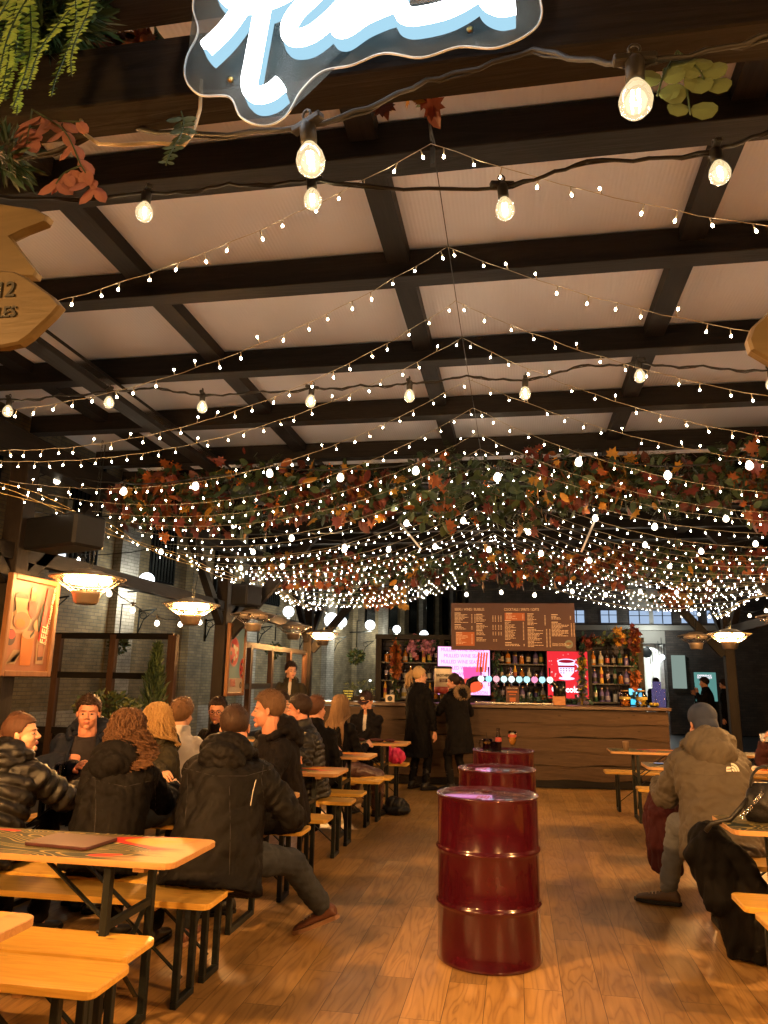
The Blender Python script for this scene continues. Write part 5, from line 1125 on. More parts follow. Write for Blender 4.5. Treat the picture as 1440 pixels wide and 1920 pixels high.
# marks printed on garments: found on the cloth surface, then built as small raised prints
from mathutils.bvhtree import BVHTree
def on_cloth(ob, u, v):
    me = ob.data; bpy.context.view_layer.update(); W = ob.matrix_world
    bv = BVHTree.FromPolygons([W @ p.co for p in me.vertices], [tuple(f.vertices) for f in me.polygons])
    d = Vector(_f+(u-720)/FPX*_r+(960-v)/FPX*_u).normalized(); h = bv.ray_cast(Vector((0,0,CAMH)), d); return h[0], h[1]
def print_on(ob, u, v, shapes, m_, name):
    p, n_ = on_cloth(ob, u, v)
    if p is None: return
    if n_.y > 0: n_ = -n_
    x_, y_, z_ = frame_from((n_.x, n_.y, n_.z), (0,0,1)); mb = MB()
    for P_ in shapes:
        V = [np.array(p)+np.array(x_)*a+np.array(y_)*b+np.array(z_)*.007 for a, b in P_]; k = len(P_)
        V += [q+z_*.002 for q in V]; mb.add(V, [tuple(range(k)), tuple(range(2*k-1, k-1, -1))]+[(i, (i+1) % k, k+(i+1) % k, k+i) for i in range(k)])
    o = mb.build(name, m_); o.parent = ob; o.matrix_parent_inverse = ob.matrix_world.inverted()
def bandarc(r0, r1, a0=0, a1=PI/2, n=8, cx=0, cy=0): return [(cx+r0*math.cos(a0+(a1-a0)*k/n), cy+r0*math.sin(a0+(a1-a0)*k/n)) for k in range(n+1)]+[(cx+r1*math.cos(a1-(a1-a0)*k/n), cy+r1*math.sin(a1-(a1-a0)*k/n)) for k in range(n+1)]
for ob in list(COL.objects):
    if ob.name.startswith('jacket') and ob.parent and 'taupe' in ob.parent['label']:
        s_ = .052
        print_on(ob, 1376, 1443, [[(a-.02, b-.012) for a, b in bandarc(s_*q, s_*(q+.24))] for q in (.12,.46,.80)]+[[(-.062,-.012),(-.026,-.012),(-.026,.0),(-.062,.0)],[(-.062,-.020+.022),(-.026,.008),(-.026,.018),(-.055,.018)]], WHITEP, 'logo')
    if ob.name.startswith('jacket') and ob.parent and 'rain jacket' in ob.parent['label']:
        pass

def seam_on(ob, paths, m_, name, r_=.0015):
    me = ob.data; bpy.context.view_layer.update(); W = ob.matrix_world
    bv = BVHTree.FromPolygons([W @ p.co for p in me.vertices], [tuple(f.vertices) for f in me.polygons]); mb = MB()
    for pa_ in paths:
        out = []
        for (a, b) in zip(pa_[:-1], pa_[1:]):
            for q in range(7):
                u = a[0]+(b[0]-a[0])*q/7; v = a[1]+(b[1]-a[1])*q/7; h = bv.ray_cast(Vector((0,0,CAMH)), Vector(_f+(u-720)/FPX*_r+(960-v)/FPX*_u).normalized())
                if h[0] is not None: out.append(tuple(h[0]))
        if len(out) > 3: mb.tube(out, r_, 5)
    if mb.n: o = mb.build(name, m_); o.parent = ob; o.matrix_parent_inverse = ob.matrix_world.inverted()
SEAMD = mat('dark_seam_binding', (.018,.016,.015), rough=.5); SEAMT = mat('taupe_seam', (.045,.032,.022), rough=.7)
for ob in list(COL.objects):
    if ob.name.startswith('jacket') and ob.parent:
        lb = ob.parent['label']
        if 'taupe' in lb: seam_on(ob, [[(1255,1440),(1300,1452),(1350,1455),(1390,1440)],[(1262,1400),(1272,1450),(1282,1520),(1290,1580)],[(1300,1590),(1340,1560),(1400,1550)]], SEAMT, 'seam')
        if 'rain jacket' in lb: seam_on(ob, [[(345,1440),(400,1455),(460,1455),(515,1440)],[(500,1400),(490,1460),(500,1540),(512,1620)],[(350,1410),(352,1480),(345,1560)],[(430,1640),(432,1560),(430,1460)]], SEAMD, 'seam')
        if 'rain jacket' in lb: seam_on(ob, [[(480,1462),(474,1485),(469,1515)]], mat('reflective_piping', (.45,.42,.36), rough=.3), 'reflective_piping', .003)
        if 'curly light brown' in lb: seam_on(ob, [[(165,1460),(235,1475),(300,1460)],[(178,1450),(180,1520),(175,1580)],[(290,1450),(292,1520),(300,1580)]], SEAMD, 'seam')
# ------------------------------------------------------------------ bar
BA = R(6.0); BO = (0.2, 11.92)
def BL(x, y, z):      # bar-local to world
    c, s_ = math.cos(BA), math.sin(BA); return (BO[0]+c*x-s_*y, BO[1]+s_*x+c*y, z)
bar = thing('bar_counter', 'long timber bar counter clad in dark waney edged boards', 'bar', (BO[0], BO[1], 0), BA)
BW0, BW1 = -3.30, 2.02
zs = [.10,.30,.49,.69,.88,1.06]
MB().box(((BW0+BW1)/2, .30, .56), (BW1-BW0-.02, .50, 1.10)).build('carcass', BEAMX, bar)
MB().box(((BW0+BW1)/2, .012, .07), (BW1-BW0, .05, .12)).build('plinth', BEAMX, bar)
for i, z0 in enumerate([.13,.335,.53,.735,.93]):
    h_ = .205; n = 48; V = []; F_ = []
    ph = rnd.random()*6
    for k in range(n+1):
        x_ = BW0+(BW1-BW0)*k/n; wv = .012*math.sin(x_*3.1+ph)+.010*math.sin(x_*7.3+ph*2)-.02*max(0, math.sin(x_*1.3+ph))**6
        zb = z0+wv-.012; zt = z0+h_+.01
        V += [(x_, .035, zb+.012), (x_, -.030, zb+.012), (x_, -.010, zt-.022), (x_, .035, zt-.022)]
    for k in range(n):
        for q in range(4): q2 = (q+1) % 4; F_.append((k*4+q, (k+1)*4+q, (k+1)*4+q2, k*4+q2))
    F_ += [(0,1,2,3), (n*4+3, n*4+2, n*4+1, n*4)]
    MB().add(V, F_).build('board', BARWOOD, bar)
MB().box(((BW0+BW1)/2, .27, 1.165), (BW1-BW0+.08, .66, .05), ch=.008).build('counter_top', BARTOPM, bar)
ZT = 1.19
# back bar -------------------------------------------------------
bb = thing('back_bar', 'black back bar shelving with framed bays behind the counter', 'back bar', BL(0, 1.25, 0), BA)
SHELF = mat('black_shelf_board', (.02,.018,.018), rough=.4); DARKWALL = brick_mat('dark_glazed_tile', (.03,.03,.05), (.05,.05,.08), (.01,.01,.012))
MB().box((-.25,.22,1.15), (4.5,.04,2.3)).build('back_panel', DARKWALL, bb)
for x_ in (-2.42,-1.35,-.45,.45,1.10,1.96): MB().box((x_, .02, 1.12), (.09,.36,2.2)).build('upright', BEAMZ, bb)
MB().box((-.23,.02,2.25), (4.5,.40,.08)).build('cornice', BEAMX, bb)
for x0, x1 in ((-2.37,-1.40),(-.40,.40),(1.15,1.91)):
    for z_ in (1.22,1.52,1.82): MB().box(((x0+x1)/2, .0, z_), (x1-x0, .26, .022)).build('shelf', SHELF, bb)
MB().box((-.23,-.05,.6), (4.4,.45,1.15)).build('fridge_front', BLACKP, bb)
def bottle_mesh(kind, gl, lab, capm):
    P_ = {0: [(.034,0),(.036,.01),(.036,.15),(.030,.18),(.014,.205),(.013,.27),(.015,.272),(.015,.29),(.001,.291)], 1: [(.042,0),(.043,.01),(.042,.12),(.036,.155),(.015,.175),(.014,.22),(.017,.222),(.017,.245),(.001,.246)], 2: [(.030,0),(.031,.01),(.029,.20),(.013,.235),(.012,.30),(.014,.302),(.013,.315),(.001,.316)], 3: [(.038,0),(.040,.01),(.034,.14),(.030,.15),(.030,.19),(.001,.191)]}[kind]
    m_ = MB(); m_.lathe(P_, (0,0,0), 14, 0, True, True); r_ = P_[2][0]+.0012; z1 = P_[2][1]; m_.lathe([(r_, z1*.25),(r_, z1*.8)], (0,0,0), 14, 1, True, False); m_.lathe([(P_[-4][0]+.002, P_[-4][1]-.01),(P_[-2][0]+.001, P_[-2][1]+.001),(.001,P_[-1][1]+.002)], (0,0,0), 10, 2, True, False)
    return m_.mesh('bottle', [gl, lab, capm])
def bg(n, c): return mat('bottle_'+n, c, rough=.08, var=.1, coat=.3)
BG = [bg('dark', (.02,.012,.01)), bg('amber', (.35,.13,.02)), bg('green', (.02,.06,.03)), bg('clear', (.35,.36,.38)), bg('gold', (.55,.33,.06)), bg('violet', (.10,.08,.22))]
LBM = [pm('label_cream', (.7,.62,.5)), pm('label_red', (.6,.12,.1)), pm('label_yellow', (.7,.5,.08)), pm('label_lilac', (.55,.5,.75)), pm('label_black', (.03,.03,.03))]
BM_ = [bottle_mesh(k % 4, BG[(k*5) % 6], LBM[(k*3) % 5], [BLACKP, BRASS, CHROME][k % 3]) for k in range(14)]
ordw = ['first','second','third','fourth','fifth','sixth','seventh','eighth','ninth','tenth']
sec = {0:'left end shelves',1:'shelves between the screens',2:'shelves right of red screen'}; lvl = {0:'bottom',1:'middle',2:'top'}
for si, (x0, x1) in enumerate(((-2.37,-1.40),(-.40,.40),(1.15,1.91))):
    for li, z_ in enumerate((1.231,1.531,1.831)):
        n = int((x1-x0)/.105)
        for k in range(n):
            if si == 2 and li == 2: pass
            q = (k*3+li*5+si*4+rnd.randrange(3)) % 14
            o = link_mesh('bottle', BM_[q], None, tuple(BL(x0+.07+(x1-x0-.12)*k/max(1,n-1)+rnd.uniform(-.012,.012), 1.25+rnd.uniform(-.06,.02), z_)), (0,0,rnd.random()*6))
            tag(o, '%s bottle from left, %s row, %s' % (ordw[k], lvl[li], sec[si]), 'bottle', 'bottles on the back bar')
# white cartons on the right middle shelf
# screens --------------------------------------------------------
def screen(label, cx, cz, w_, h_, yy):
    root = thing('screen', label, 'screen', BL(cx, yy, cz), BA); MB().box((0,.02,0), (w_+.03,.04,h_+.03)).build('bezel', BLACKP, root); return root
sp_ = screen('left LED screen glowing pink with mulled wine lettering and a pink glass', -.98, 1.70, .86, .78, .98)
PINKE = emis('pink_screen', (1.0,.42,.85), .95); PINKL = emis('magenta_screen_text', (.9,.12,.45), .5); REDE = emis('red_screen', (.85,.03,.04), .5); ORE = emis('orange_screen_art', (1,.12,.04), .5); LIL = emis('lilac_screen_art', (.75,.68,1.0), .7); WHE = emis('white_screen_art', (1,.85,.95), .9); DKR = emis('dark_red_screen_art', (.45,.01,.03), .4)
MB().box((0,-.003,0), (.86,.004,.78)).build('display', PINKE, sp_)
for k in range(8): txt(['MULLED WINE SEASON','MULLED WINE SEASON'][k % 2], .082, PINKL, sp_, (-.02+(.05 if k % 2 else 0), -.0065, .34-k*.10), TXTROT, depth=.0008, sx=.84)
a_ = MB(); flatpoly(a_, [(-.02,.06),(.30,.06),(.26,-.28),(.02,-.28)], -.008, 0); a_.build('drink_art', [PINKL], sp_)
a_ = MB()
for q in range(4): flatpoly(a_, [(.20+q*.045,-.02),(.235+q*.045,-.02),(.27+q*.045,.30),(.24+q*.045,.31)], -.0105-q*.0015, 0)
flatpoly(a_, disc(.10,-.24,.22,.12,16), -.012, 0); a_.build('cinnamon_art', [ORE], sp_)
sr_ = screen('right LED screen glowing red with a patterned cup and the word Chocolate', .73, 1.66, .66, .76, .98)
MB().box((0,-.003,0), (.66,.004,.76)).build('display', REDE, sr_)
a_ = MB(); flatpoly(a_, [(-.16,.22),(.12,.22),(.10,.04),(.03,-.04),(-.08,-.04),(-.14,.04)], -.008, 0); flatpoly(a_, disc(-.02,.22,.15,.04,20), -.0095, 0); flatpoly(a_, disc(-.02,.218,.125,.028,20), -.011, 1); flatpoly(a_, [(-.155,.15),(.115,.15),(.112,.12),(-.15,.12)], -.0098, 1)
a_.tube([(.11+.06*math.sin(t), -.008, .12+.06*math.cos(t)) for t in np.linspace(.2, PI-.2, 10)], .009, 6, 0); flatpoly(a_, disc(-.02,-.06,.13,.025,16), -.0085, 0)
for q in range(12): flatpoly(a_, disc(-.11+.045*(q % 5),.10-.035*(q//5),.012,.010,6), -.0112, 1)
a_.build('cup_art', [LIL, DKR], sr_)
a_ = MB()
for q in range(34): s1 = rnd.uniform(.006,.016); flatpoly(a_, disc(rnd.uniform(-.31,.31), rnd.uniform(-.36,.36), s1, s1, 6), -.0068-q*.00002, 0)
a_.build('snowflake_art', [emis('pale_pink_snow', (1,.4,.4), .6)], sr_)
txt('Chocolate', .13, WHE, sr_, (0,-.012,-.24), TXTROT, bold=.004, depth=.001)
# menu board -----------------------------------------------------
mbd = thing('menu_board', 'wide chocolate brown menu board with tan price lists hanging over the bar', 'menu board', (-.06,12.35,2.40), R(1.5))
txt('BEERS / WINES / BUBBLES', .060, MENUTXT, mbd, (-.93,0,.275), TXTROT, align='LEFT', depth=.001, sx=.72); txt('COCKTAILS / SPIRITS / SOFTS', .060, MENUTXT, mbd, (-.13,0,.275), TXTROT, align='LEFT', depth=.001, sx=.72)
m_ = MB(); m_.box((-.76,.0035,-.20), (.30,.004,.22)); m_.box((.04,.0035,.16), (.32,.004,.125)); m_.build('orange_panel', MENUORANGE, mbd)
l_ = MB()
def lines(x0, x1, z0, z1, price=None, step=.021, pr=None):
    z_ = z0
    while z_ > z1:
        x2 = x0+(x1-x0)*rnd.uniform(.35,.98); xx = x0
        while xx < x2:
            wd = min(rnd.uniform(.02,.06), x2-xx); l_.box((xx+wd/2, .0, z_), (wd,.003,.0085)); xx += wd+.008
        for p_ in (pr or []): l_.box((p_, .0, z_), (.018,.003,.0085))
        z_ -= step
for x0, x1, z0, z1, pr in ((-.93,-.70,.19,.06,[-.65,-.60]),(-.93,-.72,.0,-.06,[-.65]),(-.91,-.70,-.13,-.28,[-.65]),(-.58,-.36,.17,.08,[-.31,-.27,-.22,-.18]),(-.58,-.38,.02,-.05,[-.31,-.27,-.22,-.18]),(-.58,-.36,-.09,-.15,[-.31,-.27,-.22,-.18]),(-.58,-.34,-.21,-.25,[-.30,-.26]),(-.10,.10,.19,.12,[.17]),(-.12,.06,.07,-.22,[.175]),(-.12,.12,-.28,-.32,[.18]),(.24,.46,.18,.02,[.52]),(.24,.50,-.04,-.33,[.54,.59]),(.62,.80,.17,.11,[.92]),(.62,.90,.05,-.16,[.93,.97]),):
    l_.box((x0+.05,.0,z0+.026), (.10,.003,.012)); lines(x0, x1, z0, z1, pr=pr)
l_.m = [1]*len(l_.m); l_.box((0,.02,0), (1.98,.03,.76), mi=0, ch=.004); l_.build('board', [MENUBROWN, MENUTXT], mbd); txt('DRINKS AVAILABLE TO\nORDER ON OUR APP', .028, MENUTXT, mbd, (.62,0,-.28), TXTROT, align='LEFT', depth=.001)
e_ = MB(); flatpoly(e_, disc(.88,-.27,.065,.065,20), .002, 0); flatpoly(e_, disc(.88,-.262,.045,.02,14), .0, 1); e_.build('emblem', [pm('emblem_sage', (.38,.42,.30)), pm('emblem_orange', (.5,.22,.06))], mbd)
h_ = MB()
for x_ in (-.9,.9): h_.tube([(x_,.02,.38),(x_,.02,1.1)], .004, 6)
h_.build('hanging_chains', STEEL, mbd)
# beer font ------------------------------------------------------
ft = thing('beer_font', 'arched black beer font with ten glowing round badges along its pipe', 'beer tap', BL(0,.25,ZT), BA)
MB().tube([(-.95,0,0),(-.95,0,.26),(-.93,0,.33),(-.86,0,.37),(-.78,0,.38),(.18,0,.38),(.30,0,.37),(.40,0,.32),(.42,0,.24),(.42,0,0)], .045, 14).build('pipe', mat('black_chrome_pipe', (.03,.028,.025), rough=.15, metal=.8), ft)
MB().box((.45,-.05,.07), (.19,.03,.13)).build('wood_plate', wood('orange_wood_plate', (.35,.13,.04), (.5,.22,.08), axis=0, knots=False), ft)
MB().lathe([(.075,0),(.075,.36),(.06,.37)], (.50,.04,0), 20).build('column', mat('black_chrome_column', (.02,.02,.02), rough=.12, metal=.6), ft)
cols = [(.95,.98,.9),(.4,.9,1),(1,.45,.5),(.7,1,.95),(.9,1,1),(.5,.8,.8),(.5,.9,1),(1,.3,.5),(.45,.85,.95),(1,.97,.85)]
for k in range(10):
    x_ = -.74+k*.118; bo = MB(); bo.lathe([(.048,0),(.050,.006),(.050,.020),(.044,.024),(.001,.025)], (x_,-.03,.38), 20, 0, True, True, None, (0,-1,0)); b2 = bo.build('badge', emis('badge_glow_%d' % k, cols[k], .6), ft)
    MB().tube([(x_,-.045,.38),(x_,-.05,.45),(x_,-.03,.56)], [.006,.008,.013], 8).build('tap_handle', CHROME if k == 4 else BLACKP, ft)
    MB().tube([(x_,-.02,.34),(x_,-.06,.31),(x_,-.065,.27)], .008, 8).build('spout', CHROME, ft)
MB().box((-.25,-.10,.02), (1.2,.14,.03), ch=.005).build('drip_tray', CHROME, ft)
# dispenser ------------------------------------------------------
dp = thing('cider_dispenser', 'tall white and red cider dispenser lettered BROTHERS on the counter', 'dispenser', BL(-1.33,.28,ZT), BA)
MB().lathe([(.05,0),(.05,.12),(.06,.14)], (0,0,0), 20).build('stand', BRASS, dp); MB().lathe([(.135,.14),(.145,.15),(.145,.24),(.14,.25)], (0,0,0), 28).build('red_band', pm('dispenser_red', (.6,.07,.05)), dp)
MB().lathe([(.14,.25),(.14,.52),(.138,.525)], (0,0,0), 28).build('sleeve', CREAM, dp); MB().lathe([(.142,.525),(.142,.555),(.12,.565),(.001,.566)], (0,0,0), 28).build('lid', BLACKP, dp)
txt('BROTHERS', .056, INK, dp, (0,-.1425,.42), TXTROT, bold=.0015, sx=.82); MB().box((0,-.139,.345), (.12,.008,.055)).build('plate', MENUBROWN, dp); txt('MULLED\nCIDER', .024, CREAM, dp, (0,-.1445,.345), TXTROT)
# framed price card
cdm = thing('price_card', 'brown winter menu card standing on the counter left of the font arch', 'menu card', BL(-.27,.10,ZT), BA); MB().box((0,.0,.14), (.20,.012,.27), ch=.002).build('card', MENUBROWN, cdm)
txt('WINTER WARMERS', .024, CREAM, cdm, (0,-.0075,.245), TXTROT, sx=.8); m_ = MB(); m_.box((0,-.0075,.19), (.15,.003,.022)); m_.box((0,-.0075,.15), (.10,.003,.012)); m_.box((0,-.0075,.075), (.09,.003,.06)); m_.build('print', [MENUORANGE], cdm)
MB().prism(rrect(.12,.08,.004), 0, .008).build('foot', BLACKP, cdm)
# jars, lemons, glasses
def jar(label, x_, m_):
    root = thing('kilner_jar', label, 'jar', BL(x_,.12,ZT), BA); MB().lathe([(.075,0),(.082,.008),(.082,.17),(.06,.20),(.055,.225),(.052,.225),(.057,.2),(.078,.168)], (0,0,0), 22, 0, True, True).build('glass', GLASS, root)
    MB().lathe([(.058,.226),(.058,.245),(.05,.25)], (0,0,0), 20).build('lid', BRASS, root); q = MB()
    for k in range(60): a = rnd.random()*6.28; r_ = .062*math.sqrt(rnd.random()); q.ell((r_*math.cos(a), r_*math.sin(a), .014+rnd.random()*.10), (.016,.013,.008), rotm(rnd.random()*3, rnd.random()), 1)
    o = q.build('contents', m_, root); o['kind'] = 'stuff'; MB().lathe([(.0835,.11),(.0835,.15)], (0,0,0), 22, 0, True, False).build('label_band', pm('jar_label', (.75,.6,.12)), root)
jar('glass kilner jar of orange slices on the counter', 1.43, mat('dried_orange_slices', (.70,.25,.02), rough=.5)); jar('glass kilner jar of yellow lemon slices on the counter', 1.68, mat('lemon_slices', (.72,.48,.03), rough=.5))
root = thing('lemon_dish', 'dish of cut yellow lemons at the right end of the counter', 'lemons', BL(1.86,.14,ZT), BA); MB().lathe([(.04,0),(.09,.02),(.095,.024),(.001,.012)], (0,0,0), 20).build('dish', STEEL, root)
for k in range(6): q = MB(); q.ell((0,0,0), (.03,.022,.022), None, 3); q.build('lemon', pm('lemon_%d' % k, (.78,.58,.04)), root, (.05*math.cos(k*1.2), .03*math.sin(k*1.2), .035+.012*(k % 2)), k)
TG = glassy('self_glowing_lilac_glass', (.85,.8,1), tint=.8, glow=.02, gcol=(.6,.5,1))  # faint lilac emission added so the tumblers look lit
gm_ = MB().lathe([(.030,0),(.038,.16),(.0365,.16),(.029,.008)], (0,0,0), 14, 0, True, True).mesh('stacked_glass', [TG])
for k in range(14):
    o = link_mesh('tumbler', gm_, None, BL(1.93+.06*(k % 3)-.02, .20+.07*((k//3) % 2), ZT+.001+.11*(k//6)), (0,0,0)); tag(o, 'clear tumbler in the stack of glasses at the right end of the counter', 'glass', 'stacked tumblers on the counter')
till = thing('till_screen', 'bright cyan till screen on a stand behind the right end of the counter', 'till', BL(1.78,.85,ZT), BA); MB().box((0,.02,.20), (.22,.02,.15)).build('case', BLACKP, till); MB().box((0,.006,.20), (.20,.006,.13)).build('display', emis('cyan_display', (.2,.7,1), .8), till); MB().box((.0,.006,.06), (.16,.01,.09)).build('customer_display', emis('cyan_display2', (.08,.6,.9), .6), till); MB().box((0,.04,.05), (.05,.03,.24)).build('stand', STEEL, till)
# amber-lit lettered lantern and small signs on the left end
ls = thing('bar_sign', 'small black counter sign with glowing yellow lettering at the left end of the bar', 'sign', BL(-2.82,.2,ZT), BA); MB().box((0,0,.09), (.17,.03,.18), ch=.004).build('board', BLACKP, ls)
YE = emis('yellow_sign_letters', (1,.62,.08), .7)
for k, s_ in enumerate(('COCKTAILS','TWO FOR','£15 EVERY','NIGHT')): txt(s_, .030, YE, ls, (0,-.017,.155-k*.040), TXTROT)
o = thing('framed_notice', 'small yellow framed notice standing on the bar next to the leaf pillar', 'notice', BL(-2.16,.15,ZT), BA); MB().box((0,0,.055), (.14,.02,.11), ch=.003).build('frame', CREAM, o); e_ = MB(); flatpoly(e_, disc(0,.055,.04,.04,18), -.012, 0); e_.build('symbol', INK, o)
# ------------------------------------------------------------------ leaves
def leafshape(kind):
    if kind == 'maple':
        pr = [(0,-.5),(.10,-.28),(.38,-.38),(.30,-.18),(.52,-.02),(.30,.06),(.36,.30),(.16,.22),(0,.55),(-.16,.22),(-.36,.30),(-.30,.06),(-.52,-.02),(-.30,-.18),(-.38,-.38),(-.10,-.28)]
    elif kind == 'oval': pr = [(0,-.5),(.2,-.3),(.27,0),(.2,.28),(0,.5),(-.2,.28),(-.27,0),(-.2,-.3)]
    elif kind == 'round': pr = [(0,-.5),(.3,-.38),(.48,-.05),(.4,.3),(.12,.48),(-.12,.48),(-.4,.3),(-.48,-.05),(-.3,-.38)]
    else: pr = [(0,-.5),(.07,-.2),(.08,.15),(0,.5),(-.08,.15),(-.07,-.2)]
    return np.array(pr)
LSH = {k: leafshape(k) for k in ('maple','oval','round','needle')}
def put_leaf(mb, c, size, kind, rs, mi=0, d=None, nrm=None, cup=.25):
    P_ = LSH[kind]*size; n = len(P_); z_ = -cup*np.abs(P_[:,0])**1.3/size**.3*.9
    if d is None: d = rs.randn(3)
    if nrm is None: nrm = rs.randn(3)
    x_, y_, t_ = frame_from(d, nrm)
    V = np.array(c)+P_[:,[0]]*x_+(P_[:,[1]]+.5*size)*t_+z_[:,None]*y_
    cc = np.array(c)+.5*size*t_
    V = np.vstack([V, cc]); mb.add(V, [(i, (i+1) % n, n) for i in range(n)], mi)
def lm(n, c, c2=None): return mat('leaf_'+n, tuple(q*.62 for q in c), rough=.55, var=.3, scale=25, col2=c2)
LO = lm('orange', (.40,.11,.02)); LR = lm('red_brown', (.20,.035,.02)); LY = lm('golden', (.62,.30,.03)); LG = lm('deep_green', (.035,.07,.028)); LG2 = lm('olive_green', (.08,.12,.04)); LDR = lm('dark_russet', (.14,.035,.02)); LBER = mat('orange_berry', (.6,.16,.02), rough=.25)
def garland(label, a, b, rad, nleaf, ngreen, seed, sag=0.0, kinds=((LO,.34),(LR,.24),(LY,.10),(LDR,.32)), size=.09, greens=(LG,LG2), cat='garland', vflat=1.0, name='leaf_garland', berries=40, clump=3.0):
    rs = np.random.RandomState(seed); a = np.array(a, float); b = np.array(b, float); L_ = np.linalg.norm(b-a); root = thing(name, label, cat, tuple(a))
    d = b-a; x_, y_, t_ = frame_from(d)
    def pos(t, q=1.0):
        c = d*t; c = c-np.array([0,0,4*sag*t*(1-t)]); ang = rs.rand()*6.28; rr_ = rad*math.sqrt(rs.rand())*q*(.88+.16*math.sin(t*L_*2.6+seed)+.12*math.sin(t*L_*7+seed)); return c+np.array([0,0,1])*math.sin(ang)*rr_*vflat+np.cross(np.array([0,0,1.0]), t_)*math.cos(ang)*rr_
    stem = MB(); stem.tube([d*t-np.array([0,0,4*sag*t*(1-t)])+rs.randn(3)*.01 for t in np.linspace(0,1,16)], .012, 6); stem.build('stem', LG, root)
    g1 = MB()
    for i in range(ngreen):
        p = pos(rs.rand(), 1.0); dd = rs.randn(3); dd[2] -= .6
        if rs.rand() < .35:   # fern sprig: a spine with paired leaflets
            dd /= np.linalg.norm(dd); s_, u_, _ = frame_from(dd); 
            for k in range(7):
                for sg in (-1, 1): put_leaf(g1, p+dd*k*.022, .055-.004*k, 'needle', rs, i % 2, d=dd*.4+s_*sg, nrm=u_)
        else: put_leaf(g1, p, size*rs.uniform(.7,1.3), 'oval', rs, i % 2, d=dd)
    tag(g1.build('greenery', list(greens), root), kind='stuff')
    g2 = MB(); ms = [k for k, _ in kinds]; pr = np.cumsum([p for _, p in kinds]); cl = [(rs.rand(), rs.rand()) for _ in range(max(3, int(L_*clump)))]
    for i in range(nleaf):
        c_ = cl[rs.randint(len(cl))]; t = np.clip(c_[0]+rs.randn()*.05/max(1, L_/3), 0, 1); mi = int(np.searchsorted(pr, (c_[1]*.75+rs.rand()*.25)*pr[-1])); mi = min(mi, len(ms)-1)
        dd = rs.randn(3); dd[2] -= .7; put_leaf(g2, pos(t, 1.1), size*rs.uniform(.75,1.55), 'maple' if rs.rand() < .7 else 'oval', rs, mi, d=dd)
    tag(g2.build('autumn_leaves', ms, root), kind='stuff')
    if berries:
        g3 = MB()
        for i in range(berries//5):
            c_ = pos(rs.rand(), 1.1)
            for k in range(5): g3.ell(c_+rs.randn(3)*.02, (.008,)*3, None, 1)
        tag(g3.build('berries', LBER, root), kind='stuff')
    return root
garland('huge autumn leaf and fern garland slung across the roof, nearest of two', (-3.75,6.55,3.20), (3.6,6.45,3.22), .32, 1500, 3400, 5, size=.10, vflat=1.0, clump=5, berries=260)
garland('second autumn leaf garland across the roof, nearer the bar', (-3.5,9.9,3.0), (3.5,9.8,3.02), .26, 1000, 1800, 6, size=.10, vflat=.9, clump=5, berries=120)
garland('leaf swag lit gold above the left end of the bar', atY(600,1112,12.6), atY(760,1120,12.6), .18, 260, 120, 8, kinds=((LY,.5),(LO,.3),(LG2,.2)), size=.10)
garland('leaf swag in front of the far right eave', atY(1210,1125,12.9), atY(1340,1105,12.9), .18, 260, 120, 9, kinds=((LO,.5),(LY,.25),(LR,.25)), size=.10)
garland('gold and orange leaf pillar climbing the left end of the back bar', atY(742,1195,12.6), atY(742,1312,12.6), .10, 330, 120, 10, kinds=((LY,.55),(LO,.3),(LR,.15)), size=.085, berries=20)
garland('orange leaf pillar with tiny lights at the right end of the back bar', atY(1190,1185,12.9), atY(1190,1312,12.9), .085, 240, 120, 11, kinds=((LO,.5),(LR,.35),(LY,.15)), size=.085, berries=20)
garland('orange leaf swag along the top right of the back bar', atY(1095,1205,12.95), atY(1190,1188,12.95), .11, 200, 120, 12, kinds=((LO,.45),(LR,.3),(LY,.25)), size=.09)
LPK = lm('pink_petal', (.55,.22,.35)); LLI = lm('lilac_petal', (.35,.25,.5)); LTE = lm('blue_green', (.06,.16,.14)); LYY = lm('yellow_petal', (.75,.52,.06))
garland('pink and lilac flower swag along the top left of the back bar', atY(765,1212,12.95), atY(845,1205,12.95), .12, 260, 130, 13, kinds=((LPK,.5),(LLI,.35),(LR,.15)), size=.08, greens=(LTE,LG), cat='flower swag', name='flower_swag', berries=0)
garland('teal leaf and lilac flower column between red screen and right shelves', atY(1092,1198,12.9), atY(1092,1312,12.9), .10, 150, 220, 14, kinds=((LLI,.35),(LYY,.35),(LPK,.3)), size=.08, greens=(LTE,LG), cat='flower column', name='flower_column', berries=0)
garland('teal leaf column between the pink screen and middle shelves', atY(930,1215,12.9), atY(928,1310,12.9), .06, 60, 150, 15, kinds=((LPK,.6),(LO,.4)), size=.07, greens=(LTE,LG), cat='flower column', name='flower_column', berries=0)
garland('low fern trough running along behind the beer taps', BL(-.5,.95,1.27), BL(1.1,.95,1.27), .07, 10, 260, 16, kinds=((LO,1),), size=.07, greens=(LTE,LG), berries=0)
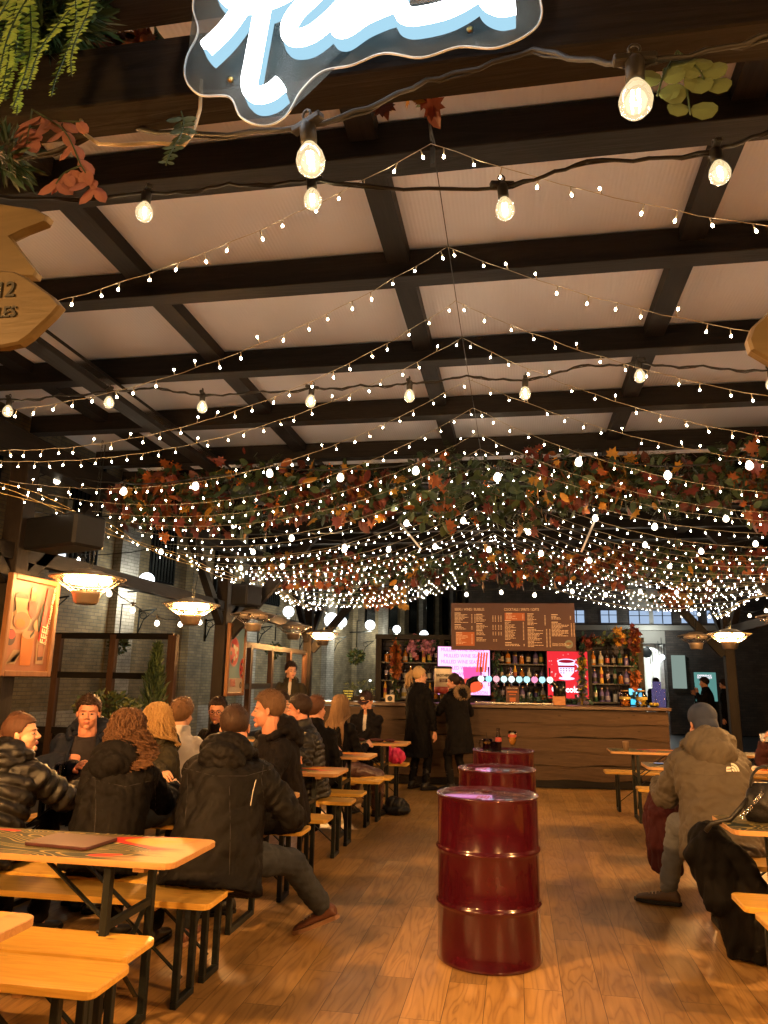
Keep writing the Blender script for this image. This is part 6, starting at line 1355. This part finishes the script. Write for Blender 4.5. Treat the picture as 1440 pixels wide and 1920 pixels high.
# ------------------------------------------------------------------ foreground: neon, greenery, arrow boards
YN = 1.24
ns = thing('neon_sign', 'white and pale blue neon script sign on a wavy edged acrylic panel with painted glare', 'neon sign', tuple(atY(690,100,YN)), 0); n0 = atY(690,100,YN)
def NP(u, v, y=0.0): p = atY(u, v, YN+(y if y > .03 else 0))-n0; return (p.x, y, p.z)
outline = [(395,-260),(375,-60),(362,10),(371,60),(350,108),(348,148),(375,178),(430,182),(452,220),(495,236),(535,218),(565,170),(605,134),(660,122),(720,100),(790,108),(860,88),(930,90),(990,64),(1015,30),(1012,-40),(1030,-260)]
def smooth(P_, n=8, closed=False):
    P_ = [np.array(p, float) for p in P_]; out = []
    for i in range(len(P_)-1):
        a = P_[max(0, i-1)]; b = P_[i]; c = P_[i+1]; d = P_[min(len(P_)-1, i+2)]
        for q in range(n): t = q/n; out.append(.5*((2*b)+(-a+c)*t+(2*a-5*b+4*c-d)*t*t+(-a+3*b-3*c+d)*t**3))
    out.append(P_[-1]); return out
ol = smooth(outline, 6); m_ = MB(); n = len(ol); V = [NP(p[0], p[1], .045) for p in ol]+[NP(p[0], p[1], .050) for p in ol]
bm = bmesh.new(); vs = [bm.verts.new(v) for v in V[:n]]; fc = bm.faces.new(vs); r_ = bmesh.ops.triangulate(bm, faces=[fc]); bm.verts.index_update(); tris = [tuple(q.index for q in f.verts) for f in bm.faces]; bm.free()
m_.add(V, tris+[tuple(i+n for i in reversed(t)) for t in tris]+[(i, (i+1) % n, n+(i+1) % n, n+i) for i in range(n)]); m_.build('backing_panel', ACRYL, ns)
m_ = MB(); m_.tube([NP(p[0], p[1], .047) for p in ol], .0026, 6); m_.build('panel_edge', EDGEW, ns)
strokes = [[(520,-120),(500,-40),(455,30),(425,70),(392,102)], [(498,20),(487,80),(478,130),(472,170),(486,188),(510,184),(530,168)], [(420,-10),(440,12),(478,22),(540,0),(610,-50)],
           [(640,-60),(600,-5),(560,35),(545,66),(556,82),(590,74),(640,30),(690,-30)], [(730,-40),(690,10),(650,50),(636,60),(650,66),(690,40),(745,20),(762,40),(790,42),(850,26),(905,-10),(930,-50)],
           [(760,-50),(745,20)], [(905,-20),(915,12),(940,26),(965,22)]]
fr = MB(); sd_ = MB()
for st_ in strokes:
    P_ = smooth(st_, 6)
    fr.tube([NP(p[0], p[1], -.014) for p in P_], .0175, 12)
    sd_.tube([NP(p[0], p[1]+3, .002) for p in P_], .0165, 12); sd_.tube([NP(p[0], p[1]+4, .012) for p in P_], .0165, 12)
fr.build('glowing_tube', NEON, ns); sd_.build('tube_side', NEONSIDE, ns)
q = MB()
for u, v in ((433,151),(881,57)): q.lathe([(.006,0),(.007,.004),(.004,.007),(.001,.0075)], NP(u, v, .045), 10, 0, True, True, None, (0,-1,0))
q.build('standoff_bolt', BRASS, ns)
o = MB().tube([p for p in [atY(152,225,1.33), atY(160,252,1.32), atY(185,270,1.31), atY(230,272,1.31), atY(290,268,1.31), atY(345,272,1.31), atY(362,250,1.31), atY(375,205,1.31), atY(378,150,1.31)]], .0042, 8).build('power_cable', WHITEWIRE); tag(o, 'white power cable drooping below the sign beam at upper left', 'cable')
# hanging greenery, left
NG = lm('bright_fern', (.45,.75,.18)); NG2 = lm('pine_green', (.03,.09,.045)); 
def fern(label, top, ln, seed, m1, m2, nsp=1, width=.02, name='hanging_fern', spread=.05, bend=0.0, kind='oval', step=.0065, leaf=.022, cat='fern'):
    rs = np.random.RandomState(seed); root = thing(name, label, cat, tuple(top)); 
    for j in range(nsp):
        ox, oy = (rs.rand(2)-.5)*spread*2; L_ = ln*rs.uniform(.75,1.05); P_ = []; d = np.array([bend+rs.uniform(-.2,.2), rs.uniform(-.2,.1), -1.0])
        for k in range(int(L_/step)+1): t = k*step/L_; P_.append(np.array([ox,oy*.5,0])+d*L_*t+np.array([.012*math.sin(t*5+j), 0, 0]))
        s_ = MB(); s_.tube(P_, .0016, 5); 
        for k, p in enumerate(P_[2:-1]):
            w_ = leaf*(1-.55*k/len(P_))*rs.uniform(.85,1.15)
            for sg in (-1, 1): put_leaf(s_, p, w_, kind, rs, 1+(k % 2 if rs.rand() < .3 else 0), d=np.array([sg*1.0, rs.uniform(-.5,.3), -.35]), nrm=(0,-1,.3))
        tag(s_.build('frond', [m2, m1, m2], root))
    return root
fern('bright green fern fronds dangling at the top left corner', atY(60,-30,1.12), .33, 31, NG, NG2, 9, spread=.09)
fern('lone bright fern frond hanging left of the sign, the longest in its clump', atY(150,-10,1.10), .26, 33, NG, NG2, 3, spread=.02, leaf=.018)
fern('grey green fern frond hanging straight down left of the neon sign', atY(372,195,1.28), .21, 34, lm('grey_green', (.08,.12,.07)), LG, 1, bend=-.02, leaf=.034, step=.0105, kind='oval')
def bush(label, c, rad, n, seed, ms, kind='needle', size=.10, name='pine_sprays', cat='pine sprays'):
    rs = np.random.RandomState(seed); root = thing(name, label, cat, tuple(c)); m_ = MB()
    for i in range(n):
        p = rs.randn(3); p /= np.linalg.norm(p); p = p*np.array(rad)*rs.rand()**.4; dd = p/np.linalg.norm(p)+rs.randn(3)*.5; put_leaf(m_, p, size*rs.uniform(.6,1.2), kind, rs, i % len(ms), d=dd)
    tag(m_.build('foliage', ms, root), kind='stuff'); return root
bush('dark pine sprays filling the top left corner behind the fern', atY(55,30,1.30), (.17,.08,.10), 1400, 35, [NG2, LG, lm('mid_pine', (.06,.15,.06))], size=.075)
bush('dark evergreen sprig below the fern at the left edge', atY(5,285,1.30), (.05,.04,.05), 220, 36, [NG2, LG], size=.06)
garland('orange and russet leaves stuffed in the gap above the sign beam', atY(150,95,1.50), atY(310,85,1.50), .035, 110, 40, 37, size=.045, berries=0)
garland('scatter of russet leaves behind the sign beam in the middle', atY(700,160,1.62), atY(860,165,1.62), .035, 22, 4, 38, size=.05, berries=0)
def spray(label, stems, seed, m_, kind, size, name, mm=None):
    rs = np.random.RandomState(seed); p0 = stems[0][0]; root = thing(name, label, 'leaf spray', tuple(p0)); s_ = MB()
    for st_ in stems:
        P_ = smooth([tuple(p-p0) for p in st_], 5); s_.tube(P_, .0018, 5, 1)
        for k, p in enumerate(P_[3:]):
            if kind == 'round':
                if k % 3: continue
            elif k % 2: continue
            for sg in (-1, 1):
                if rs.rand() < .12: continue
                dd = np.array([sg*rs.uniform(.5,1.0), rs.uniform(-.3,.2), -rs.uniform(.5,1.1)]) if kind != 'round' else np.array([sg*1.0, -.1, rs.uniform(-.5,.5)]); put_leaf(s_, p, size*rs.uniform(.8,1.15), kind, rs, 0, d=dd, nrm=(rs.uniform(-.4,.4),-1,.2))
    s_.build('leaves', [m_, mm or LG], root); return root
LPI = lm('dusty_red', (.34,.14,.12))
spray('dusty red leaf spray hanging below the beam at left', [[atY(60,205,1.27), atY(120,245,1.26), atY(152,310,1.26), atY(178,350,1.26)], [atY(60,205,1.27), atY(95,225,1.27), atY(150,228,1.27)], [atY(152,310,1.26), atY(120,325,1.26), atY(105,345,1.26)], [atY(60,205,1.28), atY(55,240,1.28), atY(50,270,1.28)]], 51, LPI, 'oval', .050, 'red_leaf_spray')
spray('round leaved eucalyptus sprig hanging beside the large globe at right', [[atY(1270,95,1.20), atY(1285,150,1.19), atY(1295,215,1.19)], [atY(1270,95,1.20), atY(1245,140,1.19), atY(1232,180,1.19)], [atY(1270,95,1.2), atY(1310,130,1.19), atY(1325,165,1.19)]], 52, lm('eucalyptus', (.17,.23,.10)), 'round', .042, 'eucalyptus_sprig')
# arrow boards
def arrow(label, pix, yy, texts, thick=.022):
    c = atY(*pix[0], yy); root = thing('arrow_board', label, 'wooden sign', tuple(c)); P_ = [((atY(u, v, yy)-c).x, (atY(u, v, yy)-c).z) for u, v in smooth(pix+[pix[0]], 4)[:-1]] if False else [((atY(u, v, yy)-c).x, (atY(u, v, yy)-c).z) for u, v in pix]
    area = sum(P_[i][0]*P_[(i+1) % len(P_)][1]-P_[(i+1) % len(P_)][0]*P_[i][1] for i in range(len(P_)))
    if area < 0: P_ = P_[::-1]
    T = (np.array([[1,0,0],[0,0,-1],[0,1,0]]), (0,0,0)); MB().prism(P_, 0, thick, T=T, ch=.004).build('board', SIGNWOOD, root)
    for s_, u, v, px in texts: p = atY(u, v, yy)-c; txt(s_, px*yy/1290, INK, root, (p.x, -thick-.001, p.z), TXTROT, align='RIGHT', bold=.0004, sx=.95)
    return root
arrow('honey wood arrow board at left edge ending in 12 and LES', [(-160,505),(40,520),(62,530),(112,566),(126,583),(112,600),(70,640),(50,654),(20,660),(-160,665)], 1.05, [('12',46,556,50),('TABLES',48,597,34)])
arrow('upper wooden arrow board at left edge with forked tail', [(-160,385),(0,392),(80,404),(103,417),(98,426),(60,440),(32,455),(42,470),(82,522),(78,530),(62,530),(-160,500)], 1.10, [])
arrow('blurred wooden board poking in at the right edge', [(1600,560),(1440,590),(1402,625),(1394,648),(1400,668),(1440,692),(1600,720)], 1.05, [])
# ------------------------------------------------------------------ outside: brick building on the left, street on the right
A = Vector((-9.3, 13.5, 0)); Bv = Vector((-4.55, 38.0, 0)); dv = (Bv-A).normalized(); ang = math.atan2(dv.y, dv.x); Lw = (Bv-A).length+44; S0 = A-dv*12
br = thing('brick_building', 'tall pale brick building with pilasters, barred windows and globe lamps on the left', 'building', tuple(S0), ang)
MB().box((Lw/2, .3, 5.0), (Lw, .6, 10.0)).build('wall', BRICK, br)
for k in range(25):
    x_ = 6.0+k*2.75; MB().box((x_, -.10, 5.0), (.62, .22, 10.0)).build('pilaster', BRICKW if k % 2 else BRICK, br)
    wx = x_+1.4
    w_ = MB(); w_.box((wx, -.02, 4.9), (.95, .06, 2.3)); wo = w_.build('window', mat('dark_window_%d' % k, (.012,.014,.016), rough=.1), br)
    b2 = MB()
    for j in range(8): b2.tube([(wx-.42+j*.12,-.08,3.8),(wx-.42+j*.12,-.08,6.0)], .018, 6)
    b2.build('window_bars', STEEL, wo)
    if k % 1 == 0:
        bk = MB(); bx = x_+.7; bk.tube([(bx,-.02,2.45),(bx,-.02,3.05)], .02, 6); bk.tube([(bx,-.02,3.0),(bx,-.5,3.05)], .02, 6); bk.tube([(bx,-.02,2.5),(bx,-.15,2.8),(bx,-.45,3.02)], .014, 6); bk.tube([(bx,-.14+.09*math.cos(a),2.90+.07*math.sin(a)) for a in np.linspace(0, 6.28, 12)[:-1]], .01, 5, closed=True); bk.build('iron_bracket', STEEL, br)
MB().box((Lw/2, -.06, .4), (Lw, .14, .8)).build('plinth_course', BRICKW, br)
def globe(label, p, r_):
    root = thing('globe_lamp', label, 'lamp', tuple(p), 0, 'white street globes'); MB().ell((0,0,0), (r_,)*3, None, 4).build('globe', STREETGLOBE, root); MB().lathe([(r_*.45,-r_*.98),(r_*.5,-r_*1.15),(.03,-r_*1.3)], (0,0,0), 12).build('fitting', STEEL, root)
    d_ = (dv.cross(Vector((0,0,1)))).normalized(); MB().tube([(0,0,-r_*1.2),(-.3,.1,-r_*1.4),(-.75,.25,-r_*1.4)], .02, 6).build('arm', STEEL, root)
    ld = bpy.data.lights.new('globe_light', 'POINT'); ld.energy = 48; ld.color = (1,.93,.72); ld.shadow_soft_size = r_*1.05; lo = bpy.data.objects.new('globe_light', ld); COL.objects.link(lo); lo.parent = root; lo.location = (.0,0,-r_*1.6)
for (u, v, Yd, r_, lab) in ((275,1088,15.5,.17,'white globe street lamp seen between the two lit heaters'),(541,1147,20.0,.15,'white globe lamp above the unlit heater'),(622,1163,22.0,.22,'largest white globe lamp above the small lit heater'),(640,1166,27,.20,'white globe just right of the largest one'),(694,1172,25,.165,'white globe lamp above the hanging baskets'),(795,1190,27,.15,'white globe lamp above the back bar flowers'),(744,1180,31,.16,'half hidden white globe left of the back bar')):
    globe(lab, atY(u, v, Yd), r_)
wl = thing('lit_window', 'small bright white window at upper left between the speaker and the lit heater', 'window', tuple(atY(108,1052,11.0))); MB().box((0,0,0), (.24,.05,.30)).build('pane', emis('cold_window', (.80,.88,1), 1.5), wl); MB().box((0,.04,0), (.30,.05,.36)).build('frame', STEEL, wl)
# hanging baskets
for (u, v, Yd, lab) in ((222,1210,12.8,'flower basket hanging behind the timber screen'),(515,1220,15.0,'dark hanging basket left of the standing young man'),(668,1232,15.5,'dark hanging basket right of the diagonal brace'),(728,1236,18.0,'furthest dark hanging basket')):
    root = bush(lab, atY(u, v, Yd), (.15,.15,.14), 260, u, [LG, LG2, LTE], 'oval', .08, 'hanging_basket', 'hanging basket'); MB().tube([(0,0,.2),(0,0,.75),(.0,.3,.78)], .012, 6).build('chain', STEEL, root)
# timber screen
sc = thing('timber_screen', 'dark timber framed glazed screen standing across the left side', 'screen wall', (-5.0,10.5,0))
for x_ in (0,-.95,-1.85,-2.75,-3.6,-4.5): MB().box((x_, 0, 1.06), (.13 if x_ == 0 else .09, .10, 2.12)).build('post', BROWNZ, sc)
for z_ in (.06,.72,1.52,2.10): MB().box((-2.3, 0, z_), (4.6, .07, .09)).build('rail', BEAMX, sc)
MB().box((-2.3, 0, 1.1), (4.5, .008, 2.0)).build('glazing', glassy('screen_glass', tint=.8), sc)
MB().box((-2.3, .02, .38), (4.5, .03, .6)).build('lower_panel', BEAMX, sc)
sc2 = thing('side_screen', 'dark timber side screen with rails beyond the pizza poster', 'screen wall', (-3.95,11.9,0))
for y_ in (-2.0,-1.0,0,1.0,2.0): MB().box((0, y_, 1.0), (.07,.10,2.0)).build('post', BROWNZ, sc2)
for z_ in (.7,1.4,2.0): MB().box((0,0,z_), (.06,4.1,.08)).build('rail', BEAM, sc2)
# planter + conifers
def conifer(label, p, h_, w_, seed, name='conifer', pot=True, ms=None):
    rs = np.random.RandomState(seed); root = thing(name, label, 'shrub', tuple(p)); MB().tube([(0,0,0),(0,0,h_*.9)], [.03,.006], 8).build('trunk', BROWNZ, root); f_ = MB()
    for i in range(1500):
        t = rs.rand()**.75; rr_ = w_*(1-t)**.8*rs.rand()**.45*(.8+.3*math.sin(t*30+i)); a = rs.rand()*6.28; p_ = np.array([rr_*math.cos(a), rr_*math.sin(a), .12*h_+t*h_*.9]); put_leaf(f_, p_, .11, 'needle', rs, i % 2, d=np.array([math.cos(a)*.5, math.sin(a)*.5, 1.2])+rs.randn(3)*.3)
    tag(f_.build('foliage', ms or [LG2, LG], root), kind='stuff')
    if pot: MB().box((0,0,.0), (.42,.42,.40), ch=.01).build('pot', BLACKP, root)
conifer('slim conifer in a pot in front of the timber screen', atY(285,1345,9.6)+Vector((0,0,-.25)), 1.15, .23, 61)
conifer('tall dark shrub behind the right hand planter', (4.35,9.6,.9), 1.5, .35, 62)
bush('olive green shrub at head height between the big man and the curly haired woman', atY(200,1325,9.2), (.45,.2,.18), 700, 63, [LG2, LG, lm('moss', (.12,.13,.03))], 'oval', .07, 'box_shrub', 'shrub')
pl = thing('corner_planter', 'tall dark timber planter box at the right edge with yellow green plants', 'planter', (4.25,8.9,0)); MB().box((0,0,.6), (1.6,1.6,1.2), ch=.01).build('box', BEAMX, pl); MB().box((0,0,1.21), (1.68,1.68,.03)).build('rim', BARTOPM, pl)
bush('yellow green foliage growing in the corner planter', (4.05,8.75,1.34), (.6,.5,.22), 900, 64, [LG2, lm('lime', (.20,.20,.04)), LG], 'oval', .08, 'planter_foliage', 'plants')
# right hand street
fb = thing('arched_building', 'dark stone building with arched lit passage and upper windows behind the bar', 'building', (0,26,0)); STONE = mat('grey_stone_render', (.20,.195,.17), rough=.8, var=.25, scale=1.2, bump=.2, bscale=6); STD = brick_mat('dark_brick', (.07,.055,.045), (.045,.038,.03), (.03,.028,.026))
ax0, ax1, az = 3.72, 4.80, 2.55
MB().box(((ax0-1.6)/2, .25, 5), (ax0+1.6, .5, 10)).build('wall', STD, fb); MB().box(((ax1+16)/2, .25, 5), (16-ax1, .5, 10)).build('wall', STD, fb); MB().box(((ax0+ax1)/2, .25, az+.3+3.7), (ax1-ax0, .5, 7.4)).build('wall', STONE, fb)
MB().box((4.3,-.10,3.35), (5.0,.20,.16)).build('cornice', STONE, fb)
pa = MB(); n = 14; pts = [(ax0+(ax1-ax0)*(.5-.5*math.cos(PI*k/n)), az+.30*math.sin(PI*k/n)) for k in range(n+1)]; WCORR = mat('white_corridor_plaster', (.75,.75,.72), rough=.6)
for k in range(4):
    yy = .6+k*2.2; m_ = MB(); 
    for i in range(n): 
        (x0, z0), (x1, z1) = pts[i], pts[i+1]; m_.beam(((x0), yy, z0), ((x1), yy, z1), .12,.14)
    m_.box((ax0+.05, yy, az/2), (.12,.14,az)); m_.box((ax1-.05, yy, az/2), (.12,.14,az)); m_.build('passage_arch', WCORR, fb)
MB().box((ax0-.08, 5, 1.4), (.1, 9.5, 2.9)).build('passage_wall', WCORR, fb); MB().box((ax1+.08, 5, 1.4), (.1, 9.5, 2.9)).build('passage_wall', WCORR, fb); MB().box(((ax0+ax1)/2, 5, 2.98), (1.3, 9.5, .06)).build('passage_ceiling', WCORR, fb); MB().box(((ax0+ax1)/2, 9.9, 1.4), (1.3,.1,2.9)).build('passage_end', STD, fb)
ck = MB(); ck.lathe([(.16,0),(.17,.03),(.15,.04),(.001,.041)], (4.18,-.05,2.55), 24, 0, True, True, None, (0,-1,0)); ck.build('clock', STEEL, fb)
for x_, z_, w_, h_ in ((4.02,3.70,.62,.42),(4.75,3.70,.55,.42),(3.05,3.72,.5,.4),(5.6,3.72,.5,.4),(6.4,3.72,.5,.4),(2.0,3.72,.5,.4)):
    wo = MB().box((x_,-.03,z_), (w_,.05,h_)).build('window', emis('cold_lit_window', (.45,.60,.85), .4), fb); q = MB(); q.box((x_,-.07,z_), (.03,.03,h_)); q.box((x_,-.07,z_+.05), (w_,.03,.02)); q.build('glazing_bars', STEEL, wo)
MB().box((5.15,-.06,1.95), (.42,.06,1.05)).build('lit_panel', emis('pale_teal_panel', (.42,.55,.48), .25), fb)
for k in range(5):
    o = thing('globe_lamp', '%s white globe of the row hanging in the arched passage' % ORD[k].replace('nearest','first'), 'lamp', (4.42+.06*k, 24.6+.9*k, 2.36-.06*k), 0, 'globes in the passage'); MB().ell((0,0,0), (.08,)*3, None, 3).build('globe', STREETGLOBE, o); MB().tube([(0,0,.08),(0,0,.6)], .01, 5).build('rod', STEEL, o)
for (loc, e_, c_) in (((4.26,29.0,2.4), 45, (.95,1,.95)), ((4.26,25.2,3.2), 30, (.95,1,.95)),): 
    ld = bpy.data.lights.new('passage_fill_light', 'POINT'); ld.energy = e_; ld.color = c_; ld.shadow_soft_size = .15; lo = bpy.data.objects.new('passage_fill_light', ld); COL.objects.link(lo); lo.location = loc  # bare point lights added to brighten the arches, no fittings here
an = thing('advert_panel', 'teal illuminated poster panel on the street at right', 'sign', (4.62,20.2,0)); MB().box((0,0,1.5), (.50,.08,.70)).build('display', emis('teal_panel', (.16,.42,.38), .3), an); MB().box((0,.06,.8), (.56,.08,1.6)).build('stand', STEEL, an); txt('EXPERIENCE\nTHE MARKET', .06, WHE, an, (-.02,-.045,1.74), TXTROT)
def silhouette(label, p, rot, s_, hd, sd_): 
    person(label, p[0], p[1], rot, stand=True, s=s_, g=1.0, lean=4, head=hd, skin=S4, hands=[(-.12,.22,1.35),(.16,.25,1.30)] if 'arms' in label else [(-.2,.05,.8),(.2,.05,.8)], hair=dict(style='short', mat=H_DARK, len=.03, n=120, vol=.01), jacket=dict(mat=C_BLACKC, thick=.03, vox=.016), trousers=C_BLACKT, seedn=sd_, vox=.016, hvox=.008, back_only=True)
silhouette('dark figure standing in front of the arched passage', (3.75,22.0), 0, 1.0, (20,0,0), 71)
silhouette('dark figure with raised arms in front of the teal panel', (4.33,18.8), R(80), 1.0, (0,-10,0), 72)
silhouette('dark figure right of the teal panel near the post', (4.78,18.9), R(60), .98, (0,-10,0), 73)
# small lights on the beer wall behind left window
wlg = thing('lit_plant_shelf', 'low planter shelf with tiny candle lights seen left of the leaf pillar', 'planter', tuple(atY(688,1300,14.8))); MB().box((0,0,-.10), (.9,.22,.12), ch=.01).build('trough', BEAMX, wlg)
for k, (u, v) in enumerate(((676,1296),(694,1276),(709,1285),(725,1276))): p = atY(u, v, 14.7)-atY(688,1300,14.8); MB().ell(tuple(p), (.022,)*3, None, 2).build('candle', emis('candle_%d' % k, (.95,1,.9), 3), wlg)
m_ = MB(); rs = np.random.RandomState(3)
for i in range(300): put_leaf(m_, (rs.uniform(-.42,.42), rs.uniform(-.1,.1), rs.uniform(-.05,.2)), .09, 'needle', rs, 0, d=rs.randn(3)+np.array([0,0,1.2]))
tag(m_.build('plants', LG2, wlg), kind='stuff')
